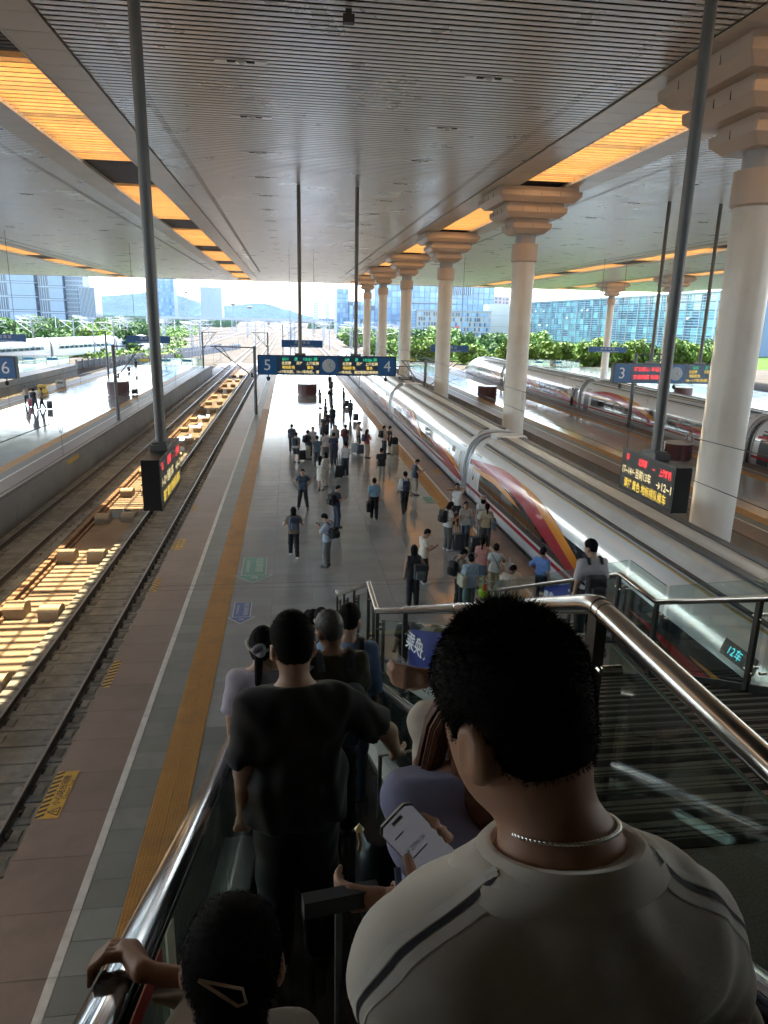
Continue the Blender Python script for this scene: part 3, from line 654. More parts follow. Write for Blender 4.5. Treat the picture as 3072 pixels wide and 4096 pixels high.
L2 = [('G15', E_grn, .30, .83, .21, .34), ('次', E_grn, .60, .83, .21, .19), ('北京南', E_yel, .24, .60, .20, .52), ('开往', E_yel, .62, .60, .20, .34), ('地标颜色', E_yel, .30, .37, .20, .72), ('16~17车向前', E_yel, .36, .13, .19, 1.4)]
hour_sign(19.28, 27.1, 4.32, 5.40, 41.3, 'dark sign numbered 3 with red slogan hanging over the right-hand platform', '3', '', L3, L2)
hour_sign(-21.1, -13.45, 4.5, 5.5, 38.0, 'blue number sign cut off by the left edge of the picture', '7', '6', [], [])
def car_sign(x, y0, y1, z0, z1, face, label, rows):
    """LED sign parallel to the tracks, hung on one thick pole; face = +1 looks to +x"""
    ym = (y0 + y1) / 2; T = thing('waiting_position_sign', label, 'sign', (x, ym, z0)); L_ = y1 - y0; h = z1 - z0; t = 0.16
    b = MB(); b.box(-t, t, -L_ / 2, L_ / 2, 0, h); b.build('case', M_sblack, T)
    fx = face * (t + 0.004)
    b = MB(); b.box(min(fx, face * (t - .02)), max(fx, face * (t - .02)), -L_ / 2 + 0.05, L_ / 2 - 0.05, 0.05, h - 0.05); b.build('led_panel', mat('led_panel_grey', (0.055, 0.055, 0.05), 0.5), T)
    b = MB(); b.box(-0.012 + face * t, 0.012 + face * t, -L_ / 2, L_ / 2, h - 0.03, h + 0.012); b.box(-0.012 + face * t, 0.012 + face * t, -L_ / 2, L_ / 2, -0.012, 0.03); b.build('rim', M_steel_dark, T)
    b = MB(); b.tube([(0, 0, h + 0.06), (0, 0, 14.55 - z0)], 0.105, 16); b.build('hanger_pole', M_pole, T, 40)
    b = MB(); b.box(-0.16, 0.16, -0.28, 0.28, h, h + 0.10); b.box(-0.13, 0.13, -0.2, 0.2, h + 0.10, h + 0.14); b.build('hanger_foot', M_pole, T)
    for s, m, u, z, size, wd in rows:
        lettering(s, m, frame((face * (t + 0.009), face * (-L_ / 2 + L_ * u), h * z), (0, face, 0), (0, 0, 1)), size * h, T, 'led_text', bold=0.004, width=wd * L_)
    return T
car_sign(7.2, 12.02, 14.2, 4.30, 5.16, -1, 'black LED sign for train G9 hanging on a thick pole before the nearest column', [('G9', E_red, .13, .83, .20, .055), ('北京南', E_red, .43, .80, .20, .16), ('—', E_red, .64, .78, .16, .05), ('上海虹桥', E_red, .84, .76, .20, .20), ('17~14←当前13车', E_wyel, .32, .50, .25, .56), ('→12~1', E_wyel, .84, .46, .25, .26), ('请按 黄色 地标排队候车', E_yel, .50, .19, .25, .80)])
car_sign(-2.52, 13.0, 15.5, 4.22, 5.16, 1, 'black LED sign for train G11 hanging on a thick pole over the platform edge', [('G11', E_red, .12, .82, .20, .07), ('北京南', E_red, .42, .80, .20, .16), ('—', E_red, .62, .78, .16, .05), ('上海虹桥', E_red, .83, .78, .20, .20), ('1~12←当前13车', E_wyel, .33, .50, .24, .52), ('→14~17', E_wyel, .83, .48, .24, .27), ('请按 黄色 地标排队候车', E_yel, .50, .19, .24, .80)])
def name_board(x0, x1, y, z0, z1, label):
    T = thing('station_name_board', label, 'sign', ((x0 + x1) / 2, y, z0), group='station name boards'); w = x1 - x0; h = z1 - z0
    b = MB(); b.box(-w / 2, w / 2, -0.08, 0.08, 0, h); b.build('board', mat('name_board_blue', (0.018, 0.10, 0.30), 0.4), T)
    lettering('南 京 南 站', M_swhite, frame((0, -0.085, h * 0.64), (1, 0, 0), (0, 0, 1)), h * 0.46, T, 'lettering', width=w * 0.37)
    lettering('Nanjing South Railway Station', M_swhite, frame((0, -0.085, h * 0.17), (1, 0, 0), (0, 0, 1)), h * 0.24, T, 'lettering', width=w * 0.58)
    for xx in (-w * 0.29, w * 0.29):
        b = MB(); b.tube([(xx, 0, h), (xx, 0, 14.5 - z0)], 0.022, 6); b.build('suspension_rod', M_pole, T)
    return T
name_board(-16.6, -12.25, 78, 4.80, 5.52, 'blue station name board half hidden behind the thick left pole')
name_board(-0.80, 3.55, 78, 4.60, 5.36, 'blue station name board above the middle of the central platform')
name_board(15.3, 19.5, 78, 4.36, 5.08, 'blue station name board beside the third column')
name_board(33.3, 37.7, 78, 4.60, 5.18, 'blue station name board hanging farthest right')
name_board(-27.6, -23.7, 70, 5.0, 5.7, 'blue station name board cut off by the left edge of the picture')

# ================================================================== CATENARY, MASTS, PLATFORM FURNITURE
M_mast = mat('mast_steel', (0.13, 0.135, 0.14), 0.5, metal=0.4)
def wires(x, label, y0=-5, y1=300):
    T = thing('overhead_line', label, 'overhead wire', (x, 0, 0))
    b = MB(); b.tube([(0, y0, 4.05), (0, y1, 4.05)], 0.011, 5); b.build('contact_wire', M_tdark, T)
    pts = []; y = y0
    while y <= y1: pts.append((0, y, 4.85 + 0.45 * (abs(((y - 8) % 50) - 25) / 25) ** 2)); y += 5
    b = MB(); b.tube(pts, 0.011, 5); b.build('messenger_wire', M_tdark, T)
    y = 9.6
    while y < 110:
        z = 4.85 + 0.45 * (abs(((y - 8) % 50) - 25) / 25) ** 2
        b = MB(); b.tube([(0, y, 4.05), (0, y, z)], 0.006, 4)
        nn = 10; b.tube([(0, y + 0.16 * math.sin(2 * math.pi * q / nn), z - 0.18 + 0.16 * math.cos(2 * math.pi * q / nn)) for q in range(nn)], 0.006, 4); b.build('dropper', M_tdark, T); y += 9.8
    return T
wires(-5.95, 'overhead wires above the track beside the platform edge'); wires(-10.75, 'overhead wires above the track under the left platform wall')
wires(9.75, 'overhead wires above the nearer train'); wires(15.35, 'overhead wires above the track right of the columns')
def mast(x, y, h, arms, label, group, base=0.0):
    T = thing('catenary_mast', label, 'mast', (x, y, base), group=group)
    b = MB(); b.tube([(0, 0, 0), (0, 0, h)], [0.14, 0.12], 12); b.build('post', M_mast, T, 40)
    for xe in arms:
        b = MB(); b.tube([(0, 0, h - 0.12), (xe, 0, h - 0.05)], 0.045, 8); s = 1 if xe > 0 else -1
        b.tube([(0, 0, h - 2.5), (xe * 0.92, 0, h - 0.1)], 0.04, 8); b.tube([(xe * 0.55, 0, h - 1.05), (xe * 0.60, 0, h - 1.9), (xe * 0.95, 0, h - 1.45)], 0.022, 6)
        b.lathe([(0.05, 0), (0.09, 0.1), (0.05, 0.2), (0.09, 0.3), (0.05, 0.4)], (0.25 * s, 0, h - 2.45), n=8)
        b.tube([(xe * 0.75, 0, h - 0.1), (xe * 0.55, 0, h - 1.05)], 0.03, 6); b.build('cantilever', M_mast, T)
    return T
mast(-2.75, 58.8, 5.4, (-3.4,), 'dark catenary mast standing on the left edge of the central platform', 'catenary masts under the roof')
mast(-12.75, 55.2, 5.5, (2.2,), 'dark catenary mast on the near edge of the left-hand platform', 'catenary masts under the roof')
mast(-23.4, 97.8, 5.5, (-3.6,), 'dark catenary mast on the far edge of the left-hand platform', 'catenary masts under the roof')
mast(-13.0, 113.0, 5.3, (2.2,), 'dark catenary mast near the end of the left-hand platform', 'catenary masts under the roof')
mast(-3.5, 122.0, 5.2, (-2.5,), 'dark catenary mast near the far end of the central platform', 'catenary masts under the roof')
mast(11.75, 62.0, 5.3, (-2.2, 3.2), 'dark catenary mast with two arms between the columns', 'catenary masts under the roof', base=-1.0)
mast(26.0, 52.0, 5.6, (2.6,), 'dark catenary mast on the right-hand platform beside the sign numbered 3', 'catenary masts under the roof')
mast(20.3, 96.0, 5.4, (-3.4,), 'dark catenary mast on the right-hand platform behind the third column', 'catenary masts under the roof')
M_maroon = mat('kiosk_maroon', (0.10, 0.03, 0.03), 0.35, noise=(3, 0.1)); M_ktop = mat('kiosk_top', (0.6, 0.6, 0.58), 0.3)
def kiosk(x, y, label, w=1.0, h=1.12):
    T = thing('maroon_stand', label, 'stand', (x, y, 0), group='round maroon stands on the platforms')
    b = MB(); b.lathe([(w * 0.92, 0), (w * 0.92, 0.06), (w, 0.08), (w, h - 0.05)], n=28); b.build('drum', M_maroon, T, 35)
    b = MB(); b.lathe([(w * 1.03, h - 0.05), (w * 1.03, h), (w * 0.2, h + 0.015)], n=28); b.build('top', M_ktop, T, 35)
    b = MB()
    for q in range(6):
        a = q * math.pi / 3; b.box(math.cos(a) * w - 0.02, math.cos(a) * w + 0.02, math.sin(a) * w - 0.02, math.sin(a) * w + 0.02, 0.08, h - 0.05)
    b.build('seams', M_tdark, T); return T
kiosk(1.78, 74.5, 'round maroon stand in the middle of the central platform under the blue sign')
kiosk(20.7, 73.8, 'round maroon stand with pale top on the right-hand platform behind the second column')
kiosk(22.9, 39.2, 'round maroon stand beside the woman with backpack on the right-hand platform', 0.8, 1.0)
kiosk(43.2, 74.5, 'round maroon stand farthest right beyond the second train')
kiosk(-16.6, 72.8, 'round maroon stand on the left-hand platform', 1.05, 1.35)
def bin_(x, y, m, label):
    T = thing('litter_bin', label, 'bin', (x, y, 0))
    b = MB(); b.bbox(-0.42, 0.42, -0.3, 0.3, 0, 0.62, 0.03); b.build('body', m, T); b = MB(); b.bbox(-0.46, 0.46, -0.34, 0.34, 0.62, 0.78, 0.06); b.build('lid', m, T)
    b = MB(); b.box(-0.28, 0.28, -0.345, -0.30, 0.42, 0.56); b.build('slot', M_tdark, T)
bin_(-24.1, 74.4, mat('bin_yellow', (0.65, 0.40, 0.03), 0.4), 'yellow box-shaped bin at the far edge of the left-hand platform'); bin_(-24.1, 80.1, mat('bin_stone', (0.42, 0.40, 0.36), 0.6), 'stone-grey box-shaped bin at the far edge of the left-hand platform')
# end-of-platform glass fences with blue signs
M_fence_glass = glass_mat('fence_glass', (0.80, 0.92, 0.92), 0.10)
M_bsign = mat('fence_sign_blue', (0.03, 0.20, 0.36), 0.5); M_ysign = mat('fence_sign_yellow', (0.75, 0.48, 0.03), 0.5)
def end_fence(x0, x1, y, label):
    T = thing('glass_fence', label, 'fence', (x0, y, 0)); n = int((x1 - x0) / 1.6); w = (x1 - x0) / n
    for i in range(n + 1): b = MB(); b.box(i * w - 0.03, i * w + 0.03, -0.03, 0.03, 0, 1.25); b.build('post', M_pole, T)
    for i in range(n): b = MB(); b.box(i * w + 0.04, (i + 1) * w - 0.04, -0.008, 0.008, 0.1, 1.2); b.build('pane', M_fence_glass, T)
    b = MB(); b.box(0, x1 - x0, -0.03, 0.03, 1.25, 1.30); b.build('top_rail', M_pole, T)
    for i in range(1, n - 1, 2):
        b = MB(); b.box(i * w + 0.1, (i + 1) * w - 0.1, -0.02, -0.012, 0.65, 1.0); b.build('notice', M_ysign if i in (1,) else M_bsign, T)
    return T
end_fence(-45, -33.2, 115.6, 'glass fence with blue and yellow notices at the end of the farthest left platform')
end_fence(-24.6, -13.4, 115.6, 'glass fence with blue and yellow notices at the end of the left-hand platform')
end_fence(18, 25.8, 125.6, 'glass fence with blue notices at the end of the right-hand platform')
end_fence(35, 52, 125.0, 'glass fence at the end of the platform beyond the second train')
# retaining wall with railing behind the left platforms
M_ret = mat('retaining_wall', (0.12, 0.12, 0.122), 0.8, noise=(1, 0.12), space='POS')
for (xa, ya, xb, yb, nm) in ((-36.5, 131, -20, 222, 'behind the farthest left platform'), (-30.5, 128, -14.5, 222, 'behind the left-hand platform')):
    T = thing('railing_wall', 'grey slatted noise wall running along the tracks ' + nm, 'wall', (xa, ya, -1.78)); L_ = math.hypot(xb - xa, yb - ya); T.rotation_euler = (0, 0, math.atan2(yb - ya, xb - xa))
    n = 40; w = L_ / n; dat = MB().box(0.05, w - 0.05, -0.06, 0.06, 0, 1.35).mesh('panel'); dat.materials.append(M_ret); pd = MB().box(-0.09, 0.09, -0.14, 0.14, 0, 1.6).mesh('post'); pd.materials.append(M_wall_conc)
    for i in range(n): link('panel', dat, T, loc=(i * w, 0, 0)); link('post', pd, T, loc=(i * w, 0, 0))
# ================================================================== ESCALATOR AND STAIRS
K = 0.433
zh = lambda y: 3.95 + K * (6.9 - y)          # handrail top along the incline
M_rubber = mat('handrail_rubber', (0.30, 0.31, 0.33), 0.10, metal=0.85, noise=(3, 0.12), rvar=0.05, coat=0.6)
M_rubber_side = mat('handrail_black', (0.012, 0.012, 0.013), 0.25, coat=0.3)
M_inox = mat('brushed_steel', (0.58, 0.56, 0.53), 0.20, metal=1.0, noise=(6, 0.06), rvar=0.06)
M_inox2 = mat('skirting_steel', (0.42, 0.43, 0.43), 0.28, metal=0.9, noise=(4, 0.08))
M_post = mat('railing_post', (0.085, 0.08, 0.072), 0.38, metal=0.7)
M_clad = mat('escalator_cladding', (0.014, 0.014, 0.015), 0.5, spec=0.3)
M_step = mat('escalator_step', (0.028, 0.028, 0.03), 0.5, metal=0.4, island=0.1)
M_esc_glass = glass_mat('escalator_glass', (0.88, 0.95, 0.93), 0.06); M_rail_glass = glass_mat('stair_glass', (0.90, 0.955, 0.935), 0.06)
ESC = thing('escalator', 'escalator with shiny handrails descending to the platform in the foreground', 'escalator', (0.25, 0, 0))
def esc_path(dx, dz, y0=-1.6):
    p = [(dx, y0, zh(-0.4) + dz), (dx, -0.7, zh(-0.4) + dz), (dx, -0.4, zh(-0.35) + dz)]
    y = 0.0
    while y < 13.2: p.append((dx, y, zh(y) + dz)); y += 1.1
    p += [(dx, 13.4, 1.16 + dz), (dx, 13.9, 1.03 + dz), (dx, 14.4, 0.99 + dz), (dx, 15.3, 0.99 + dz)]
    return p
for sx, nm in ((-0.61, 'left'), (0.61, 'right')):
    P = esc_path(sx, -0.02)
    prof = [(0.042, -0.012), (0.040, 0.008), (0.028, 0.018), (0.0, 0.022), (-0.028, 0.018), (-0.040, 0.008), (-0.042, -0.012)]
    full = P + [(sx, 15.3 + 0.36 * math.sin(t), 0.62 + 0.35 * math.cos(t)) for t in [math.pi * q / 10 for q in range(1, 11)]]
    def sweep(pts, pr, kk):
        rings = []
        for i, p in enumerate(pts):
            a = Vector(pts[max(i - 1, 0)]); b_ = Vector(pts[min(i + 1, len(pts) - 1)]); d = (b_ - a).normalized(); up = Vector((1, 0, 0)).cross(d).normalized()
            rings.append([Vector(p) + Vector((u, 0, 0)) + up * w for u, w in pr])
        return rings
    b = MB(); b.loft(sweep(full, prof, 0)); b.build('handrail', M_rubber, ESC, 50)
    b = MB(); b.loft(sweep(full, [(0.043, -0.035), (0.043, -0.013), (-0.043, -0.013), (-0.043, -0.035)], 0)); b.build('handrail_lip', M_rubber_side, ESC, 50)
    # glass panes between deck and handrail
    for i in range(8):
        ya, yb_ = -0.3 + i * 1.72, -0.3 + (i + 1) * 1.72 - 0.012
        b = MB(); b.add([(sx - .005, ya, zh(ya) - .06), (sx - .005, yb_, zh(yb_) - .06), (sx - .005, yb_, zh(yb_) - .78), (sx - .005, ya, zh(ya) - .78), (sx + .005, ya, zh(ya) - .06), (sx + .005, yb_, zh(yb_) - .06), (sx + .005, yb_, zh(yb_) - .78), (sx + .005, ya, zh(ya) - .78)], [(0, 1, 2, 3), (7, 6, 5, 4), (0, 4, 5, 1), (1, 5, 6, 2), (2, 6, 7, 3), (3, 7, 4, 0)])
        b.build('glass_pane', M_esc_glass, ESC)
    b = MB(); b.prism([(13.47, 0.22), (13.47, 1.05), (14.0, 0.94), (15.3, 0.92), (15.55, 0.75), (15.55, 0.45), (15.3, 0.22)], sx - 0.005, sx + 0.005, 'x'); b.build('glass_pane', M_esc_glass, ESC)
    s = 1 if sx > 0 else -1
    for o0, o1, dz, m, n_ in ((-0.11, 0.03, -0.80, M_inox2, 'inner_deck'), (-0.115, -0.085, -0.865, M_inox, 'deck_edge'), (0.03, 0.24, -0.80, M_clad, 'outer_deck')):
        xa, xb = sorted((sx + s * o0, sx + s * o1)); b = MB()
        pts = [(-0.6, zh(-0.4))] + [(y, zh(y)) for y in (-0.4, 13.2)] + [(13.9, 1.03), (15.6, 1.0)]
        b.prism([(y, z + dz) for y, z in pts] + [(y, z + dz - 0.05) for y, z in pts[::-1]], xa, xb, 'x'); b.build(n_, m, ESC)
    xa = sx - s * 0.108; b = MB(); pts = [(-0.6, zh(-0.4)), (13.2, zh(13.2)), (13.9, 1.03), (15.6, 1.0)]
    b.prism([(y, z - 0.85) for y, z in pts] + [(y, z - 1.15) for y, z in pts[::-1]], min(xa, xa + s * .02), max(xa, xa + s * .02), 'x'); b.build('skirt_panel', M_inox2, ESC)
    xo = sx + s * 0.235; b = MB(); b.prism([(-0.6, zh(-0.4) - 0.82), (13.2, zh(13.2) - 0.82), (15.6, 0.15), (15.6, 0.0), (12.0, 0.0), (-0.6, zh(-0.4) - 2.2)], min(xo, xo - s * .03), max(xo, xo - s * .03), 'x'); b.build('side_cladding', M_clad, ESC)
# coloured sheets on the inside of the left balustrade
for i, (ya, yb_, m) in enumerate(((0.6, 1.55, mat('poster_red', (0.30, 0.03, 0.03), 0.5)), (1.62, 1.72, mat('poster_cream', (0.50, 0.46, 0.36), 0.5)), (0.45, 0.56, MATS['poster_red'] if 'poster_red' in MATS else None))):
    b = MB(); b.add([(-0.602, ya, zh(ya) - .16), (-0.602, yb_, zh(yb_) - .16), (-0.602, yb_, zh(yb_) - .22 if i == 0 else zh(yb_) - .74), (-0.602, ya, zh(ya) - .22 if i == 0 else zh(ya) - .74)], [(0, 1, 2, 3)]); b.build('sticker', m, ESC)
# steps: deeply ribbed treads
stp = MB(); 
for q in range(22):
    x = -0.49 + q * 0.98 / 22; stp.box(x, x + 0.026, 0.0, 0.398, -0.012, 0.0)
stp.box(-0.5, 0.5, 0.0, 0.40, -0.05, -0.012); stp.box(-0.5, 0.5, 0.385, 0.40, -0.185, -0.05)
for q in range(22):
    x = -0.49 + q * 0.98 / 22; stp.box(x, x + 0.026, 0.40, 0.406, -0.18, -0.004)
stdat2 = stp.mesh('step'); stdat2.materials.append(M_step)
y = -0.4; n = 0
while y < 13.4:
    z = zh(y + 0.2) - 0.95
    if z < 0.03: break
    link('step', stdat2, ESC, loc=(0, y, z)); y += 0.40; n += 1
b = MB(); b.box(-0.5, 0.5, y, 16.2, 0.0, 0.022); b.build('landing_plate', M_inox2, ESC)
b = MB(); b.box(-0.5, 0.5, -1.7, -0.4, zh(-0.4) - 1.0, zh(-0.4) - 0.95); b.build('landing_plate', M_inox2, ESC)

# ---- staircase to the right of the escalator
M_stair = mat('stair_granite', (0.23, 0.23, 0.205), 0.5, noise=(110, 0.5, 3), bump=(160, 0.3, 0.004), island=0.12, grime=((0.14, 0.14, 0.12), 2, 0.5), space='POS')
M_groove = mat('anti_slip_groove', (0.012, 0.012, 0.012), 0.8)
STA = thing('staircase', 'granite staircase with dark nosings beside the escalator', 'staircase', (0, 0, 0))
SX0, SX1 = 1.14, 5.0
def step_mesh(tread, rise, run_d=0.35):
    """the tread's front (lower) edge is at local y = tread"""
    b = MB(); b.box(0, SX1 - SX0, 0, tread, -0.05, 0.0, 0); b.box(0, SX1 - SX0, tread - 0.03, tread - 0.004, -rise, -0.05, 0)
    b.box(0, SX1 - SX0, tread - 0.052, tread + 0.001, -0.03, 0.0015, 1)
    for q in range(4): yy = tread - 0.205 + q * 0.034; b.box(0.02, SX1 - SX0 - 0.02, yy, yy + 0.011, -0.01, 0.0012, 1)
    return b
def flight(y0, z0, y1, z1, n):
    tr = (y1 - y0) / n; ri = (z0 - z1) / n; me = step_mesh(tr, ri); dat = me.mesh('tread')
    dat.materials.append(M_stair); dat.materials.append(M_groove); dat.polygons.foreach_set('material_index', me.mi)
    for i in range(n): link('tread', dat, STA, loc=(SX0, y0 + i * tr, z0 - (i + 1) * ri + 0.0))
ULY0, ULY1, UZ, MLY0, MLY1, MZ = 0.95, 2.35, 5.6, 8.6, 9.65, 2.9
def landing(y0, y1, z):
    b = MB(); n = 4; w = (SX1 - SX0) / n
    for i in range(n): b.bbox(SX0 + i * w + .002, SX0 + (i + 1) * w - .002, y0, y1 - 0.054, z - 0.06, z, 0.002)
    b.build('landing', M_stair, STA, kind=None)
    b = MB(); b.box(SX0, SX1, y1 - 0.052, y1 + 0.001, z - 0.16, z + 0.0015); b.build('nosing', M_groove, STA)
landing(ULY0, ULY1, UZ); landing(MLY0, MLY1, MZ)
flight(ULY1, UZ, MLY0, MZ, 18); flight(MLY1, MZ, 16.36, 0.0, 19)
flight(-2.0, 6.95, ULY0, UZ, 9)
# underside / stringers
for xs in (SX0 - 0.045, SX1):
    b = MB(); b.prism([(-2.0, 7.0), (ULY0, UZ + 0.07), (ULY1, UZ + 0.07), (MLY0, MZ + 0.07), (MLY1, MZ + 0.07), (16.36, 0.08), (16.4, 0.0), (15.4, 0.0), (MLY1, MZ - 0.5), (MLY0, MZ - 0.5), (ULY1, UZ - 0.5), (ULY0, UZ - 0.5), (-2.0, 6.3)], xs, xs + 0.045, 'x'); b.build('stringer', M_clad if xs > 3 else mat('stringer_dark', (0.05, 0.05, 0.05), 0.35), STA)
b = MB(); b.prism([(-2.0, 6.3), (ULY0, UZ - 0.45), (ULY1, UZ - 0.45), (MLY0, MZ - 0.45), (MLY1, MZ - 0.45), (15.4, 0.0), (15.3, 0.0), (MLY1, MZ - 0.6), (MLY0, MZ - 0.6), (ULY1, UZ - 0.6), (ULY0, UZ - 0.6), (-2.0, 6.15)], SX0, SX1, 'x'); b.build('soffit', M_wall_conc, STA)
def railing(x, pts, posts, label, gx, tall=0.0, rad=0.038, signs=()):
    T = thing('handrail_with_glass', label, 'railing', (x, 0, 0))
    # the tube, with rounded corners
    P = [Vector((0, a, b_)) for a, b_ in pts]; path = [P[0]]
    for i in range(1, len(P) - 1):
        d0 = (P[i - 1] - P[i]).normalized(); d1 = (P[i + 1] - P[i]).normalized(); r_ = 0.07
        for t in (0, 0.25, 0.5, 0.75, 1): path.append((P[i] + d0 * r_ * (1 - t)) * (1 - t) + (P[i] + d1 * r_ * t) * t if t not in (0, 1) else (P[i] + d0 * r_ if t == 0 else P[i] + d1 * r_))
    path.append(P[-1])
    b = MB(); b.tube(path, rad, 18); b.build('handrail', M_inox, T, 60)
    zr = lambda y: next((a[1] + (b_[1] - a[1]) * (y - a[0]) / (b_[0] - a[0]) for a, b_ in zip(pts, pts[1:]) if a[0] <= y <= b_[0]), pts[-1][1])
    b = MB()
    for y in posts: b.tube([(0, y - 0.012, zr(y)), (0, y + 0.012, zr(y))], rad + 0.0025, 18)
    for i in range(1, len(P) - 1): b.tube([P[i] - (P[i] - P[i - 1]).normalized() * 0.09, P[i] - (P[i] - P[i - 1]).normalized() * 0.075], rad + 0.002, 18)
    b.build('collar', M_inox, T, 60)
    for y in posts:
        z = zr(y); b = MB(); b.box(-0.022, 0.022, y - 0.035, y + 0.035, z - 1.10, z - rad * 0.6); b.build('post', M_post, T)
        cl_ = MB()
        for dz in (-0.22, -0.86):
            for dy in (-0.07, 0.07):
                cl_.tube([(gx - 0.045 if gx > 0 else gx + 0.045, y + dy, z + dz), (gx + 0.03 if gx > 0 else gx - 0.03, y + dy, z + dz)], 0.02, 10)
            cl_.tube([(0, y - 0.075, z + dz), (0, y + 0.075, z + dz)], 0.012, 8)
        cl_.build('glass_clamp', M_inox, T, 40)
    for ya, yb_ in zip(posts, posts[1:]):
        a, c = ya + 0.045, yb_ - 0.045; t0, t1 = zr(a), zr(c)
        up = -0.13 + tall
        b = MB(); b.add([(gx - .006, a, t0 + up), (gx - .006, c, t1 + up), (gx - .006, c, t1 - 1.0), (gx - .006, a, t0 - 1.0), (gx + .006, a, t0 + up), (gx + .006, c, t1 + up), (gx + .006, c, t1 - 1.0), (gx + .006, a, t0 - 1.0)], [(0, 1, 2, 3), (7, 6, 5, 4), (0, 4, 5, 1), (1, 5, 6, 2), (2, 6, 7, 3), (3, 7, 4, 0)])
        b.build('glass_pane', M_rail_glass, T)
        eb = MB(); eb.add([(gx - .007, a, t0 + up), (gx + .007, a, t0 + up), (gx + .007, c, t1 + up), (gx - .007, c, t1 + up), (gx - .007, a, t0 + up + .004), (gx + .007, a, t0 + up + .004), (gx + .007, c, t1 + up + .004), (gx - .007, c, t1 + up + .004)], [(4, 5, 6, 7), (0, 1, 5, 4), (1, 2, 6, 5), (2, 3, 7, 6), (3, 0, 4, 7)])
        eb.build('glass_edge', mat('glass_edge_green', (0.12, 0.22, 0.20), 0.2, spec=0.8), T)
    return T, zr
M_gblue = mat('glass_sticker_blue', (0.008, 0.030, 0.19), 0.35); M_gwhite = mat('glass_sticker_white', (0.42, 0.47, 0.44), 0.4); M_gicon = mat('sticker_white_ink', (0.62, 0.66, 0.66), 0.4)
LR, zl = railing(1.10, [(-1.9, 8.05), (0.95, 6.71), (2.30, 6.71), (8.60, 3.99), (9.62, 3.99), (16.45, 1.06), (16.75, 1.06)], [0.98, 2.27, 4.31, 6.42, 8.58, 9.64, 11.94, 14.3, 16.5], 'steel handrail with glass panes between the escalator and the stairs', 0.045)
RR, zr_ = railing(5.0, [(-1.9, 8.05), (0.95, 6.71), (2.30, 6.71), (8.60, 3.99), (9.72, 3.99), (16.45, 1.06), (16.75, 1.06)], [0.98, 2.27, 4.4, 6.55, 8.58, 9.74, 11.48, 13.2, 15.2, 16.6], 'steel handrail with tall glass panes on the right side of the stairs', 0.13, tall=0.36)
# blue direction stickers on the glass
def sticker(T, gx, ya, yb_, zf, top, bot, white=0.0, arrow=True, txt=None):
    q = lambda y, d: (gx, y, zf(y) + d)
    b = MB(); b.quad(q(ya, top), q(yb_, top), q(yb_, bot), q(ya, bot)); b.build('blue_sticker', M_gblue, T)
    if white: b = MB(); b.quad(q(ya, bot - .004), q(yb_, bot - .004), q(yb_, bot - white), q(ya, bot - white)); b.build('white_sticker', M_gwhite, T)
    sl_ = (zf(yb_) - zf(ya)) / (yb_ - ya); e = -0.003
    if arrow:
        b = MB(); ym = ya + 0.16; zm = (top + bot) / 2
        P2 = lambda y, d: (gx + e, y, zf(y) + d)
        b.add([P2(ym + .02, zm - .035), P2(ym + .22, zm - .035), P2(ym + .22, zm + .035), P2(ym + .02, zm + .035)], [(0, 1, 2, 3)]); b.add([P2(ym + .10, zm - .14), P2(ym + .18, zm - .14), P2(ym + .05, zm), P2(ym + .18, zm + .14), P2(ym + .10, zm + .14), P2(ym - .05, zm)], [(0, 1, 2, 5), (2, 3, 4, 5)])
        b.build('arrow', M_gicon, T)
    u = Vector((0, 1, sl_)).normalized()
    if txt:
        for s, yy, dz, size, wd, m in txt:
            lettering(s, m, frame((gx + e, yy, zf(yy) + dz), tuple(u), (0, 0, 1)), size, T, 'sticker_text', bold=0.002, width=wd)
sticker(LR, 0.036, 4.38, 6.34, zl, -0.20, -0.60, white=0.26, txt=[('中转换乘', 5.62, -0.40, 0.17, 0.9, M_gicon), ('请乘坐直梯的旅客请上楼梯换乘', 5.36, -0.72, 0.15, 1.75, M_tdark)])
sticker(LR, 0.036, 12.1, 14.1, zl, -0.30, -0.80, txt=[('中转换乘', 13.2, -0.55, 0.2, 1.1, M_gicon)])
sticker(RR, 0.12, 11.55, 13.1, zr_, -0.05, -0.55, txt=[('中转换乘', 12.55, -0.3, 0.17, 0.8, M_gicon)])
sticker(RR, 0.12, 4.4, 5.6, zr_, -0.30, -0.62, white=0.3, txt=None)
# yellow tape at the stair foot
b = MB(); b.box(SX0, SX1, 16.42, 16.56, 0.001, 0.004); b.build('caution_tape', mat('yellow_tape', (0.55, 0.47, 0.03), 0.5), STA)
# little display on the train flank seen through the glass
b = MB(); side_patch(b, 10.6, 11.6, 1.62, 1.92, -1, 0.02, 4); dd = b.build('display', M_tdark, T4.children[1])
E_cy = emit_mat('led_cyan', (0.1, 0.8, 0.9), 0.12); lettering('12车', E_cy, frame((-prof_x(1.78) - 0.032, 11.2, 1.77), (0, -1, 0), (0.42, 0, 1)), 0.22, dd, 'led_text')

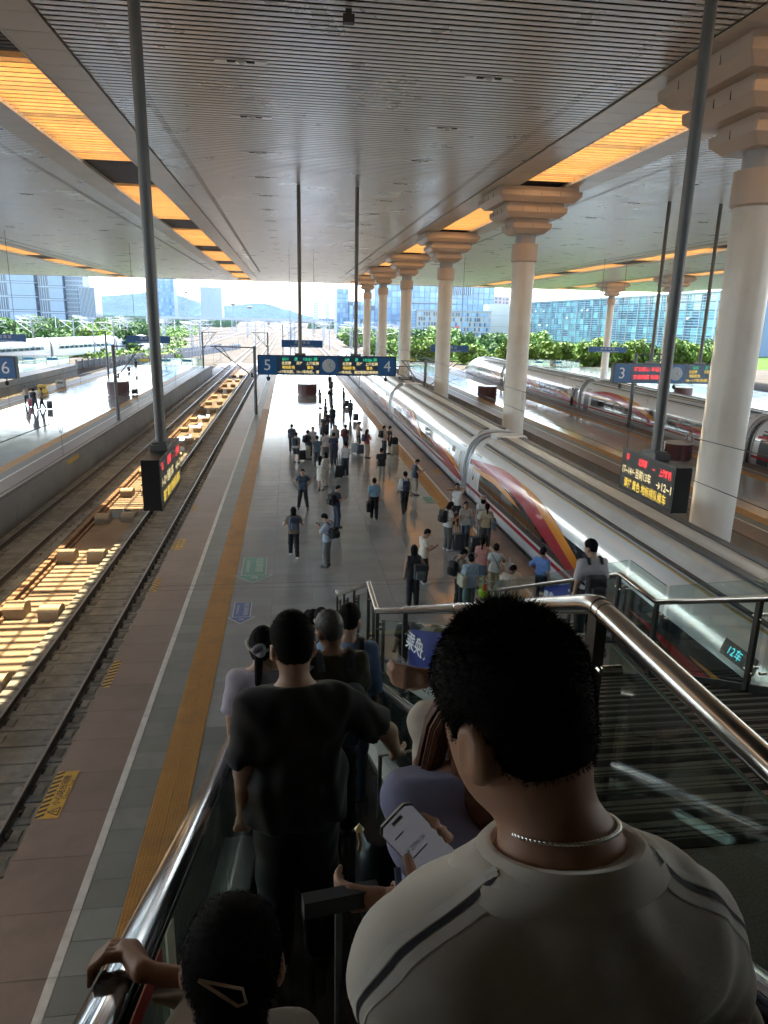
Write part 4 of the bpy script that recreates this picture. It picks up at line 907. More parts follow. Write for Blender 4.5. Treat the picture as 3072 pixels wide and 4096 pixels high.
# ================================================================== FLOOR DECALS
M_dgreen = mat('decal_green', (0.045, 0.235, 0.165), 0.4, noise=(3, 0.1), space='POS'); M_dblue = mat('decal_blue', (0.055, 0.105, 0.33), 0.4, noise=(3, 0.1), space='POS'); M_dwhite = mat('decal_white', (0.60, 0.63, 0.63), 0.45)
M_dyel = mat('decal_yellow', (0.56, 0.33, 0.035), 0.5, noise=(9, 0.15), grime=((0.25, 0.16, 0.08), 5, 0.5), space='POS'); M_dblk = mat('decal_black', (0.02, 0.02, 0.02), 0.6)
def arrow_decal(cx, ytop, w, hw, y_sh, ytip, m, label, lines, rot=0):
    T = thing('floor_arrow_decal', label, 'decal', (cx, 0, 0.006), group='arrow decals on the floor')
    def poly(g_, z): return [(-w / 2 + g_, ytop - g_, z), (-w / 2 + g_, y_sh + g_ * .3, z), (-hw + g_ * 2.2, y_sh - g_ * .8, z), (0, ytip + g_ * 1.5, z), (hw - g_ * 2.2, y_sh - g_ * .8, z), (w / 2 - g_, y_sh + g_ * .3, z), (w / 2 - g_, ytop - g_, z)]
    for g_, z, mm, n_ in ((0.0, 0.0, M_dwhite, 'border'), (0.022, 0.0015, m, 'face')):
        b = MB(); p = poly(g_, z); b.add(p, [(0, 1, 5, 6), (2, 3, 4)]); b.build(n_, mm, T)
    for s, x, yc, size, wd in lines: lettering(s, M_dwhite, frame((x, yc, 0.003), (0, -1, 0), (1, 0, 0)), size, T, 'lettering', width=wd)
    return T
arrow_decal(-1.19, 22.6, 0.76, 0.60, 20.92, 20.26, M_dgreen, 'green floor arrow with white writing, nearer the yellow strip and farther away', [('出站请向前', 0.14, 21.85, 0.26, 1.25), ('出站换乘地铁', -0.21, 21.75, 0.13, 1.1), ('东', 0.02, 20.72, 0.24, 0.22)])
arrow_decal(-1.36, 18.78, 0.48, 0.37, 17.75, 17.3, M_dblue, 'small blue floor arrow with white writing beside the yellow strip', [('换乘无障碍电梯', 0.09, 18.28, 0.15, 0.85), ('换乘候车请上楼', -0.13, 18.25, 0.08, 0.6), ('东', 0.0, 17.58, 0.15, 0.14)])
arrow_decal(5.55, 21.3, 0.8, 0.62, 19.7, 19.0, M_dgreen, 'green floor arrow among the people waiting beside the train', [('出站请向前', 0.14, 20.6, 0.26, 1.2), ('东', 0.02, 19.5, 0.24, 0.22)])
arrow_decal(6.05, 30.6, 0.5, 0.4, 29.7, 29.3, M_dgreen, 'small faded green floor arrow near the train-side yellow strip', [])
def gap_decal(x0, x1, y0, y1, full, label):
    T = thing('gap_warning_decal', label, 'decal', (x0, y0, 0.005), group='gap warning decals at the platform edge'); w = x1 - x0; L_ = y1 - y0
    b = MB(); b.box(0, w, 0, L_, 0, 0.001); b.build('ground', M_dyel, T); n = 10 if full else 8; sw = L_ / n; h = w * 0.36 if full else w
    for i in range(n):
        b = MB(); ya = i * sw; ex = 0.6 * sw
        b.add([(0.004, ya + .002, .002), (h, min(ya + ex, L_), .002), (h, min(ya + ex + sw * .48, L_), .002), (0.004, ya + sw * .48, .002)], [(0, 1, 2, 3)]); b.build('black_stripe', M_dblk, T)
    if full:
        lettering('小心站台间隙', M_dblk, frame((w * 0.62, L_ * 0.58, 0.003), (0, 1, 0), (-1, 0, 0)), 0.135, T, 'lettering', bold=.002, width=0.78); lettering('Caution Gap', M_dblk, frame((w * 0.90, L_ * 0.58, 0.003), (0, 1, 0), (-1, 0, 0)), 0.075, T, 'lettering', width=0.5)
        b = MB(); c = (w * 0.68, L_ * 0.13); b.add([(c[0] - .11, c[1], .002), (c[0] + .09, c[1] + .11, .002), (c[0] + .09, c[1] - .11, .002)], [(0, 1, 2)]); b.build('triangle', M_dblk, T)
        b = MB(); b.add([(c[0] - .07, c[1], .003), (c[0] + .072, c[1] + .08, .003), (c[0] + .072, c[1] - .08, .003)], [(0, 1, 2)]); b.build('triangle_inner', M_dyel, T)
        b = MB(); b.add([(c[0] - .03, c[1] - .012, .004), (c[0] - .03, c[1] + .012, .004), (c[0] + .03, c[1] + .012, .004), (c[0] + .03, c[1] - .012, .004)], [(0, 1, 2, 3)]); b.add([(c[0] + .042, c[1] - .012, .004), (c[0] + .042, c[1] + .012, .004), (c[0] + .06, c[1] + .012, .004), (c[0] + .06, c[1] - .012, .004)], [(0, 1, 2, 3)]); b.build('exclamation_mark', M_dblk, T)
    return T
gap_decal(-4.08, -3.72, 10.1, 11.32, True, 'yellow gap warning decal with black writing at the platform edge, nearest the camera')
gap_decal(-4.08, -3.90, 14.25, 15.46, False, 'narrow yellow and black striped decal at the platform edge')
gap_decal(-4.08, -3.90, 19.8, 20.9, False, 'narrow striped decal at the platform edge, beyond the first striped one')
gap_decal(-4.08, -3.72, 23.6, 24.8, True, 'yellow gap warning decal with black writing farther along the platform edge')
gap_decal(-4.08, -3.90, 28.6, 29.7, False, 'narrow striped decal at the platform edge below the hanging LED sign')
gap_decal(7.35, 7.85, 25.5, 26.9, True, 'faded yellow gap warning decal beside the nearer train')
gap_decal(7.5, 7.85, 35.5, 36.7, True, 'faded yellow gap warning decal farther along beside the nearer train')
# ================================================================== BACKGROUND: vegetation, masts, buildings, hills
M_leaf = [mat('leaf_light', (0.092, 0.160, 0.017), 0.65, spec=0.15, noise=(0.5, 0.3), space='POS', obj_random=0.15), mat('leaf_mid', (0.050, 0.100, 0.018), 0.65, spec=0.15, noise=(0.5, 0.3), space='POS', obj_random=0.15), mat('leaf_plum', (0.085, 0.035, 0.035), 0.65, spec=0.15, noise=(0.5, 0.3), space='POS')]
M_bark = mat('bark', (0.11, 0.085, 0.06), 0.9, noise=(5, 0.2))
def crown_mesh(name, m, seed, n=1500, lobes=11, leaf=0.30):
    r_ = np.random.default_rng(seed); mb = MB(); C_ = []
    for i in range(lobes):
        a = r_.uniform(0, 2 * math.pi); rr = r_.uniform(0.1, 0.66); C_.append((rr * math.cos(a), rr * math.sin(a), r_.uniform(0.12, 0.78), r_.uniform(0.20, 0.40)))
    V = []; F = []
    for i in range(n):
        cx, cy_, cz, cr = C_[r_.integers(lobes)]; d = r_.normal(size=3); d /= np.linalg.norm(d); q = cr * (r_.uniform(0.45, 1.08))
        p = np.array([cx + d[0] * q, cy_ + d[1] * q, cz + d[2] * q * 0.8]); 
        nrm = d + r_.normal(size=3) * 0.55; nrm /= np.linalg.norm(nrm); t = np.cross(nrm, r_.normal(size=3)); t /= np.linalg.norm(t); b_ = np.cross(nrm, t); s = leaf * r_.uniform(0.5, 1.0) * 0.34
        o = len(V); V += [tuple(p - t * s), tuple(p + b_ * s * .55), tuple(p + t * s), tuple(p - b_ * s * .55)]; F.append((o, o + 1, o + 2, o + 3))
    me = bpy.data.meshes.new(name); me.from_pydata(V, [], F); me.materials.append(m); return me
def trunk_mesh(seed):
    r_ = random.Random(seed); mb = MB(); mb.tube([(0, 0, -0.02), (0.02, 0, 0.2), (0.0, 0.02, 0.5)], [0.05, 0.036, 0.022], 7)
    for i in range(5):
        a = r_.uniform(0, 6.28); mb.tube([(0, 0, 0.22 + 0.05 * i), (0.16 * math.cos(a), 0.16 * math.sin(a), 0.45 + 0.04 * i), (0.34 * math.cos(a), 0.34 * math.sin(a), 0.62 + 0.05 * i)], [0.022, 0.014, 0.005], 5)
    me = mb.mesh('trunk', 60); me.materials.append(M_bark); return me
CR = [crown_mesh('crown', M_leaf[0], 1, 3200, 15), crown_mesh('crown', M_leaf[0], 2, 3200, 18), crown_mesh('crown', M_leaf[1], 3, 3000, 14), crown_mesh('crown', M_leaf[1], 4, 3000, 12), crown_mesh('crown', M_leaf[2], 5, 1200)]
TR = [trunk_mesh(i) for i in range(3)]
def tree(x, y, h, w, k, label, group, z=-1.78):
    T = thing('tree', label, 'tree', (x, y, z), rz=random.uniform(0, 6.28), group=group); T.scale = (w * 1.25, w * 1.25, h)
    link('trunk', TR[k % 3], T); link('crown', CR[k], T); return T
# right: the bright trees between the far platform and the glass building
rt = [(30.5, 168, 6.4, 4.6, 0), (36, 176, 6.8, 5.0, 1), (40.5, 160, 5.0, 3.8, 0), (45, 186, 7.2, 5.2, 2), (49, 152, 6.6, 4.4, 1), (53, 160, 6.0, 4.4, 2), (57.5, 150, 6.2, 4.4, 0), (61.5, 160, 5.2, 4.0, 0), (66, 150, 5.6, 4.2, 1), (70, 158, 7.0, 4.6, 0), (74.5, 148, 6.6, 4.6, 1), (79, 156, 6.2, 4.4, 2), (84, 146, 6.6, 4.6, 0), (88, 156, 7.0, 4.8, 1), (93, 148, 6.2, 4.2, 0), (98, 158, 7.2, 4.8, 2), (27, 215, 7, 5.5, 1), (33, 230, 7.5, 6, 0), (41, 222, 7.4, 6, 2), (22, 250, 7.5, 6, 0), (50, 235, 8, 6.5, 1), (58, 200, 7, 5.2, 2), (66, 190, 7.4, 5.6, 1), (24, 190, 5.5, 4.4, 0)]
def nth(n): return '%d%s' % (n, 'th' if 10 <= n % 100 <= 20 else {1: 'st', 2: 'nd', 3: 'rd'}.get(n % 10, 'th'))
rt.sort(key=lambda q: q[0] / q[1])
for i, (x, y, h, w, k) in enumerate(rt): tree(x, y, h, w, k, '%s leafy tree beyond the right-hand platforms, %s from the left' % ('bright green' if k < 2 else 'darker green', nth(i + 1)), 'trees right of the tracks')
# left: belt of trees and shrubs between the tracks
rl = random.Random(3); n = 0
lt = []
for i in range(70):
    y = rl.uniform(175, 420); x = rl.uniform(-0.43 * y - 20, -0.16 * y - 8); lt.append((x, y, rl.choice([0, 1, 2, 0, 1, 3, 4 if i % 9 == 0 else 2])))
lt.sort(key=lambda q: q[0] / q[1])
for i, (x, y, k) in enumerate(lt):
    tree(x, y, rl.uniform(5, 8.2), rl.uniform(3.4, 5.5), k, ['bright green', 'bright green', 'dark green', 'dark green', 'plum-leaved'][k] + ' tree in the green belt left of the tracks, %s from the left' % nth(i + 1), 'trees left of the tracks')
sh = MB(); V = []; F = []
r_ = np.random.default_rng(9)
for i in range(900):
    y = r_.uniform(160, 640); side = r_.random() < 0.78
    x = r_.uniform(-0.42 * y - 20, -0.11 * y - 6) if side else r_.uniform(0.10 * y + 6, 0.30 * y)
    R0 = r_.uniform(1.2, 2.6)
    for q in range(46):
        d = r_.normal(size=3); d /= np.linalg.norm(d); d[2] = abs(d[2]); p = np.array([x, y, -1.78]) + d * R0 * np.array([1.4, 1.4, 0.8]) * r_.uniform(.7, 1.05)
        t = r_.normal(size=3); t /= np.linalg.norm(t); b_ = np.cross(d, t); b_ /= np.linalg.norm(b_); s = R0 * 0.27; o = len(V)
        V += [tuple(p - t * s), tuple(p + b_ * s * .6), tuple(p + t * s), tuple(p - b_ * s * .6)]; F.append((o, o + 1, o + 2, o + 3))
me = bpy.data.meshes.new('shrubs'); me.from_pydata(V, [], F); me.materials.append(M_leaf[0]); link('shrubs', me, None, 'low green shrubs growing beside the tracks beyond the roof', 'shrubs', kind='stuff')
M_grass = mat('grass', (0.05, 0.085, 0.022), 0.95, spec=0.0, noise=(0.15, 0.3, 8), space='POS')
g = MB(); g.quad((-260, 165, -1.772), (-42, 165, -1.772), (-70, 620, -1.772), (-520, 620, -1.772)); struct('grass_verge', g, M_grass)
g = MB(); g.quad((38, 160, -1.772), (260, 140, -1.772), (520, 620, -1.772), (75, 620, -1.772)); struct('grass_verge', g, M_grass)
# extra outdoor tracks: rails only
def far_track(x0, y0, x1, y1, lab):
    T = thing('railway_track', lab, 'track', (x0, y0, -1.6)); L_ = math.hypot(x1 - x0, y1 - y0); T.rotation_euler = (0, 0, math.atan2(-(x1 - x0), y1 - y0))
    for r in (-.7175, .7175):
        b = MB(); b.box(r - .04, r + .04, 0, L_, 0, 0.18); b.build('rail', M_rail, T)
    b = MB(); b.prism([(-1.7, -.16), (1.7, -.16), (1.25, 0.02), (-1.25, 0.02)], 0, L_, 'y'); b.build('ballast_bed', mat('pale_ballast', (0.105, 0.097, 0.083), 0.95, spec=0.0, noise=(1.5, 0.2, 8), bump=(12, 0.4), space='POS'), T)
for i, (a, b_, c, d) in enumerate(((2, 152, -14, 700), (6.5, 152, -9, 700), (20, 152, -2, 700), (-48, 140, -20, 420), (-62, 150, -24, 460), (-78, 170, -30, 520), (-96, 190, -38, 560), (30, 150, 3, 640))):
    far_track(a, b_, c, d, 'outdoor railway track on pale ballast beyond the roof, number %s from the left' % ['five', 'six', 'seven', 'four', 'three', 'two', 'one', 'eight'][i])
# masts of the yard
M_galv = mat('galvanised_steel', (0.27, 0.28, 0.28), 0.5, metal=0.5)
m0 = thing('catenary_mast', 'x', 'mast')
b = MB(); b.tube([(0, 0, 0), (0, 0, 8)], [0.17, 0.13], 8); b.build('post', M_galv, m0)
b = MB()
for s in (-1, 1):
    b.tube([(0, 0, 7.4), (s * 3.0, 0, 7.6)], 0.07, 5); b.tube([(0, 0, 5.4), (s * 2.8, 0, 7.5)], 0.07, 5); b.tube([(s * 1.5, 0, 6.4), (s * 3.0, 0, 6.1)], 0.05, 5)
b.build('cantilevers', M_galv, m0)
first = True; rm = random.Random(5)
for iy, y in enumerate([158, 190, 225, 265, 310, 360, 420, 490, 570, 660]):
    nm_ = 0
    for xf in (-0.40, -0.33, -0.27, -0.22, -0.165, -0.115, -0.07, -0.03, 0.02, 0.06, 0.10):
        if rm.random() < 0.12: continue
        x = xf * y + rm.uniform(-3, 3) + (8 if xf > -0.1 else 0); o = m0 if first else copy_tree(m0); first = False; o.location = (x, y + rm.uniform(-8, 8), -1.78); o.rotation_euler = (0, 0, rm.uniform(-.15, .15))
        nm_ += 1; tag(o, 'pale steel catenary mast in the yard, %s from the left in the %s row' % (nth(nm_), nth(iy + 1)), 'mast', 'catenary masts in the yard')
wl = MB()
for xf in (-0.38, -0.30, -0.22, -0.15, -0.09, -0.04, 0.0, 0.05, 0.1):
    for dz in (5.8, 4.6): wl.tube([(xf * 155, 155, dz), (xf * 660, 660, dz)], 0.03, 4)
wl.build('overhead_lines', M_galv, None, label='thin overhead wires spanning the railway yard beyond the roof', cat='overhead wire', kind='stuff')
# portals across the tracks far away
for i, (y, xa, xb) in enumerate(((340, -60, 22), (430, -80, 20), (540, -100, 18))):
    T = thing('track_portal', 'steel portal spanning the far tracks, %s of three' % ['nearest', 'middle', 'farthest'][i], 'portal', ((xa + xb) / 2, y, -1.78)); w = xb - xa
    b = MB(); b.box(-w / 2, w / 2, -0.25, 0.25, 7.6, 8.2); b.build('beam', M_galv, T)
    for q in range(5): b = MB(); xx = -w / 2 + w * q / 4; b.box(xx - .2, xx + .2, -.2, .2, 0, 7.6); b.build('leg', M_galv, T)
for i, (x, y, h) in enumerate(((-53.5, 400, 20.5), (-29.5, 400, 14.9), (-20.5, 400, 13.6))):
    T = thing('floodlight_mast', 'slim lattice floodlight mast beyond the yard, %s' % ['tall and leftmost', 'in the middle', 'rightmost'][i], 'mast', (x, y, -1.78))
    b = MB()
    for dx, dy in ((-.5, -.5), (.5, -.5), (.5, .5), (-.5, .5)): b.tube([(dx, dy, 0), (dx * .4, dy * .4, h)], 0.07, 4)
    for q in range(12): z = h * q / 12; b.tube([(-.5, -.5, z), (.5, -.5, z + h / 12)], 0.04, 4)
    b.build('lattice', M_galv, T); b = MB(); b.lathe([(0.6, h), (1.5, h + .3), (1.6, h + .7), (0.4, h + .9)], n=12); b.build('lamp_ring', M_steel_dark, T)

# ---- buildings
M_bl = [mat('pane_blue_a', (0.095, 0.19, 0.30), 0.08, spec=0.8, obj_random=0.22), mat('pane_blue_b', (0.15, 0.26, 0.37), 0.10, spec=0.8, obj_random=0.22)]
M_teal = [mat('pane_teal_a', (0.10, 0.27, 0.29), 0.08, spec=0.8, obj_random=0.3), mat('pane_teal_b', (0.16, 0.36, 0.37), 0.1, spec=0.8, obj_random=0.3), mat('pane_teal_c', (0.05, 0.11, 0.15), 0.08, spec=0.8, obj_random=0.3)]
M_mull = mat('mullion', (0.28, 0.32, 0.34), 0.4, metal=0.4); M_tslat = mat('sunshade_slat', (0.21, 0.32, 0.33), 0.4)
M_bwhite = mat('facade_white', (0.21, 0.235, 0.27), 0.5); M_bcore = mat('building_core', (0.10, 0.14, 0.18), 0.5); M_bbeige = mat('facade_beige', (0.27, 0.245, 0.215), 0.7, noise=(.2, .06), space='POS'); M_bdark = mat('facade_dark_glass', (0.045, 0.065, 0.085), 0.12, spec=0.8)
def curtain(T, org, right, width, z0, z1, nx, nz, mats, gap=0.12, mull=True, seed=0):
    """a grid of panes standing in the plane through org along `right`; every pane is its own part"""
    r_ = random.Random(seed); rt_ = Vector(right).normalized(); nrm = rt_.cross(Vector((0, 0, 1)))
    pw, ph = width / nx, (z1 - z0) / nz; dats = []
    for m in mats:
        d = MB().add([(gap, 0, gap), (pw - gap, 0, gap), (pw - gap, 0, ph - gap), (gap, 0, ph - gap), (gap, .3, gap), (pw - gap, .3, gap), (pw - gap, .3, ph - gap), (gap, .3, ph - gap)], [(0, 1, 2, 3), (0, 4, 5, 1), (1, 5, 6, 2), (2, 6, 7, 3), (3, 7, 4, 0)]).mesh('pane'); d.materials.append(m); dats.append(d)
    a = math.atan2(rt_.y, rt_.x)
    for i in range(nx):
        for j in range(nz):
            p = Vector(org) + rt_ * (pw * i) + Vector((0, 0, z0 + ph * j)) + nrm * 0.06
            o = link('pane', dats[r_.randrange(len(dats)) if len(dats) > 1 else 0], T, loc=p); o.rotation_euler = (R(r_.uniform(-.4, .4)), 0, a + R(r_.uniform(-.5, .5)))
# teal office block, its long face parallel to the tracks
TB = thing('office_building', 'long low teal glass office building with horizontal sunshades on the right', 'building', (137, 0, -1.78))
b = MB(); b.box(0.4, 30, 222, 426, 0, 20); b.build('core', M_bcore, TB)
curtain(TB, (0, 426, 0), (0, -1, 0), 204, 0.5, 20, 42, 7, M_teal, 0.14, seed=1)
for z in np.arange(1.0, 20, 0.93):
    if int(z / 3.9 * 2) % 2 == 0 or True:
        b = MB(); b.box(-0.75, -0.55, 222, 426, z, z + 0.16); b.build('sunshade', M_tslat, TB)
for i in range(24): b = MB(); y = 222 + i * 8.87; b.box(-0.8, -0.3, y - .12, y + .12, 0, 20.2); b.build('fin', M_mull, TB)
b = MB(); b.box(-1, 30.5, 221.5, 426.5, 20, 20.6); b.build('parapet', M_mull, TB)
# open casements: little bright flaps
for i in range(14):
    y = random.uniform(235, 420); z = random.choice([4.5, 8.4, 12.2, 15.6]); b = MB(); b.add([(-0.9, y, z), (-0.9, y + 1.5, z), (-1.4, y + 1.5, z - .6), (-1.4, y, z - .6)], [(0, 1, 2, 3)]); b.build('open_window', M_bwhite, TB)
SW = thing('stair_tower', 'plain cream stair tower at the left end of the teal office building', 'building', (119, 432, -1.78)); b = MB(); b.box(0, 16, 0, 12, 0, 19.4); b.build('wall', mat('cream_wall', (0.40, 0.375, 0.32), 0.7), SW)
for z in (6.4, 12.8): b = MB(); b.box(-0.05, 16.05, -0.05, 0.1, z, z + 0.2); b.build('joint', M_bbeige, SW)
# blue glass block behind
BB = thing('glass_office_block', 'tall pale blue glass office block behind the row of columns', 'building', (0, 480, -1.78))
b = MB(); b.box(56, 136, 0.5, 40, 0, 46); b.build('core', M_bcore, BB); curtain(BB, (56, 0.3, 0), (1, 0, 0), 80, 1, 46, 22, 12, M_bl, 0.16, seed=2)
b = MB(); b.box(74, 110, -0.9, -0.2, 20.2, 21.0); b.box(74, 74.7, -0.9, -0.2, 8, 20.2); b.build('frame_band', M_bwhite, BB)
for i in range(16): b = MB(); b.box(100 + i * 1.3, 100.5 + i * 1.3, -1.2, -0.2, 26, 34); b.build('fin', M_mull, BB)
BL = thing('glass_office_wing', 'stepped blue-grey glass office wing left of the farthest columns', 'building', (0, 470, -1.78))
b = MB(); b.box(30.5, 38, 0.5, 30, 0, 27.5); b.box(38, 54, -5.5, 30, 0, 20); b.build('core', M_bcore, BL); curtain(BL, (30.5, 0.3, 0), (1, 0, 0), 7.5, 1, 27.5, 4, 9, M_bl, 0.12, seed=3); curtain(BL, (38, -5.8, 0), (1, 0, 0), 16, 1, 20, 7, 7, M_bl + [M_bdark], 0.12, seed=4)
# beige block with scattered windows
BG = thing('office_block', 'beige panel office block with many scattered narrow windows behind the trees', 'building', (0, 400, -1.78))
b = MB(); b.box(70, 112, 0, 24, 0, 14.5); b.build('wall', M_bbeige, BG); rb_ = random.Random(11)
wd = MB().box(0, 0.85, -0.25, 0.05, 0, 1.9).mesh('window'); wd.materials.append(M_bdark); wd2 = MB().box(0, 0.85, -0.2, 0.05, 0, 1.9).mesh('window'); wd2.materials.append(M_bl[1])
for i in range(30):
    for j in range(5):
        if rb_.random() < 0.85: link('window', wd if rb_.random() < .6 else wd2, BG, loc=(71 + i * 1.36 + rb_.choice([0, .35]), 0, 1.2 + j * 2.65))
b = MB(); b.box(69.5, 112.5, -0.4, 24.4, 14.5, 15.0); b.build('parapet', M_bwhite, BG); b = MB(); b.box(66.5, 70, 2, 22, 0, 14.5); b.build('side_glass', M_bl[0], BG)
for j in range(8): b = MB(); b.box(66.3, 70.0, 1.7, 1.95, 1 + j * 1.7, 1.3 + j * 1.7); b.build('floor_band', M_bwhite, BG)
b = MB(); b.add([(92, -0.6, 6.6), (94.2, -0.6, 6.4), (94.0, -0.6, 5.4), (91.8, -0.6, 5.6)], [(0, 1, 2, 3)]); b.build('red_banner', mat('banner_red', (0.55, 0.04, 0.03), 0.6), BG)
# left towers
def banded_tower(name, label, x0, x1, y, dep, h, fl, mats, fins=True, seed=0, wing=0.45):
    """storey blocks: dark glazing with white fins on the left part, pale panels on the right part, white slabs between"""
    T = thing(name, label, 'building', (x0, y, -1.78)); w = x1 - x0; n = int(h / fl)
    b = MB(); b.box(0.6, w - 0.6, 0.6, dep, 0, h); b.build('core', M_bdark, T); xs = w * wing
    for j in range(n):
        z = j * fl
        b = MB(); b.box(-0.2, w + 0.2, -0.2, dep, z + fl - 1.1, z + fl); b.build('floor_slab', M_bwhite, T)
        b = MB(); b.box(xs, w, -0.1, 0.5, z + 0.5, z + fl - 1.5); b.build('panel_band', mats, T)
        if fins:
            for i in range(int(xs / 1.7)): b = MB(); b.box(0.2 + i * 1.7, 0.75 + i * 1.7, -0.15, 0.55, z + 0.3, z + fl - 1.1); b.build('fin', M_bwhite, T)
    return T
M_pband = mat('panel_pale', (0.18, 0.215, 0.265), 0.4, noise=(.4, .08), space='POS')
banded_tower('office_tower', 'leftmost white-banded office tower with vertical fins', -224, -193, 600, 30, 66, 10.5, M_pband, seed=1, wing=0.36)
banded_tower('office_tower', 'second white-banded office tower with vertical fins, next to the scaffolded one', -191.5, -173.5, 604, 30, 66, 9.6, M_pband, seed=2, wing=0.42)
CT = thing('tower_under_construction', 'narrow grey tower wrapped in scaffolding between the office towers', 'building', (-173, 612, -1.78)); b = MB(); b.box(0, 13, 0, 18, 0, 66); b.build('frame', mat('raw_concrete', (0.20, 0.21, 0.23), 0.8), CT)
for j in range(20): b = MB(); b.box(-0.6, 13.6, -0.7, 0.2, j * 3.3, j * 3.3 + 0.7); b.build('floor_slab', mat('scaffold_grey', (0.36, 0.38, 0.41), 0.7), CT)
for i in range(6): b = MB(); b.box(-0.4 + i * 2.6, 0.0 + i * 2.6, -0.9, -0.6, 0, 66); b.build('scaffold_pole', M_galv, CT)
FB = thing('office_block', 'low wide office block with white vertical fins right of the scaffolded tower', 'building', (-160.5, 600, -1.78)); b = MB(); b.box(0, 11.5, 0, 20, 0, 28); b.build('core', M_bdark, FB)
for i in range(12): b = MB(); b.box(i * 1.0, i * 1.0 + 0.4, -0.5, 0, 2.5, 28); b.build('fin', M_bwhite, FB)
for q in (0, 1): b = MB(); b.box(-0.3, 11.9, -0.6, 20, 1.6 if q else 28, 2.4 if q else 28.8); b.build('edge', M_bwhite, FB)
BT = thing('glass_tower', 'hazy blue glass tower half hidden by the thick left pole', 'building', (-180, 1000, -1.78)); b = MB(); b.box(0, 31, 0.5, 30, 0, 110); b.build('core', M_bcore, BT); curtain(BT, (0, 0.3, 0), (1, 0, 0), 31, 0, 110, 9, 26, M_bl, 0.25, seed=6)
WT = thing('white_tower', 'slender white tower with vertical glass strips in front of the hills', 'building', (-127, 1100, -1.78)); b = MB(); b.box(0, 31, 0.5, 26, 0, 49); b.build('core', mat('pane_grey', (0.34, 0.40, 0.44), 0.4), WT)
for i in range(14): b = MB(); xx = i * 2.25; b.box(xx, xx + (0.6 if i > 5 else 1.1), -0.6, 0.5, 0, 49 + (1.4 if i < 6 else 0)); b.build('fin', mat('tower_white', (0.30, 0.33, 0.36), 0.5), WT)
b = MB(); b.box(-6, 26, -10, -1, 0, 4.6); b.build('podium', M_bwhite, WT)
LB = thing('low_building', 'low white building with window bands before the right end of the hills', 'building', (30, 760, -1.78)); b = MB(); b.box(0, 36, 0, 14, 0, 9); b.build('wall', M_bwhite, LB)
for j in range(2):
    for i in range(11): b = MB(); b.box(1.2 + i * 3.1, 3.4 + i * 3.1, -.15, .05, 1.6 + j * 4, 3.9 + j * 4); b.build('window', M_bdark, LB)
M_fart = mat('far_tower', (0.45, 0.48, 0.50), 0.7)
for i, (x, w, h) in enumerate(((76, 16, 66), (112, 14, 56), (150, 14, 62), (182, 16, 60))):
    T = thing('apartment_tower', 'very distant pale apartment tower, %s of four beyond the hill' % ['leftmost', 'second', 'third', 'rightmost'][i], 'building', (x, 2300, -1.78)); b = MB(); b.box(0, w, 0, 14, 0, h); b.build('wall', M_fart, T)
    for j in range(10): b = MB(); b.box(1, w - 1, -.4, .2, 3 + j * 5.2, 5.2 + j * 5.2); b.build('window_band', M_bcore, T)
for i, (x, y, h) in enumerate(((126, 700, 33), (139, 720, 34), (260, 560, 36))):
    T = thing('apartment_block', 'distant beige apartment block above the glass building, %s' % ['left', 'middle', 'right'][i], 'building', (x + 55, y, -1.78)); b = MB(); b.box(0, 26, 0, 14, 0, h); b.box(4, 10, 2, 10, h, h + 3); b.build('wall', mat('brick_pale', (0.40, 0.30, 0.26), 0.8), T)
    for j in range(9):
        for q in range(6): b = MB(); b.box(1.5 + q * 4.1, 3.8 + q * 4.1, -.2, .1, 2 + j * 3.5, 4 + j * 3.5); b.build('window', M_bdark, T)
LV = thing('viaduct', 'long flat viaduct deck crossing behind the railway yard', 'bridge', (-300, 700, -1.78)); b = MB(); b.box(0, 420, 0, 10, 4.2, 6.0); b.build('deck', mat('viaduct_concrete', (0.17, 0.16, 0.15), 0.9, spec=0.1), LV)
for i in range(21): b = MB(); b.box(i * 20, i * 20 + 2, 2, 8, 0, 4.2); b.build('pier', MATS['viaduct_concrete'], LV)
# hills
M_hill = mat('forested_hill', (0.016, 0.032, 0.026), 0.95, spec=0.0, noise=(0.016, 0.45, 8), bump=(0.05, 1.0, 12), space='POS')
hx = np.linspace(-1700, 900, 240); hy = np.linspace(2350, 3300, 70)
def ridge(x):
    pts = [(-1700, 60), (-1000, 74), (-760, 60), (-640, 62), (-540, 72), (-440, 78), (-360, 64), (-300, 46), (-220, 38), (-160, 44), (-80, 48), (-10, 36), (60, 14), (130, 1), (220, -3), (900, -3)]
    return np.interp(x, [p[0] for p in pts], [p[1] for p in pts])
X_, Y_ = np.meshgrid(hx, hy); pr_ = np.clip(1 - np.abs((Y_ - 2650) / 300), 0, 1); pr_ = pr_ * pr_ * (3 - 2 * pr_); hn = rng.normal(size=X_.shape)
for _ in range(2): hn = (hn + np.roll(hn, 1, 0) + np.roll(hn, -1, 0) + np.roll(hn, 1, 1) + np.roll(hn, -1, 1)) / 3.2
Z_ = -4 + (ridge(X_) * 1.06 + 4) * pr_ + hn * 1.6 * pr_ + np.sin(X_ / 47 + Y_ / 90) * 3 * pr_
V = np.stack([X_, Y_, Z_], -1).reshape(-1, 3); nx_ = len(hx); F = [(j * nx_ + i, j * nx_ + i + 1, (j + 1) * nx_ + i + 1, (j + 1) * nx_ + i) for j in range(len(hy) - 1) for i in range(nx_ - 1)]
me = bpy.data.meshes.new('hills'); me.from_pydata(V.tolist(), [], F); me.materials.append(M_hill); shade(me, 180); link('hills', me, None, kind='structure')
fw = []; FF = []; r_ = np.random.default_rng(21)
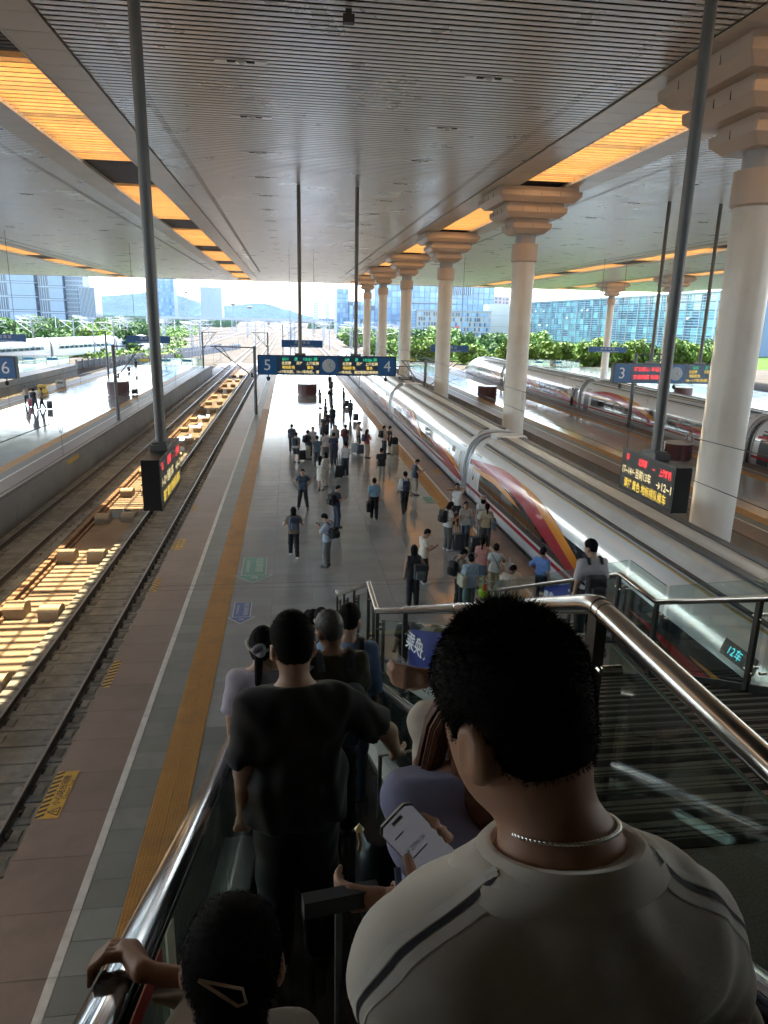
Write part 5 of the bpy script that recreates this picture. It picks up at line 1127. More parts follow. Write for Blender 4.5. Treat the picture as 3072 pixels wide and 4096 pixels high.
for i in range(5200):
    y = r_.uniform(620, 1500); x = r_.uniform(-0.5 * y, 0.45 * y)
    if -0.06 * y - 10 < x < 0.03 * y: continue
    R0 = r_.uniform(3, 6); o = len(fw)
    for q in range(4):
        a = r_.uniform(0, 3.14); s = R0; zc = r_.uniform(0.5, 4.2); o = len(fw)
        fw += [(x - s * math.cos(a), y - s * math.sin(a), -2 + zc * .3), (x + s * math.cos(a), y + s * math.sin(a), -2 + zc * .2), (x + s * .5 * math.cos(a), y + s * .5 * math.sin(a), zc), (x - s * .6 * math.cos(a), y - s * .6 * math.sin(a), zc * .9)]; FF.append((o, o + 1, o + 2, o + 3))
me = bpy.data.meshes.new('far_wood'); me.from_pydata(fw, [], FF); me.materials.append(M_leaf[1]); link('far_wood', me, None, 'distant green wood along the horizon', 'wood', kind='stuff')
# haze
hz = bpy.data.materials.new('haze_air'); hz.use_nodes = True; t = hz.node_tree; t.nodes.clear()
pv = t.nodes.new('ShaderNodeVolumePrincipled'); pv.inputs['Color'].default_value = (0.50, 0.68, 0.95, 1); pv.inputs['Density'].default_value = 0.6e-4; pv.inputs['Anisotropy'].default_value = 0.0
ou = t.nodes.new('ShaderNodeOutputMaterial'); t.links.new(pv.outputs[0], ou.inputs['Volume'])
b = MB(); b.box(-4300, 4300, -500, 6100, -6, 125); hzo = b.build('haze', hz, None, label='pale bluish summer haze in the air', cat='haze', kind='stuff')
# ================================================================== PEOPLE (implicit bodies polygonised with surface nets)
def surface(fn, lo, hi, res):
    lo = np.array(lo, np.float32); hi = np.array(hi, np.float32); n = np.maximum(((hi - lo) / res).astype(int) + 2, 4)
    ax = [lo[i] + res * np.arange(n[i], dtype=np.float32) for i in range(3)]
    G = np.stack(np.meshgrid(*ax, indexing='ij'), -1).reshape(-1, 3)
    D = fn(G).reshape(n).astype(np.float32)
    D[0] = D[-1] = 1; D[:, 0] = D[:, -1] = 1; D[:, :, 0] = D[:, :, -1] = 1
    s = D < 0
    c = np.zeros(tuple(n - 1), np.int8)
    for i in (0, 1):
        for j in (0, 1):
            for k in (0, 1): c += s[i:n[0] - 1 + i, j:n[1] - 1 + j, k:n[2] - 1 + k]
    act = (c > 0) & (c < 8); idx = -np.ones(act.shape, np.int64); cells = np.argwhere(act); idx[act] = np.arange(len(cells))
    acc = np.zeros((len(cells), 3), np.float32); cnt = np.zeros(len(cells), np.float32)
    I, J, K_ = cells.T
    for a in range(3):
        o1, o2 = [q for q in range(3) if q != a]
        for u in (0, 1):
            for v in (0, 1):
                off = [0, 0, 0]; off[o1] = u; off[o2] = v; p0 = (I + off[0], J + off[1], K_ + off[2]); off[a] = 1; p1 = (I + off[0], J + off[1], K_ + off[2])
                d0, d1 = D[p0], D[p1]; m = (d0 < 0) != (d1 < 0)
                t = np.where(m, d0 / np.where(m, d0 - d1, 1), 0); q = np.zeros((len(cells), 3), np.float32); q[:, o1] = u; q[:, o2] = v; q[:, a] = t
                acc += q * m[:, None]; cnt += m
    V = lo + res * (cells + acc / np.maximum(cnt, 1)[:, None]); F = []
    for a in range(3):
        b, c2 = (a + 1) % 3, (a + 2) % 3
        sl0 = [slice(None)] * 3; sl1 = [slice(None)] * 3; sl0[a] = slice(0, n[a] - 1); sl1[a] = slice(1, n[a])
        m = s[tuple(sl0)] != s[tuple(sl1)]; E_ = np.argwhere(m); ok = (E_[:, b] > 0) & (E_[:, c2] > 0) & (E_[:, b] < n[b] - 1) & (E_[:, c2] < n[c2] - 1); E_ = E_[ok]
        q = []
        for db, dc in ((-1, -1), (0, -1), (0, 0), (-1, 0)):
            e = E_.copy(); e[:, b] += db; e[:, c2] += dc; q.append(idx[e[:, 0], e[:, 1], e[:, 2]])
        Q = np.stack(q, 1); fl = s[tuple(sl0)][tuple(np.argwhere(m)[ok].T)] if len(E_) else np.zeros(0, bool)
        Q[~fl] = Q[~fl][:, ::-1]; F.append(Q[(Q >= 0).all(1)])
    return V, np.concatenate(F)
def mk_mesh(name, V, F, m):
    me = bpy.data.meshes.new(name); me.vertices.add(len(V)); me.vertices.foreach_set('co', V.astype(np.float32).ravel())
    me.loops.add(F.size); me.loops.foreach_set('vertex_index', F.ravel().astype(np.int32)); me.polygons.add(len(F)); me.polygons.foreach_set('loop_start', np.arange(0, F.size, 4, dtype=np.int32)); me.polygons.foreach_set('loop_total', np.full(len(F), 4, dtype=np.int32))
    me.polygons.foreach_set('use_smooth', np.ones(len(F), bool)); me.update(calc_edges=True); me.validate(); me.materials.append(m); return me
A3 = lambda *p: np.array(p, np.float32)
def cap(P, a, b, ra, rb=None, fl=None):
    """tapered capsule; fl flattens it along y"""
    rb = ra if rb is None else rb; a = np.asarray(a, np.float32); b = np.asarray(b, np.float32)
    if fl: P = P * A3(1, 1 / fl, 1); a = a * A3(1, 1 / fl, 1); b = b * A3(1, 1 / fl, 1)
    d = b - a; L2 = float(d @ d) + 1e-9; t = np.clip(((P - a) @ d) / L2, 0, 1)
    q = P - a - t[:, None] * d
    return np.sqrt((q * q).sum(1)) - (ra + t * (rb - ra))
def ell(P, c, r, Rm=None):
    q = P - np.asarray(c, np.float32)
    if Rm is not None: q = q @ Rm
    r = np.asarray(r, np.float32); k = np.sqrt(((q / r) ** 2).sum(1)); return (k - 1) * float(r.min())
def smin(a, b, k):
    h = np.clip(0.5 + 0.5 * (b - a) / k, 0, 1); return b * (1 - h) + a * h - k * h * (1 - h)
def ik(S_, T_, l1, l2, pole):
    S_, T_, pole = map(lambda v: np.asarray(v, float), (S_, T_, pole)); d = T_ - S_; L_ = np.linalg.norm(d); L_ = min(max(L_, abs(l1 - l2) + .01), l1 + l2 - .004); u = d / np.linalg.norm(d); T_ = S_ + u * L_
    a = (l1 * l1 - l2 * l2 + L_ * L_) / (2 * L_); h = math.sqrt(max(l1 * l1 - a * a, 0)); p = pole - u * (pole @ u); p /= np.linalg.norm(p) + 1e-9
    return S_ + u * a + p * h, T_
def rotm(yaw=0, pitch=0, roll=0):
    return np.array(Matrix.Rotation(yaw, 3, 'Z') @ Matrix.Rotation(-pitch, 3, 'X') @ Matrix.Rotation(roll, 3, 'Y'), np.float32)   # pitch > 0 bows the head
ARMS = {'down': ((.235, .03, .80), (.4, -1, 0)), 'phone': ((.07, .29, 1.13), (.6, -.5, -1)), 'phone_hi': ((.05, .27, 1.28), (.7, -.2, -1)), 'hip': ((.17, .02, 1.01), (1, -.6, 0)), 'head': ((.135, .05, 1.60), (1, .5, .1)), 'pull': ((.27, -.16, .82), (.3, -1, 0)), 'fwd': ((.20, .38, 1.08), (.5, -.3, -1)), 'swing': ((.23, .20, .84), (.3, -1, 0)), 'swing_back': ((.23, -.15, .82), (.3, -1, 0)), 'ear': ((.145, .03, 1.50), (1, .6, -.8)), 'strap': ((.13, .17, 1.27), (.8, -.2, -1)), 'cross': ((-.06, .22, 1.12), (.8, -.2, -1))}
LEGS = {'stand': ((-.10, 0, .085), (.10, .02, .085), 0, 0), 'walk': ((-.085, .24, .10), (.085, -.24, .13), 0, .35), 'walk2': ((-.085, -.22, .13), (.085, .20, .10), .35, 0), 'wide': ((-.19, 0, .085), (.19, .02, .085), 0, 0), 'lean': ((-.10, .10, .085), (.10, -.04, .085), 0, 0)}
SKIN = [mat('skin_light', (0.50, 0.31, 0.22), 0.5, noise=(9, 0.06)), mat('skin_tan', (0.40, 0.225, 0.15), 0.5, noise=(9, 0.06)), mat('skin_deep', (0.30, 0.165, 0.105), 0.5, noise=(9, 0.06))]
M_hair = mat('black_hair', (0.008, 0.007, 0.007), 0.75, noise=(60, 0.4), spec=0.12); M_hair_g = mat('greying_hair', (0.075, 0.07, 0.065), 0.55, noise=(70, 0.5)); M_hair_b = mat('auburn_hair', (0.10, 0.034, 0.014), 0.5, noise=(60, 0.4), spec=0.3); M_shave = mat('shaved_scalp', (0.28, 0.17, 0.12), 0.6)
M_eye = mat('eye_dark', (0.012, 0.01, 0.01), 0.2); M_lip = mat('lips', (0.32, 0.12, 0.10), 0.5)
CLOTH = {}
def cloth(c, rough=0.8):
    k = tuple(round(x, 3) for x in c)
    if k not in CLOTH: CLOTH[k] = mat('cloth_%d' % len(CLOTH), c, rough, noise=(18, 0.08), bump=(420, 0.12, 0.002), sheen=0.1)
    return CLOTH[k]
PEOPLE = []
def person(label, loc, rz=0, h=1.70, fem=False, arms=('down', 'down'), legs='stand', top=(0.5, 0.5, 0.5), top_kind='tee', sleeve=0.62, hem=0.86, bottom=(0.03, 0.03, 0.04), bottom_kind='pants', shoe=(0.05, 0.05, 0.05), hair='short', hairm=None, skin=0, head=(0, 0), res=0.018, lean=0.0, build=1.0, loose=0.018, group=None, sit=0.0, top_mat=None, shoulder=None, fold=0.004, face=False, hand0=None, shz=1.392, hscale=1.0, neck=0.0):
    s = h / 1.72; T = thing('person', label, 'person', loc, rz, group)
    sh = shoulder or (0.152 if fem else 0.172); bw = build
    cl, sl_ = math.cos(lean), math.sin(lean); zp = 0.94 - sit
    def up(p):  # torso frame: lean about the pelvis
        x, y, z = p; dz = z - 0.94; return np.array([x, y * cl + dz * sl_, zp + dz * cl - y * sl_])
    Lp = LEGS[legs]; hipL, hipR = np.array([-.085, 0, zp - .02]), np.array([.085, 0, zp - .02])
    kL, aL = ik(hipL, Lp[0], .42, .42, (0, 1, 0)); kR, aR = ik(hipR, Lp[1], .42, .42, (0, 1, 0))
    arm = []
    for sg, a in zip((-1, 1), arms):
        tgt, pole = ARMS[a] if isinstance(a, str) else a
        S_ = up((sg * sh, -.01, shz)); 
        if isinstance(a, str): Tg = up((tgt[0] * sg, tgt[1], tgt[2]))
        else: Tg = np.array((tgt[0], tgt[1], tgt[2])) / s
        E_, W_ = ik(S_, Tg, .285, .25, (pole[0] * sg, pole[1], pole[2])); arm.append((S_, E_, W_))
    nb = up((0, -.015, 1.45)); Rh = rotm(head[0], head[1] + lean * .5); hc = nb + Rh @ (np.array([0, .025, .165]) * (.45 + .55 * hscale)) + np.array([0, 0, neck]); Rmf = Rh
    hr = tuple(q * hscale for q in ((.079, .099, .117) if not fem else (.076, .095, .113)))
    if hscale > 1.2: hr = (hr[0] * 1.10, hr[1] * 1.02, hr[2] * .86)
    H_ = lambda p: hc + Rh @ (np.array(p, float) * hscale)
    cap_ = lambda P, a, b, ra, rb=None, fl=None: cap(P, a, b, ra, rb, fl)
    def torso(P, o=0.0, k=.05):
        d = cap_(P, up((-.088 * bw, -.005, 1.29)), up((.088 * bw, -.005, 1.29)), .106 * (bw ** .5) + o, None, .84)
        d = smin(d, cap_(P, up((-sh + .05, -.012, shz)), up((sh - .05, -.012, shz)), .054 + o), k)
        d = smin(d, cap_(P, up((-.055 * bw, .0, 1.08)), up((.055 * bw, .0, 1.08)), (.104 if not fem else .088) * bw + o, None, .84), .09)
        d = smin(d, cap_(P, np.array([-.065 * bw, -.008, zp]), np.array([.065 * bw, -.008, zp]), (.102 if not fem else .112) * bw + o, None, .9), .08)
        if fem: d = smin(d, np.minimum(ell(P, up((-.065, .09, 1.24)), (.06 + o, .055 + o, .06 + o)), ell(P, up((.065, .09, 1.24)), (.06 + o, .055 + o, .06 + o))), .05)
        for sg in (-1, 1): d = smin(d, cap_(P, up((sg * .035, -.02, 1.445)), up((sg * (sh - .02), -.014, shz - .004)), .046 + o, .046 + o), .05)      # trapezius slope
        return smin(d, cap_(P, up((0, -.02, 1.40)), up((0, -.012, 1.46)), .072 + o * .6, .058 + o * .6), .05)
    def headf(P):
        d = ell(P, hc, hr, Rmf); d = smin(d, ell(P, H_((0, .028, -.055)), (.054, .062, .062), Rmf), .03)
        d = smin(d, ell(P, H_((0, .092, -.012)), (.013, .022, .024), Rmf), .012); d = smin(d, ell(P, H_((0, .088, -.045)), (.022, .012, .009), Rmf), .012)
        for sg in (-1, 1): d = smin(d, ell(P, H_((sg * .086, -.012, -.014)), (.015 * hscale, .029 * hscale, .037 * hscale), Rmf), .006)
        if res < .0125:
            for sg in (-1, 1): d = np.maximum(d, -(smin(ell(P, H_((sg * .101, .000, -.012)), (.011, .016, .022), Rmf), ell(P, H_((sg * .101, -.004, .004)), (.009, .018, .012), Rmf), .01)))
        return smin(d, cap_(P, nb, hc + Rh @ np.array([0, -.02, -.05]), .058 if not fem else .048, .054 if not fem else .045), .03)
    def armf(P, i, o=0.0):
        S_, E_, W_ = arm[i]; return smin(cap_(P, S_, E_, .048 * bw ** .5 + o, .041 + o), cap_(P, E_, W_, .042 + o, .027 + o), .02)
    def legf(P, o=0.0, oz=0.0):
        d = None
        for hp, kn, an in ((hipL, kL, aL), (hipR, kR, aR)):
            q = smin(cap_(P, hp, kn, .078 * bw ** .7 + o, .052 + o + oz), cap_(P, kn, an, .052 + o + oz, .034 + o + oz), .03); d = q if d is None else smin(d, q, .03)
        return d
    def footdir(i): y = Lp[2 + i]; return np.array([0.03 * (1 if i else -1), math.cos(y), -math.sin(y)])
    def foot(P, i, o=0.0):
        a = (aL, aR)[i]; d = footdir(i); heel = a + np.array([0, -.045, -.04]); toe = a + d * .16 + np.array([0, 0, -.052]); return smin(cap_(P, heel, toe, .036 + o, .030 + o), cap_(P, a, heel + d * .03, .034 + o), .02)
    def handf(P, i):
        S_, E_, W_ = arm[i]; d = W_ - E_; d = d / np.linalg.norm(d); sg = -1 if i == 0 else 1
        side = np.cross(d, (0, 1, 0) if abs(d[1]) < .8 else (0, 0, 1)); side /= np.linalg.norm(side); nrm = np.cross(side, d)
        if nrm @ np.array([-sg, .4, .2]) < 0: nrm = -nrm          # palm faces the body
        side = np.cross(d, nrm)
        q = None
        for j in range(4):
            b0 = W_ + d * .03 + side * (j - 1.5) * .011; kn = W_ + d * .088 + side * (j - 1.5) * .019; ln = (.036, .043, .041, .032)[j]
            f1 = kn + (d * .86 + nrm * .5) * ln; f2 = f1 + (d * .35 + nrm * .93) * ln * .75; f3 = f2 + (-d * .2 + nrm * .97) * ln * .5
            w = smin(cap_(P, b0, kn, .013, .011), cap_(P, kn, f1, .0105, .0095), .006); w = np.minimum(w, np.minimum(cap_(P, f1, f2, .0095, .0085), cap_(P, f2, f3, .0085, .007)))
            q = w if q is None else smin(q, w, .004)
        tb = W_ + d * .03 + side * .022 * (1 if True else -1); t1 = tb + (d * .6 + side * .55 + nrm * .55) * .045; t2 = t1 + (d * .75 + side * .1 + nrm * .6) * .032
        q = smin(q, np.minimum(cap_(P, tb, t1, .013, .011), cap_(P, t1, t2, .0105, .009)), .008); return smin(q, cap_(P, W_ - d * .03, W_ + d * .03, .026, .024), .015)
    def handc(P):
        q = None
        for a, b_, r0, r1 in hand0: w = cap_(P, np.array(a) / s, np.array(b_) / s, r0, r1); q = w if q is None else smin(q, w, .006)
        return smin(q, cap_(P, arm[0][2] - (arm[0][2] - arm[0][1]) * .12, arm[0][2], .027, .026), .02)
    def bodyf(P):
        d = smin(torso(P, -.004), headf(P), .02)
        for i in (0, 1): d = smin(d, armf(P, i), .025)
        d = smin(d, legf(P, -.004), .03)
        for i in (0, 1): d = smin(d, foot(P, i, -.006), .02)
        return d
    pts = [nb, hc, aL, aR, kL, kR, up((sh + .08, .12, 1.3)), up((-sh - .08, -.13, 1.3))] + [q for a in arm for q in a]
    lo = np.min(pts, 0) - .17; hi = np.max(pts, 0) + .17; lo[2] = max(min(lo[2], -.0), -.02)
    V, F = surface(bodyf, lo, hi, res); Vs = [V]; Fs = [F]
    if res < .025:
        for i in (0, 1):
            W_ = arm[i][2]; v, f = surface(handc if (i == 0 and hand0) else (lambda P: handf(P, i)), W_ - .17, W_ + .17, min(res * .55, .009)); Fs.append(f + sum(map(len, Vs))); Vs.append(v)
    V = np.concatenate(Vs) * s; F = np.concatenate(Fs)
    body = link('body', mk_mesh('body', V, F, SKIN[skin] if isinstance(skin, int) else skin), T)
    W3 = lambda P, A: A * (np.sin(P[:, 2] * 34 + 9 * P[:, 0] + 3 * np.sin(P[:, 0] * 21 + P[:, 1] * 13)) * .6 + np.sin(P[:, 0] * 27 - P[:, 2] * 15 + 4 * np.sin(P[:, 2] * 9)) * .4 + np.sin(P[:, 1] * 40 + P[:, 2] * 22) * .3)
    def sub(name, fn, lo_, hi_, m, r=res): 
        v, f = surface(fn, lo_, hi_, r)
        if len(v) == 0: return None
        return link(name, mk_mesh(name, v * s, f, m), T)
    # --- upper garment
    hz_ = hem if not sit else hem - sit
    def topf(P):
        o = loose; d = torso(P, o)
        for i in (0, 1):
            S_, E_, W_ = arm[i]; d_ = E_ - S_
            if sleeve <= 0: continue
            if sleeve <= 1: e = S_ + d_ * sleeve; q = cap_(P, S_, S_ + d_, .050 * bw ** .5 + o, .047 + o + .012); u = d_ / np.linalg.norm(d_); q = np.maximum(q, (P - e) @ u.astype(np.float32))
            else:
                e = E_ + (W_ - E_) * (sleeve - 1); u = (W_ - E_) / np.linalg.norm(W_ - E_); q = smin(cap_(P, S_, E_, .056 + o, .048 + o), np.maximum(cap_(P, E_, W_, .048 + o, .036 + o), (P - e) @ u.astype(np.float32)), .015)
            d = smin(d, q, .03)
        if bottom_kind == 'dress' or top_kind == 'long': d = smin(d, cap_(P, np.array([0, 0, zp - .02]), np.array([0, 0, hem]), .15 + o, .19 + o, .8), .05)
        elif hem < .90:
            for sg in (-1, 1): d = smin(d, cap_(P, np.array([sg * .05 * bw, 0, zp + .08]), np.array([sg * .06 * bw, 0, hz_ - .1]), .112 * bw + o, .122 * bw + o, .94), .05)
        d = d + W3(P, fold)
        if res < .012: d = d + fold * 1.1 * np.sin(P[:, 0] * 62 + 2.6 * np.sin(P[:, 2] * 7.5) + 8 * P[:, 1]) * np.clip((1.30 - P[:, 2]) / .18, 0, 1) * np.clip(np.abs(P[:, 0]) / .13, 0.12, 1)
        d = np.maximum(d, hz_ - P[:, 2]); d = np.maximum(d, (P[:, 2] - (nb[2] + .012)) * .95 + (P[:, 1] - nb[1]) * .30); d = np.maximum(d, -(cap_(P, nb + np.array([0, .008, -.05]), nb + np.array([0, .02, .2]), .064 if not fem else .066)))
        if top_kind == 'sleeveless': 
            for sg in (-1, 1): d = np.maximum(d, -(ell(P, up((sg * (sh + .045), 0, 1.37)), (.055, .12, .12))))
        return d
    tl = np.minimum(np.min([up((-sh - .12, -.2, 1.0)), arm[0][0], arm[0][1], arm[1][1], arm[0][2], arm[1][2]], 0) - .1, [-.3, -.26, 9]); th = np.maximum(np.max([up((sh + .12, .2, 1.5)), arm[0][1], arm[1][1], arm[0][2], arm[1][2]], 0) + .1, [.3, .26, -9]); tl[2] = hz_ - .03; th[2] = max(nb[2] + .12, arm[0][1][2] + .1, arm[1][1][2] + .1)
    sub({'shirt': 'shirt', 'blouse': 'blouse', 'polo': 'polo_shirt', 'sleeveless': 'sleeveless_top', 'long': 'dress'}.get(top_kind, 't_shirt'), topf, tl, th, top_mat or cloth(top))
    if top_kind in ('shirt', 'polo'):
        cb = MB(); nn = 16; c0 = nb + np.array([0, .01, .012])
        rings = [[tuple((c0 + np.array([math.cos(2 * math.pi * q / nn) * r_, math.sin(2 * math.pi * q / nn) * r_ * .95, dz])) * s) for q in range(nn)] for r_, dz in ((.083, -.035), (.072, .018), (.066, .018), (.066, -.03))]
        cb.loft(rings, cap=False); cb.build('collar', top_mat or cloth(top), T, 60)
    # --- lower garment
    if bottom_kind != 'dress':
        def botf(P):
            if bottom_kind == 'skirt':
                d = np.minimum(cap_(P, np.array([-.05, 0, zp + .04]), np.array([-.06, 0, .3]), .128, .16, .95), cap_(P, np.array([.05, 0, zp + .04]), np.array([.06, 0, .3]), .128, .16, .95)); d = np.maximum(d, .52 - P[:, 2])
            else:
                d = legf(P, .016 + loose * .4, .012); d = smin(d, cap_(P, np.array([-.065 * bw, -.008, zp + .01]), np.array([.065 * bw, -.008, zp + .01]), .106 * bw + .014, None, .92), .05)
                zcut = {'pants': .075, 'shorts': .50, 'crop': .22}[bottom_kind] - (0 if not sit else .0)
                d = np.maximum(d, zcut - P[:, 2])
            return np.maximum(d + W3(P, .004), P[:, 2] - (zp + .085 if hem >= .9 else hz_ + .06))
        bl = np.min([hipL, hipR, kL, kR, aL, aR], 0) - .16; bh = np.max([hipL, hipR, kL, kR, aL, aR], 0) + .16; bl[2] = max(bl[2], 0.0); bh[2] = zp + .13
        sub({'skirt': 'skirt', 'shorts': 'shorts'}.get(bottom_kind, 'trousers'), botf, bl, bh, cloth(bottom))
    for i in (0, 1):
        a = (aL, aR)[i]; sub('shoe', lambda P: np.maximum(foot(P, i, .008), P[:, 2] - a[2] - .02), a + A3(-.09, -.14, -.13), a + A3(.10, .28, .06), cloth(shoe, .5), max(min(res, .014), .008))
    # --- hair
    hm = hairm or M_hair
    if hair != 'none':
        def hairf(P):
            q = (P - hc.astype(np.float32)) @ Rmf / np.float32(hscale); x, y, z = q.T
            o = {'short': .012, 'buzz': .005, 'bald': .003}.get(hair, .016)
            d = ell(P, H_((0, -.006, .010)), (hr[0] + o, hr[1] + o - .002, hr[2] + o), Rmf)
            if hair == 'short': d = d + .006 - .014 * np.clip((z - .0) / .07, 0, 1)
            front = np.maximum(y - .045 - np.clip(-(z - .05), 0, 1) * -.9, -1) if False else (y - (.055 + (z - .055) * .55))      # hairline falls back towards the temples
            low = -.055 - z if hair in ('short', 'buzz', 'bald') else -.095 - z
            d = np.maximum(d, np.minimum(np.maximum(front, -.2), np.where(z > .075, -1, front)))
            low2 = np.where(y > -.02, -.012 - z, low + np.clip(y + .06, 0, .05) * .8); d = np.maximum(d, low2)
            if hair in ('short', 'buzz', 'bald', 'bun', 'pony'):
                for sg in (-1, 1): d = np.maximum(d, -(ell(P, H_((sg * .088, -.008, -.016)), (.03, .034, .043), Rmf)))
            if hair not in ('buzz', 'bald') and res > .012: d = d + .003 * np.sin(x * 150 + 30 * z) * np.sin(y * 120 - 50 * z)
            if hair == 'long': d = smin(d, np.maximum(cap_(P, H_((0, -.055, .0)), H_((0, -.085, -.27)), .088, .07), -(ell(P, H_((0, .04, -.05)), (.078, .085, .12), Rmf))), .03)
            if hair == 'bob': d = smin(d, np.maximum(cap_(P, H_((0, -.02, .0)), H_((0, -.035, -.10)), .092, .09), -(ell(P, H_((0, .055, -.05)), (.066, .10, .13), Rmf))), .02)
            if hair == 'bun': d = smin(d, ell(P, H_((0, -.115, .03)), (.045, .04, .045), Rmf), .015)
            if hair == 'pony': d = smin(d, cap_(P, H_((0, -.105, .01)), H_((0, -.14, -.22)), .034, .022), .02)
            return d
        lo_ = hc - A3(.16, .2, .16); hi_ = hc + A3(.16, .2, .18)
        if hair in ('long', 'pony', 'bob'): lo_ = lo_ - A3(.02, .08, .24)
        sub('hair', hairf, lo_, hi_, M_shave if hair == 'bald' else hm, min(res, .011))
    # --- face
    if face:
        for sg in (-1, 1):
            fm = MB(); c = H_((sg * .033, .090, .008)); fm.lathe([(.001, -.007), (.011, -.003), (.011, .003), (.001, .007)], tuple(c * s), n=8); fm.build('eye', M_eye, body)
            fm = MB(); fm.tube([tuple(H_((sg * .016, .100, .030)) * s), tuple(H_((sg * .050, .086, .030)) * s)], .005, 5); fm.build('eyebrow', M_hair, body)
        fm = MB(); fm.tube([tuple(H_((-.02, .098, -.048)) * s), tuple(H_((0, .104, -.050)) * s), tuple(H_((.02, .098, -.048)) * s)], .005, 5); fm.build('lips', M_lip, body)
    return T, dict(s=s, arm=[[q * s for q in a] for a in arm], nb=nb * s, hc=hc * s, Rh=Rh, up=lambda p: up(p) * s, zp=zp * s)
def wpt(T, p): 
    c, q = math.cos(T.rotation_euler.z), math.sin(T.rotation_euler.z); return Vector((T.location.x + p[0] * c - p[1] * q, T.location.y + p[0] * q + p[1] * c, T.location.z + p[2]))
# ---- bags
def backpack(pt, label, col, z0=1.02, w=.30, h=.44, d=.16, accent=None, drop=0.0, side=0.0, one_strap=False):
    T, I = pt; s = I['s']; m = cloth(col, .65); B = thing('backpack', label, 'backpack', tuple(T.location), T.rotation_euler.z)
    def bf(P):
        q = np.abs(P - A3(side, -.135 - d / 2, z0 + h / 2 - drop)) - A3(w / 2 - .05, d / 2 - .05, h / 2 - .06); o = np.sqrt((np.maximum(q, 0) ** 2).sum(1)) + np.minimum(q.max(1), 0) - .055
        return o + .004 * np.sin(P[:, 2] * 40 + P[:, 0] * 30)
    v, f = surface(bf, (side - w, -.2 - d, z0 - drop - .05), (side + w, -.05, z0 + h - drop + .06), .016); link('pack', mk_mesh('pack', v * s, f, m), B)
    pf = lambda P: (lambda q: np.sqrt((np.maximum(q, 0) ** 2).sum(1)) + np.minimum(q.max(1), 0) - .035)(np.abs(P - A3(side, -.15 - d, z0 + h * .34 - drop)) - A3(w / 2 - .08, .02, h * .18))
    v, f = surface(pf, (side - w, -.27 - d, z0 - drop - .05), (side + w, -.08 - d, z0 + h), .014); link('front_pocket', mk_mesh('front_pocket', v * s, f, cloth(accent or col, .6)), B)
    for sg in (-1, 1):
        if one_strap and sg < 0: continue
        p = [I['up']((sg * .10, -.14, 1.40)), I['up']((sg * .105, -.08, 1.478)), I['up']((sg * .11, 0.0, 1.485)), I['up']((sg * .115, .09, 1.42)), I['up']((sg * .13, .135, 1.28)), I['up']((sg * .165, .07, 1.14)), I['up']((sg * .15, -.12, 1.08))]
        st_ = MB(); st_.tube([tuple(q) for q in p], .026 * s, 8, flat=.35, up=(0, 0, 1) if False else None); st_.build('strap', m, B, 60)
    return B
M_case = {}
def suitcase(x, y, z, label, col, rz=0, h=.62, handle=.38, w=.42, d=.26):
    B = thing('suitcase', label, 'suitcase', (x, y, z), rz); m = mat('case_%d' % len(MATS), col, .35, coat=.3)
    b = MB(); 
    def rr(zz, g_): return [(-w / 2 + g_, -d / 2, zz), (w / 2 - g_, -d / 2, zz), (w / 2, -d / 2 + g_, zz), (w / 2, d / 2 - g_, zz), (w / 2 - g_, d / 2, zz), (-w / 2 + g_, d / 2, zz), (-w / 2, d / 2 - g_, zz), (-w / 2, -d / 2 + g_, zz)]
    b.loft([[(a * .93, c * .9, .06) for a, c, _ in rr(0, .05)], rr(.10, .05), rr(h, .05), [(a * .93, c * .9, h + .04) for a, c, _ in rr(0, .05)]]); b.build('shell', m, B, 50)
    b = MB()
    for i in range(5): xx = -w / 2 + .07 + i * (w - .14) / 4; b.box(xx - .012, xx + .012, -d / 2 - .006, d / 2 + .006, .12, h - .03)
    b.build('ribs', m, B)
    for sx in (-1, 1):
        for sy in (-1, 1): b = MB(); b.tube([(sx * (w / 2 - .05) - .012, sy * (d / 2 - .05), .03), (sx * (w / 2 - .05) + .012, sy * (d / 2 - .05), .03)], .03, 10); b.build('wheel', M_sblack, B)
    if handle: b = MB(); b.tube([(-.09, d * .3, h), (-.09, d * .3, h + handle), (.09, d * .3, h + handle), (.09, d * .3, h)], .011, 6); b.build('pull_handle', M_inox2, B)
    return B
def phone(pt, i, label, fwd=.03):
    T, I = pt; S_, E_, W_ = I['arm'][i]; d = (W_ - E_); d /= np.linalg.norm(d); c = W_ + d * .10; up_ = np.array([0, .45, .9]); p = wpt(T, c + np.array([0, .02, .03]))
    b = MB(); b.bbox(-.037, .037, -.075, .075, -.004, .004, .002); o = b.build('phone', M_sblack, None, label=label, cat='phone'); o.location = p; o.rotation_euler = (R(35), 0, T.rotation_euler.z); return o
def shoulder_bag(pt, label, col, side=1, w=.34, h=.34, z0=.82, tote=False):
    T, I = pt; s = I['s']; B = thing('shoulder_bag', label, 'bag', tuple(T.location), T.rotation_euler.z); x = side * .26
    def bf(P):
        t = (P[:, 2] - z0) / h; q = np.abs(P - A3(x, -.04, z0 + h / 2)) - np.stack([np.full(len(P), .035), np.full(len(P), w / 2 - .05), np.full(len(P), h / 2 - .05)], 1); return np.sqrt((np.maximum(q, 0) ** 2).sum(1)) + np.minimum(q.max(1), 0) - .05 + .006 * np.sin(P[:, 1] * 30 + P[:, 2] * 22)
    v, f = surface(bf, (x - .15, -.35, z0 - .08), (x + .15, .3, z0 + h + .08), .015); link('bag', mk_mesh('bag', v * s, f, cloth(col, .7)), B)
    b = MB(); b.tube([tuple(np.array(p) * s) for p in ((x, -.15, z0 + h * .9), (side * .16, -.10, 1.38), (side * .15, -.02, 1.475), (side * .16, .08, 1.40), (x, .09, z0 + h * .9))], .016, 6, flat=.5); b.build('strap', cloth(col, .7), B, 60); return B
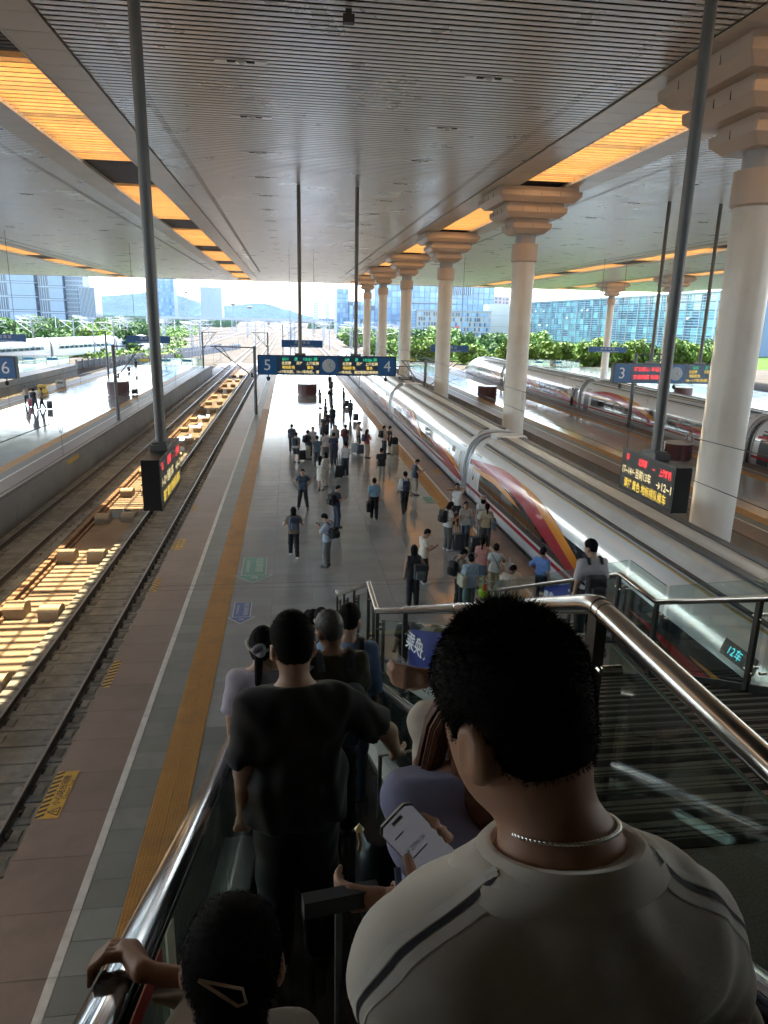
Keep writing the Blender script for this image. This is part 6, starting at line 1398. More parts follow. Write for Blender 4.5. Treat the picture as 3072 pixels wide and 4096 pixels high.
# ================================================================== THE PEOPLE IN THE PICTURE
def fuzz(obj, n, ln, seed=0, down=0.5, m=None, top=None):
    """short single hairs standing on a hair surface (as one part of it)"""
    me = obj.data; nv = len(me.vertices); co = np.empty(nv * 3, np.float32); me.vertices.foreach_get('co', co); co = co.reshape(-1, 3); no = np.empty(nv * 3, np.float32); me.vertices.foreach_get('normal', no); no = no.reshape(-1, 3)
    r_ = np.random.default_rng(seed); i = r_.integers(0, nv, n); p = co[i] + r_.normal(size=(n, 3)) * .002; d = no[i] + r_.normal(size=(n, 3)) * .35 + np.array([0, -.15, -down]); d /= np.linalg.norm(d, axis=1)[:, None]
    t = np.cross(d, r_.normal(size=(n, 3))); t /= np.linalg.norm(t, axis=1)[:, None]; L_ = (ln * r_.uniform(.5, 1.1, n) * (1 if top is None else (1 + top * np.clip((p[:, 2] - np.percentile(co[:, 2], 70)) / .05, 0, 1))))[:, None]; w = .0006
    V = np.stack([p - t * w, p + t * w, p + d * L_], 1).reshape(-1, 3); F = [(3 * k, 3 * k + 1, 3 * k + 2) for k in range(n)]
    fm = bpy.data.meshes.new('hair_strands'); fm.from_pydata(V.tolist(), [], F); fm.materials.append(m or me.materials[0]); o = link('hair_strands', fm, obj); o['kind'] = 'stuff'; return o
kid = lambda T, name: next((c for c in T.children if c.name.split('.')[0] == name), None)
WHITE, CREAM, NAVY, BLACK, KHAKI, GREY, LBLUE, DENIM = (.62, .62, .60), (.58, .54, .46), (.018, .028, .055), (.0075, .0075, .009), (.30, .255, .19), (.16, .165, .17), (.27, .37, .50), (.05, .075, .12)
# ---- on the escalator
zs = lambda y: zh(y) - 0.95
W_tee = mat('white_sport_tee', (0.60, 0.565, 0.51), 0.8, noise=(14, 0.05), bump=(260, 0.15, 0.002), sheen=0.15)
# his phone
cr, cu_, cn = Vector((0.9915, -0.1283, 0.0206)), Vector((0.0140, 0.2627, 0.9648)), Vector((-0.1292, -0.9563, 0.2622))
pu = (-0.66 * cr + 0.75 * cu_ + 0.15 * cn).normalized(); prr = (0.75 * cr + 0.66 * cu_ - .2 * cn); prr = (prr - pu * prr.dot(pu)).normalized()
PC = Vector((0.222, 1.045, 6.795)); pn_ = prr.cross(pu)
_hl = lambda v: tuple(Matrix.Rotation(-R(4), 3, 'Z') @ (v - Vector((0.320, 0.705, 5.622))))
hq = lambda r_, u_, n_: _hl(PC + prr * r_ + pu * u_ + pn_ * n_)
hand0 = [(hq(-.060, -.075, -.020), hq(-.012, -.030, -.028), .021, .020), (hq(-.055, -.070, -.014), hq(-.020, -.060, -.026), .020, .018)]
hand0 += [(hq(-.058, -.066, -.006), hq(-.047, -.026, .008), .015, .012), (hq(-.047, -.026, .008), hq(-.030, .012, .013), .0115, .0085)]
for u_ in (.024, .004, -.016, -.034): hand0 += [(hq(-.012, u_ * .7 - .02, -.026), hq(.030, u_, -.022), .011, .010), (hq(.030, u_, -.022), hq(.044, u_ + .006, -.004), .0095, .0085), (hq(.044, u_ + .006, -.004), hq(.040, u_ + .010, .006), .008, .0065)]
hero = person('man in white T-shirt with necklace looking at a phone, seen from behind in the foreground', (0.320, 0.705, 5.622), R(4), 1.725, arms=((hq(-.075, -.100, -.018), (-.6, -.2, -1)), ((0.17, .26, 1.08), (.6, -.4, -1))), hand0=hand0, top_mat=W_tee, top_kind='tee', sleeve=.95, hem=.84, bottom=BLACK, hair='short', skin=1, head=(R(26), R(24)), res=.0085, build=1.02, loose=.026, shoulder=.186, fold=.006, shz=1.303, neck=-.004)
HT, HI = hero; hs = HI['s']
fuzz(kid(HT, 'hair'), 30000, .0050, 1, .45, top=2.6)
from mathutils.bvhtree import BVHTree
tee = kid(HT, 't_shirt'); bvh = BVHTree.FromPolygons([v.co.copy() for v in tee.data.vertices], [tuple(p.vertices) for p in tee.data.polygons])
for sg in (-1, 1):
    for yo, hw, m, nm in ((-.050, .0030, cloth((.02, .02, .03)), 'dark_piping'), (-.060, .0055, cloth((.70, .68, .64)), 'white_stripe'), (-.040, .0055, cloth((.70, .68, .64)), 'white_stripe')):
        rows = []
        for q in range(26):
            th = R(-10 + q * 4.0); c = Vector((sg * .135, -.01, 1.26)) * hs
            row = []
            for e in (-hw, hw):
                o = c + Vector((sg * math.sin(th) * .5, (yo + e) * (1.0 if q < 12 else 1.0 - (q - 12) * .02), math.cos(th) * .5)); hit = bvh.ray_cast(o, (Vector((c.x, o.y * .9, c.z)) - o).normalized())
                row.append(hit[0] + hit[1] * .0012 if hit[0] else None)
            if row[0] and row[1]: rows.append(row)
        if len(rows) > 3:
            b = MB(); b.add([p for r_ in rows for p in r_], [(2 * i, 2 * i + 1, 2 * i + 3, 2 * i + 2) for i in range(len(rows) - 1)]); b.build(nm, m, tee, 60)
nbv = Vector(HI['nb'])
nn = 48; b = MB(); ringz = lambda y: nbv.z + .012 * hs - (y - nbv.y) * .30 / .95
def nring(r_, dz): return [(nbv.x + math.cos(2 * math.pi * q / nn) * r_ * 1.05, nbv.y + .004 + math.sin(2 * math.pi * q / nn) * r_, ringz(nbv.y + .004 + math.sin(2 * math.pi * q / nn) * r_) + dz) for q in range(nn)]
def stick(ring, off):
    out = []
    for p in ring:
        hit = bvh.find_nearest(Vector(p)); out.append(hit[0] + hit[1] * off if hit[0] else Vector(p))
    for _ in range(3): out = [(out[i - 1] + out[i] * 2 + out[(i + 1) % nn]) / 4 for i in range(nn)]
    return out
b.loft([stick(nring(.118, -.050), .0005), stick(nring(.115, -.044), .0045), stick(nring(.106, -.026), .005), nring(.098, .000), nring(.091, .009), nring(.082, .008), nring(.076, -.008)], cap=False); b.build('neck_band', W_tee, tee, 60)
b = MB(); nl = 76
for q in range(nl):
    a = 2 * math.pi * q / nl; c = nbv + Vector((math.cos(a) * .0685, .012 + math.sin(a) * .066, .034 - .026 * math.sin(a))); tdir = Vector((-math.sin(a), math.cos(a), 0)); b.tube([c - tdir * .0036, c, c + tdir * .0036], [.0018, .0036, .0018], 6)
b.build('necklace', mat('silver_chain', (.70, .68, .62), .25, metal=1.0), HT, 60)
ear = Vector(HI['hc']) + Vector(HI['Rh'] @ np.array([-.088, -.002, -.04])); b = MB(); b.lathe([(.001, -.003), (.0035, 0), (.001, .003)], tuple(ear * 1.0), n=8); b.build('ear_stud', MATS['silver_chain'], HT)
PH = thing('phone', 'large black smartphone held by the man in the white T-shirt', 'phone', mw=frame((0.222, 1.045, 6.795), prr, pu))
b = MB(); w, h_, rr_ = .038, .080, .010
oct_ = lambda k, z: [(-w * k + rr_, -h_ * k, z), (w * k - rr_, -h_ * k, z), (w * k, -h_ * k + rr_, z), (w * k, h_ * k - rr_, z), (w * k - rr_, h_ * k, z), (-w * k + rr_, h_ * k, z), (-w * k, h_ * k - rr_, z), (-w * k, -h_ * k + rr_, z)]
b.loft([oct_(1, -.008), oct_(1, -.0004)]); b.build('case', M_sblack, PH)
b = MB(); b.add(oct_(.955, .0004), [tuple(range(8))]); b.build('screen', mat('phone_screen', (.05, .05, .055), .25, emit=((.55, .54, .60), .012)), PH)
b = MB(); b.box(-.011, .011, .064, .071, .0004, .0009); b.build('camera_pill', M_sblack, PH)
M_scr = mat('screen_ink', (.01, .01, .012), .5)
lettering('¥ 2996.36', M_scr, frame((-.004, .012, .0011), (1, 0, 0), (0, 1, 0)), .013, PH, 'screen_text', width=.042)
for yy, w2 in ((.044, .02), (-.005, .035)): b = MB(); b.box(-.025, -.025 + w2, yy, yy + .0025, .0005, .001); b.build('screen_text_line', M_scr, PH)

black = person('man in black T-shirt on the escalator gripping a suitcase handle', (0.005, 2.60, zs(2.62)), R(3), 1.68, arms=('down', ((0.455, 0.16, 0.965), (1, -.5, -.2))), top=BLACK, sleeve=.80, hem=.84, bottom=(.006, .006, .007), hair='short', skin=0, head=(R(8), R(10)), res=.011, build=1.12, loose=.024, shoulder=.180, shz=1.36, fold=.007)
fuzz(kid(black[0], 'hair'), 12000, .004, 2, .5, top=1.5)
suitcase(0.52, 2.98, zs(2.98), 'black suitcase standing on the escalator step beside the man in black', (.012, .012, .014), R(10), .52, .40)
girl = person('girl with white headband and ponytail on the escalator, holding up a phone', (-0.20, 4.09, zs(4.09)), R(-4), 1.60, fem=True, arms=('down', 'ear'), top=(.46, .42, .50), sleeve=.85, hem=.84, bottom=BLACK, hair='pony', skin=0, head=(R(-4), R(14)), res=.014, loose=.03)
hcg = girl[1]['hc']; b = MB(); b.tube([tuple(np.array(hcg) + girl[1]['Rh'] @ np.array([.094 * math.cos(t), .113 * math.sin(t), .035 - .05 * (math.sin(t) < 0) * abs(math.sin(t))])) for t in [2 * math.pi * q / 28 for q in range(29)]], .013, 8, flat=.5); b.build('headband', cloth((.55, .53, .48)), girl[0], 60)
b = MB(); c = np.array(hcg) + girl[1]['Rh'] @ np.array([0, -.125, -.005]); b.tube([tuple(c + np.array([.026 * math.cos(t), .014 * math.sin(t * 2), .024 * math.sin(t)])) for t in [2 * math.pi * q / 18 for q in range(19)]], .020, 8); b.build('scrunchie', cloth((.28, .29, .33)), girl[0], 60)
olive = person('man in olive polo shirt with glasses and earphone on the escalator', (0.26, 4.27, zs(4.27)), R(6), 1.69, arms=('down', 'swing'), top=(.060, .050, .028), top_kind='polo', sleeve=.85, hem=.84, bottom=BLACK, hair='short', hairm=M_hair_g, skin=1, head=(R(20), R(12)), res=.014, build=1.08)
backpack(olive, 'navy backpack worn by the man in the olive polo shirt', NAVY, 0.92, .34, .40, .15)
hco = olive[1]['hc']; b = MB()
for t in (0,): b.tube([tuple(np.array(hco) + olive[1]['Rh'] @ np.array(p)) for p in ((-.083, -.005, .008), (-.083, .07, .008), (-.06, .098, .006), (-.02, .106, .004))], .003, 5)
b.build('glasses', M_sblack, olive[0]); b = MB(); b.tube([tuple(np.array(hco) + olive[1]['Rh'] @ np.array(p)) for p in ((-.090, .012, -.02), (-.088, .02, -.055))], .005, 6); b.build('earphone', M_swhite, olive[0])
blue = person('man in light blue shirt with dark strap on the escalator, ahead of the olive polo', (0.42, 5.1, zs(5.1)), R(-5), 1.74, top=(.20, .33, .52), top_kind='shirt', sleeve=1.3, hem=.84, bottom=DENIM, hair='short', skin=0, head=(R(-10), R(15)), res=.015)
backpack(blue, 'small dark sling bag on the back of the man in the light blue shirt', BLACK, 1.02, .24, .30, .10, one_strap=True)
for i, (x, y, h_, tp, hr_, lab, sk) in enumerate(((-.04, 6.96, 1.70, (.05, .05, .06), 'short', 'dark-haired rider with a hand on the left handrail', 0), (.34, 7.85, 1.74, GREY, 'short', 'rider in grey T-shirt behind the light blue shirt', 0), (.27, 9.07, 1.73, WHITE, 'short', 'rider in white T-shirt near the foot of the escalator', 1), (.05, 9.85, 1.66, (.10, .10, .12), 'short', 'small dark-haired rider low on the escalator', 0), (.26, 11.27, 1.74, BLACK, 'short', 'black-haired rider beside the shaven-headed one', 0), (.08, 12.2, 1.76, (.66, .60, .60), 'bald', 'shaven-headed rider in pale shirt at the foot of the escalator', 1))):
    a = (((-.32, .12, 1.03), (-.5, -1, 0)), 'down') if i == 0 else ('down', 'swing')
    person('%s' % lab, (x, y, max(zs(y), .02)), R(random.uniform(-8, 8)), h_, top=tp, hair=hr_, skin=sk, bottom=BLACK, head=(R(random.uniform(-12, 12)), R(12)), res=.02, arms=a, group='people riding the escalator')
cream = person('person in cream T-shirt with steel watch raising the left arm, half hidden in the foreground', (0.565, 1.85, zs(1.85)), R(-6), 1.66, fem=True, arms=(((-.155, -.02, 1.50), (-1, .1, -.7)), 'phone'), top=(.56, .50, .42), sleeve=.95, hem=.84, bottom=BLACK, hair='bob', skin=1, head=(R(-10), R(14)), res=.012, loose=.028, fold=.008)
S_, E_, W_ = cream[1]['arm'][0]; b = MB(); d = (W_ - E_) / np.linalg.norm(W_ - E_); b.tube([tuple(W_ - d * .045), tuple(W_ - d * .02)], .034, 16, cap=False); b.build('watch', M_inox, cream[0], 60)
_ll = lambda v: tuple(Matrix.Rotation(-R(10), 3, 'Z') @ (Vector(v) - Vector((0.405, 1.36, zs(1.36)))))
lil = person('woman in lilac shirt with long auburn hair, half hidden in the foreground', (0.405, 1.36, zs(1.36)), R(10), 1.58, fem=True, arms=((_ll((.192, 1.205, 6.530)), (-.6, -.8, -.3)), 'phone'), top=(.23, .24, .40), top_kind='shirt', sleeve=1.35, hem=.80, bottom=BLACK, hair='long', hairm=M_hair_b, skin=1, head=(R(-8), R(18)), res=.011, loose=.03, fold=.008)
hl = np.array(lil[1]['hc']); b = MB(); rl_ = random.Random(8)
for q in range(26):       # loose strands falling over the left shoulder
    dx, dy = rl_.uniform(-.022, .02), rl_.uniform(-.03, .03); b.tube([tuple(hl + np.array(v)) for v in ((-.060 + dx * .4, -.03 + dy, .05), (-.092 + dx, -.02 + dy, -.04), (-.112 + dx, -.02 + dy, -.15), (-.105 + dx * 1.5, -.01 + dy, -.25 - rl_.uniform(0, .05)))], [.006, .009, .008, .002], 5)
b.build('loose_hair', M_hair_b, lil[0], 60)
fuzz(kid(lil[0], 'hair'), 5000, .014, 4, 1.6)
S_, E_, W_ = lil[1]['arm'][0]; d = (W_ - E_) / np.linalg.norm(W_ - E_); b = MB()
b.tube([tuple(W_ - d * .015 + np.array([0, math.cos(t) * .032, math.sin(t) * .032])) for t in [2 * math.pi * q / 16 for q in range(17)]], .004, 6); b.build('bracelet', mat('bracelet_beads', (.45, .30, .22), .3), lil[0], 60)
b = MB(); 
for q, e in ((-1, .06), (1, .045)): b.tube([tuple(W_ - d * .02 + np.array([0, 0, .034])), tuple(W_ - d * .03 + np.array([.02 * q, -.01, .034 + e])), tuple(W_ - d * .05 + np.array([.035 * q, -.02, .02]))], .007, 6, flat=.3)
b.build('ribbon', cloth((.20, .23, .42)), lil[0], 60)
Wl = wpt(lil[0], W_)
case2 = suitcase(.070, 1.335, zs(1.335), 'black suitcase whose grey handle is gripped by the woman in lilac', (.010, .010, .011), R(8), .55, 0)
b = MB(); b.tube([(0, -.12, .55), (0, -.12, 1.10)], .009, 6); b.box(-.075, .085, -.135, -.105, 1.10, 1.14); b.build('pull_handle', mat('grey_grip', (.09, .10, .115), .4), case2)
charm = MB(); charm.tube([(0, 0, 0), (.004, 0, .03), (-.003, 0, .06)], .006, 5); charm.lathe([(.001, .0), (.014, .012), (.001, .03)], (0, 0, .055), n=7); charm.build('bag_charm', mat('brass_charm', (.5, .38, .18), .35, metal=.8), None, label='small brass charm dangling from a black bag on the escalator', cat='charm', loc=(.17, 1.62, 6.30))
rc = Vector((-.36, 1.20, zh(1.20) + .004)); rt_, ru_, rs_ = Vector((0, .918, -.397)), Vector((0, .397, .918)), Vector((1, 0, 0))
_cl = lambda v: tuple(Matrix.Rotation(-R(4), 3, 'Z') @ (v - Vector((-0.115, 0.98, zs(1.0) - .03))))
cq = lambda a, b_, c_: _cl(rc + rs_ * a + rt_ * b_ + ru_ * c_)
hand_c = [(cq(.045, -.035, .012), cq(.022, .0, .030), .022, .020), (cq(.050, -.02, .010), cq(.024, .022, .027), .018, .016)]
for j in range(4):
    t_ = -.020 + j * .0195; hand_c += [(cq(.022, t_ * .8, .029), cq(-.022, t_, .030), .0115, .0108), (cq(-.022, t_, .030), cq(-.048, t_ - .003, .012), .0105, .0095), (cq(-.048, t_ - .003, .012), cq(-.050, t_ - .006, -.012), .0092, .008)]
hand_c += [(cq(.058, -.060, .018), cq(.012, .004, .034), .020, .018), (cq(.046, -.005, .004), cq(.050, .032, -.010), .0115, .009)]
child = person('child with dark hair and a pale hair clip holding the left handrail in the foreground', (-0.115, 0.98, zs(1.0) - .03), R(4), 1.14, fem=True, hscale=1.38, arms=((cq(.058, -.060, .018), (-.7, -.6, -.2)), 'down'), hand0=[(a_, b_, r0 * 1.5, r1 * 1.5) for a_, b_, r0, r1 in hand_c], top=(.30, .26, .22), sleeve=1.8, hem=.84, bottom=BLACK, hair='bob', skin=1, head=(R(-6), R(16)), res=.0095, loose=.03)
fuzz(kid(child[0], 'hair'), 14000, .008, 6, 1.2)
hcc = child[1]['hc']; Rc = child[1]['Rh']; b = MB(); b.tube([tuple(np.array(hcc) + Rc @ (np.array(p) * .93)) for p in ((-.045, -.125, .040), (.030, -.128, .022), (.036, -.128, -.002), (.022, -.130, -.006), (-.045, -.125, .040))], .0028, 6); b.build('hair_clip', mat('hair_clip_metal', (.55, .42, .30), .35, metal=.6), child[0], 60)

# ---- on the platform, middle distance
P = lambda *a, **k: person(*a, group='people waiting on the central platform', **k)
p = P('man in dark blue T-shirt standing with hands on hips, facing the camera', (.48, 28.76, 0), R(176), 1.66, arms=('hip', 'hip'), legs='wide', top=(.035, .055, .085), bottom=BLACK, skin=1, face=True); backpack(p, 'dark backpack worn by the man with hands on hips', NAVY)
p = P('young man in brown T-shirt walking away with a patterned backpack', (.06, 22.5, 0), R(6), 1.72, arms=('strap', 'strap'), legs='walk', top=(.20, .15, .11), bottom=BLACK, hair='bob', shoe=WHITE, skin=0); backpack(p, 'dark blue patterned backpack on the young man in brown', (.03, .05, .09), accent=(.10, .12, .16))
p = P('man in pale shirt with black bag on his back, facing left over a phone', (1.12, 21.53, 0), R(62), 1.76, arms=('phone_hi', 'down'), top=(.42, .48, .55), top_kind='shirt', sleeve=.9, bottom=(.17, .165, .16), skin=0, head=(0, R(30)), face=True); backpack(p, 'round black bag slung on the man in the pale shirt', BLACK, .98, .34, .34, .18); phone(p, 0, 'phone held by the man in the pale shirt')
p = P('man in dark T-shirt with large black backpack, facing right', (1.68, 25.89, 0), R(-62), 1.66, arms=('phone', 'phone'), top=(.025, .03, .045), bottom=NAVY, skin=0, hair='buzz', head=(0, R(25)), face=True); backpack(p, 'large black backpack on the man in the dark T-shirt', BLACK, .95, .34, .46, .18); phone(p, 1, 'phone held by the man with the large black backpack')
p = P('man in light blue polo shirt seen from behind, holding a black bag', (3.24, 26.96, 0), R(-10), 1.66, arms=('down', 'down'), legs='lean', top=(.17, .29, .36), top_kind='polo', sleeve=.9, hem=.95, bottom=BLACK, skin=1)
Wp = wpt(p[0], p[1]['arm'][0][2]); B_ = thing('hand_bag', 'black holdall hanging from the hand of the man in the light blue polo', 'bag', (Wp.x, Wp.y, Wp.z - .5)); b = MB(); b.bbox(-.09, .09, -.2, .2, 0, .40, .06); b.build('bag', cloth(BLACK, .6), B_); b = MB(); b.tube([(0, -.1, .38), (0, -.05, .47), (0, .05, .47), (0, .1, .38)], .012, 6); b.build('handle', cloth(BLACK, .6), B_)
p = P('man in white shirt and black trousers walking away with a black backpack', (4.59, 27.76, 0), R(4), 1.74, arms=('swing', 'swing_back'), legs='walk2', top=WHITE, top_kind='shirt', sleeve=1.75, hem=.95, bottom=BLACK, skin=1); backpack(p, 'black backpack on the man in the white shirt', NAVY, .98, .28, .44, .13)
p = P('man in navy T-shirt and khaki trousers checking a phone near the train', (5.53, 30.83, 0), R(-80), 1.68, arms=('phone', 'phone'), top=NAVY, bottom=KHAKI, bottom_kind='crop', skin=0, head=(0, R(32)), build=1.1); phone(p, 1, 'phone held by the man in the navy T-shirt')
P('man in black T-shirt and beige trousers seen from behind', (4.33, 33.39, 0), R(-8), 1.70, arms=('down', 'phone'), top=BLACK, bottom=(.38, .34, .28), skin=0, shoe=WHITE, build=1.08)
P('woman in white knee-length dress beside another woman in white', (1.34, 31.97, 0), R(-30), 1.60, fem=True, arms=('phone', 'phone'), top=(.60, .56, .48), top_kind='long', bottom_kind='dress', hem=.52, hair='long', skin=0, shoe=(.4, .3, .25))
P('woman in white top and pale trousers beside the white dress', (1.62, 32.63, 0), R(35), 1.64, fem=True, arms=('phone_hi', 'phone'), top=(.60, .56, .50), bottom=(.50, .46, .40), hair='bob', skin=0)
p = P('man in white shirt and dark trousers seen from behind with a black suitcase', (2.70, 34.76, 0), R(8), 1.75, arms=('pull', 'phone'), top=WHITE, top_kind='shirt', sleeve=1.6, hem=.95, bottom=NAVY, skin=0, shoe=WHITE); suitcase(2.35, 34.6, 0, 'black suitcase left of the man in the white shirt', BLACK, R(5))
P('man in white T-shirt with one hand on his head beside the train door', (6.33, 25.96, 0), R(150), 1.66, arms=('head', 'ear'), top=WHITE, bottom=BLACK, skin=1, face=True)
p = P('man in white T-shirt with black backpack, reading near a black suitcase', (5.32, 22.94, 0), R(-70), 1.74, arms=('phone_hi', 'phone'), top=(.60, .60, .56), bottom=(.085, .085, .08), skin=0, shoe=WHITE, head=(0, R(28)), hair='bob'); backpack(p, 'black backpack on the man reading near the black suitcase', BLACK); suitcase(5.72, 22.9, 0, 'black suitcase in front of the man reading', (.03, .04, .05), 0, .58, .4)
p = P('long-haired woman in white T-shirt and jeans facing the camera', (6.01, 23.27, 0), R(170), 1.63, fem=True, arms=('down', 'swing'), legs='walk', top=(.60, .59, .55), bottom=DENIM, bottom_kind='pants', hair='long', skin=0, shoe=(.5, .45, .4), face=True); shoulder_bag(p, 'grey shoulder bag of the woman in jeans', (.20, .22, .25), -1)
p = P('person in khaki T-shirt seen from behind with a large grey shoulder bag', (6.68, 22.94, 0), R(-12), 1.64, arms=('down', 'pull'), top=(.40, .34, .22), bottom=(.07, .08, .09), hair='pony', fem=True, skin=1); shoulder_bag(p, 'large grey shoulder bag on the person in khaki', (.11, .12, .14), 1, .42, .36); suitcase(6.25, 22.6, 0, 'dark suitcase left of the person in khaki', (.02, .025, .03), 0, .55, .42)
p = P('person in pale top and beige bucket hat beside the train', (6.80, 23.9, 0), R(-20), 1.66, arms=('down', 'phone'), top=(.56, .56, .52), bottom=GREY, skin=0, fem=True, hair='bob'); hcx = p[1]['hc']; b = MB(); b.lathe([(.155, .03), (.14, .045), (.108, .07), (.10, .13), (.03, .15)], tuple(hcx), n=18); b.build('bucket_hat', cloth((.27, .23, .18)), p[0], 50)
p = P('woman in pink T-shirt and denim skirt near the stair foot', (5.54, 19.25, 0), R(-25), 1.58, fem=True, arms=('down', 'phone'), top=(.55, .25, .22), bottom=(.10, .15, .20), bottom_kind='skirt', hair='pony', skin=1)
p = P('woman in white top with dark crossbody strap reaching to a plastic bag', (5.74, 18.55, 0), R(-30), 1.62, fem=True, arms=('down', 'fwd'), top=(.58, .60, .58), bottom=(.34, .29, .18), hair='bun', skin=1); b = MB(); b.tube([tuple(p[1]['up'](q)) for q in ((-.10, -.10, 1.42), (.03, -.13, 1.25), (.15, -.10, 1.0))], .012, 6, flat=.5); b.build('strap', cloth(BLACK), p[0])
P('man in white shirt bending down beside the pale box', (5.66, 17.7, 0), R(-60), 1.66, arms=('fwd', 'fwd'), legs='lean', top=(.58, .52, .46), top_kind='shirt', sleeve=1.3, bottom=DENIM, skin=2, lean=R(48), sit=.30, head=(0, R(10)))
p = P('man in beige T-shirt and black trousers looking at a phone, facing right', (3.9, 19.83, 0), R(-78), 1.72, arms=('phone', 'phone'), top=(.60, .53, .43), bottom=BLACK, skin=1, head=(0, R(30)), shoe=WHITE); phone(p, 1, 'phone held by the man in the beige T-shirt')
p = P('tall man in black sleeveless top walking away with a backpack on one shoulder', (3.29, 18.07, 0), R(-4), 1.78, arms=('down', 'strap'), top=BLACK, top_kind='sleeveless', sleeve=0, hem=.84, bottom=(.010, .010, .012), hair='bob', skin=1, res=.015, loose=.02); backpack(p, 'black and grey hiking backpack hung from one shoulder of the man in sleeveless black', (.018, .02, .022), .86, .34, .44, .17, accent=(.075, .08, .07), side=.16, one_strap=True)
p = P('man in taupe T-shirt with black backpack looking down at a phone', (4.55, 17.95, 0), R(-72), 1.70, arms=('phone', 'phone'), top=(.21, .17, .135), bottom=(.012, .012, .013), skin=1, head=(0, R(35)), res=.015); backpack(p, 'black backpack on the man in the taupe T-shirt', BLACK, .98, .28, .42, .15)
p = P('woman in pale blue blouse with hair bun and cream tote bag', (4.77, 17.62, 0), R(10), 1.64, fem=True, arms=('down', 'swing'), top=(.33, .44, .52), top_kind='blouse', sleeve=1.5, hem=.78, bottom=(.085, .13, .12), hair='bun', skin=0, res=.015, loose=.035, fold=.007); shoulder_bag(p, 'cream tote bag on the shoulder of the woman in the blue blouse', (.46, .44, .30), -1, .40, .36)
P('railway officer in light blue shirt and dark trousers beside the train', (6.82, 17.75, 0), R(-55), 1.73, arms=('hip', 'down'), top=(.13, .24, .52), top_kind='shirt', sleeve=.9, hem=.93, bottom=NAVY, skin=1, res=.016)
p = person('man in white shirt with dark backpack straps walking on the stairs', (4.42, 9.5, MZ), R(2), 1.70, arms=('down', 'down'), top=(.55, .50, .50), top_kind='shirt', sleeve=.9, hem=.93, bottom=BLACK, skin=0, res=.013, head=(R(30), R(10))); backpack(p, 'black backpack on the man walking on the stairs', (.02, .02, .022), .86, .30, .40, .14)
# things around them
B_ = thing('plastic_bag', 'white plastic bag with red print on the pale box', 'bag', (6.12, 18.45, .80)); v, f = surface(lambda Q: ell(Q, (0, 0, .15), (.17, .14, .17)) + .012 * np.sin(Q[:, 0] * 40 + 9 * Q[:, 2]) * np.sin(Q[:, 1] * 35), (-.25, -.25, -.05), (.25, .25, .45), .016); link('bag', mk_mesh('bag', v, f, mat('white_plastic', (.60, .60, .60), .35, trans=.0)), B_); b = MB(); b.tube([(0, 0, .29), (.01, 0, .40), (0, .03, .46)], [.06, .03, .035], 8); b.build('knot', MATS['white_plastic'], B_); b = MB(); b.box(-.05, .05, -.145, -.135, .12, .22); b.build('print', cloth((.5, .03, .05)), B_)
B_ = thing('pale_box', 'pale cream box-like stand under the plastic bag', 'box', (6.15, 18.35, 0)); b = MB(); b.bbox(-.30, .30, -.25, .25, 0, .80, .05); b.build('box', mat('cream_plastic', (.50, .49, .40), .5), B_); b = MB(); b.bbox(-.32, .32, -.27, .27, .70, .76, .02); b.build('rim', MATS['cream_plastic'], B_)
B_ = thing('shopping_bag', 'green and red plastic shopping bag beside the woman in the blue blouse', 'bag', (5.15, 17.5, .45)); v, f = surface(lambda Q: ell(Q, (0, 0, .18), (.16, .12, .20)) + .012 * np.sin(Q[:, 0] * 38 + 7 * Q[:, 2]) * np.sin(Q[:, 1] * 33 + 5), (-.25, -.25, -.08), (.25, .25, .48), .016); link('bag', mk_mesh('bag', v, f, mat('green_plastic', (.30, .50, .03), .35)), B_); b = MB(); b.lathe([(.13, .24), (.09, .33), (.03, .40)], n=12); b.build('red_top', cloth((.6, .04, .05)), B_)
B_ = thing('trolley', 'small black luggage trolley behind the glass at the stair foot', 'trolley', (5.42, 17.2, 0)); b = MB(); b.box(-.22, .22, -.16, .16, .10, .42); b.build('load', cloth(BLACK), B_); b = MB(); b.tube([(-.18, .2, .1), (-.18, .2, .95), (.18, .2, .95), (.18, .2, .1)], .012, 6); b.build('frame', M_inox2, B_)
for sx in (-.2, .2): b = MB(); b.tube([(sx - .015, .1, .06), (sx + .015, .1, .06)], .06, 12); b.build('wheel', M_sblack, B_)
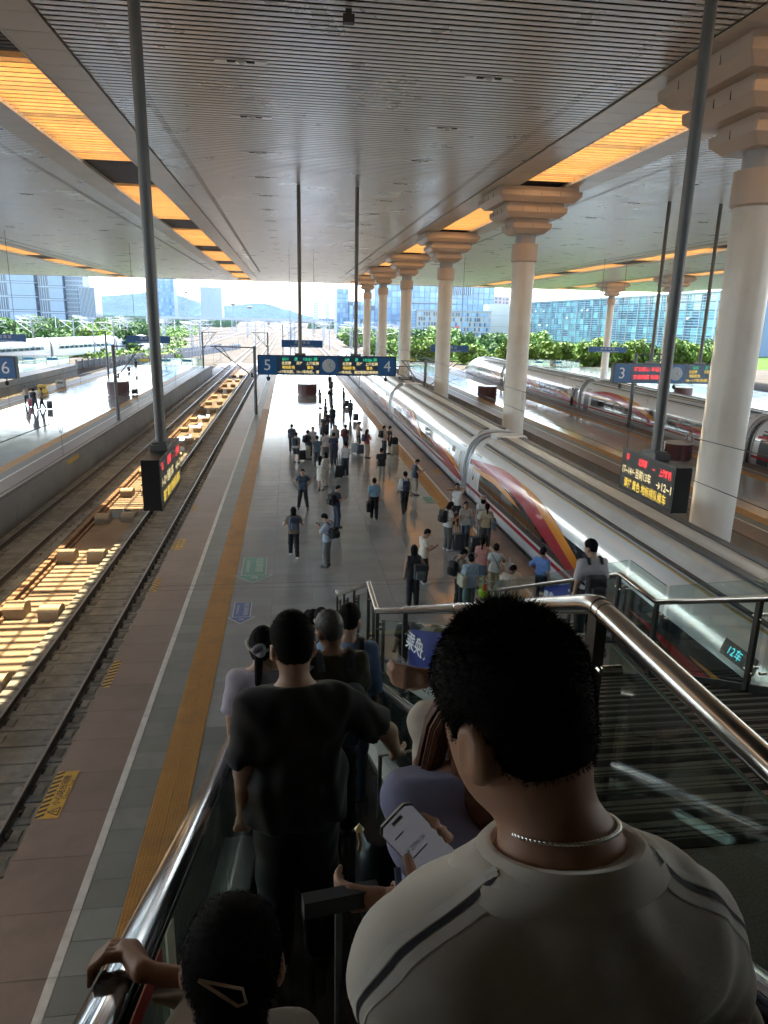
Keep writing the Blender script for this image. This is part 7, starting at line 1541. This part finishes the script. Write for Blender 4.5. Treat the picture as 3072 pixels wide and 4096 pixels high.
# ---- the crowd farther along the platform
far = [('man in dark clothes with backpack at the left of the crowd', .08, 41.7, 8, 1.64, dict(top=(.03, .035, .045), arms=('down', 'phone')), NAVY), ('person in pale top and dark shorts in front of the crowd', .30, 38.46, -20, 1.66, dict(top=(.42, .42, .38), bottom_kind='shorts', bottom=(.03, .035, .05)), (.02, .03, .05)), ('person with black backpack and beige trousers in the crowd', .96, 39.39, -50, 1.64, dict(top=(.05, .06, .075), bottom=(.34, .31, .26), arms=('phone', 'phone')), BLACK), ('slim person in grey-beige top within the crowd', 1.27, 40.37, 150, 1.68, dict(top=(.24, .22, .22), arms=('phone_hi', 'phone')), None), ('man in slate blue T-shirt with grey trousers in the crowd', 1.39, 37.44, 10, 1.64, dict(top=(.08, .12, .155), bottom=(.06, .065, .07)), None), ('person in white shirt behind the slate blue T-shirt', 1.95, 39.0, 20, 1.62, dict(top=(.52, .49, .46), bottom=(.10, .10, .1)), None), ('tall man in navy with dark luggage in the crowd', 2.28, 37.6, -5, 1.78, dict(top=(.02, .03, .05)), NAVY), ('dark-clad person behind the crowd', 2.21, 46.1, 170, 1.62, dict(top=(.03, .03, .04), arms=('phone', 'down')), None), ('person with maroon backpack in the crowd', 3.21, 41.4, -40, 1.66, dict(top=(.03, .035, .06)), (.14, .02, .03)), ('short person in pale T-shirt between two dark-clad ones', 2.66, 41.9, 175, 1.58, dict(top=(.36, .34, .32), fem=True, hair='bob'), None), ('person in tan T-shirt checking a phone behind the crowd', 4.12, 43.0, -70, 1.64, dict(top=(.42, .33, .27), arms=('phone', 'phone_hi'), head=(0, R(25))), None), ('woman in red shirt with long hair and beige trousers', 4.32, 39.8, -60, 1.64, dict(top=(.42, .06, .055), bottom=(.38, .32, .26), fem=True, hair='long', arms=('down', 'phone_hi')), NAVY), ('man in white T-shirt with black backpack at the right of the crowd', 5.44, 41.0, -65, 1.66, dict(top=(.50, .47, .44), bottom=(.04, .05, .07)), BLACK), ('person in dark shorts and navy top beside a beige suitcase', 5.78, 40.9, -70, 1.66, dict(top=(.03, .035, .055), bottom_kind='shorts', arms=('phone', 'pull')), None), ('person in dark clothes pulling a suitcase beyond the crowd', 4.64, 55.1, -20, 1.64, dict(top=(.03, .035, .05), arms=('down', 'pull'), legs='walk'), None), ('dark figure with a suitcase far along the platform near the train', 4.79, 64.2, -80, 1.66, dict(top=(.02, .02, .03), arms=('down', 'phone')), None), ('slim figure in pale dress far along the platform', 2.61, 62.9, -60, 1.66, dict(top=(.20, .18, .16), fem=True, hair='long', top_kind='long', bottom_kind='dress', hem=.45), None), ('figure with backpack checking a phone far along the platform', 3.71, 64.7, -80, 1.66, dict(top=(.03, .03, .04), arms=('phone', 'phone')), BLACK), ('dark figure behind the crowd on the left of the pair', 2.73, 55.5, 100, 1.62, dict(top=(.03, .03, .035), arms=('phone', 'down')), None), ('broad dark figure with bags in the middle of the platform', 3.0, 50.8, 5, 1.66, dict(top=(.015, .02, .03), build=1.25), BLACK), ('companion in dark coat beside the broad figure with bags', 2.45, 48.2, -10, 1.64, dict(top=(.02, .022, .03), build=1.1), None), ('tiny dark figure below the hanging sign', 4.45, 80.2, 10, 1.64, dict(top=(.03, .03, .04)), None), ('second tiny figure below the hanging sign', 4.24, 74.0, -30, 1.64, dict(top=(.05, .05, .07)), None)]
for lab, x, y, a, h_, kw, bp in far:
    kw = dict(kw); kw.setdefault('res', .026); p = person(lab, (x, y, 0), R(a), h_, group='people in the far crowd on the central platform', **kw)
    if bp: backpack(p, 'backpack of the ' + lab, bp)
for x, y, c, lab, h_ in ((.62, 39.2, BLACK, 'black suitcase left of the beige trousers in the crowd', .55), (2.75, 37.2, (.02, .025, .035), 'dark suitcase of the tall man in navy', .65), (3.75, 41.3, (.42, .46, .48), 'silver suitcase beside the maroon backpack', .6), (4.05, 41.0, (.06, .08, .13), 'dark blue suitcase beside the woman in red', .55), (6.05, 40.6, (.36, .30, .22), 'beige suitcase with a black bag at the right of the crowd', .6), (5.05, 54.9, BLACK, 'black suitcase pulled along beyond the crowd', .55), (5.05, 64.0, BLACK, 'black suitcase far along the platform', .55), (2.2, 47.9, BLACK, 'black suitcase before the companion in dark coat', .6)):
    suitcase(x, y, 0, lab, c, R(random.uniform(-20, 20)), h_, .40)
B_ = thing('backpack', 'black bag standing on the beige suitcase', 'backpack', (6.05, 40.6, .66)); b = MB(); b.bbox(-.16, .16, -.12, .12, 0, .42, .07); b.build('pack', cloth(BLACK), B_)
# ---- left platform
L_ = lambda *a, **k: person(*a, group='people on the left-hand platform', res=.028, **k)
L_('woman in pale top walking on the left-hand platform with a pink suitcase', (-22.28, 64.4, 0), R(-150), 1.60, fem=True, arms=('down', 'pull'), legs='walk', top=(.42, .36, .32), hair='bob'); p = L_('man in dark T-shirt with backpack walking on the left-hand platform', (-20.48, 60.85, 0), R(-20), 1.68, legs='walk2', top=(.03, .035, .05)); backpack(p, 'dark backpack of the man on the left-hand platform', NAVY)
L_('person in olive top pulling a dark suitcase on the left-hand platform', (-20.1, 61.5, 0), R(120), 1.62, arms=('down', 'pull'), legs='walk', top=(.16, .13, .10)); L_('lone dark figure far along the left-hand platform', (-20.97, 103.2, 0), R(30), 1.62, legs='walk', top=(.05, .05, .06), bottom=(.1, .09, .08))
suitcase(-21.5, 63.0, 0, 'pink suitcase on the left-hand platform', (.45, .10, .13), R(20)); suitcase(-19.55, 61.5, 0, 'dark suitcase on the left-hand platform', (.03, .03, .04), R(10)); suitcase(-21.9, 103, 0, 'small black suitcase beside the lone figure on the left-hand platform', BLACK, 0); suitcase(-15.2, 73.4, 0, 'black bag beside the maroon stand on the left-hand platform', BLACK, R(30), .5, 0, .6, .4)
# ---- right platform
p = person('woman in white top and black skirt with backpack on the right-hand platform', (23.35, 38.9, 0), R(150), 1.72, fem=True, arms=('phone', 'phone'), top=(.58, .55, .52), bottom=BLACK, bottom_kind='skirt', hair='bun', res=.02, shoe=WHITE, face=True); backpack(p, 'dark backpack of the woman on the right-hand platform', (.03, .035, .05))
person('train attendant in white shirt standing in the open door of the farther train', (26.75, 39.85, .03), R(90), 1.66, arms=('phone', 'down'), top=(.58, .57, .57), top_kind='shirt', sleeve=.9, hem=.95, bottom=NAVY, res=.022)
person('figure in pale jacket standing in the next open door of the farther train', (26.8, 65.6, .03), R(90), 1.66, top=(.45, .42, .42), sleeve=1.8, res=.028)
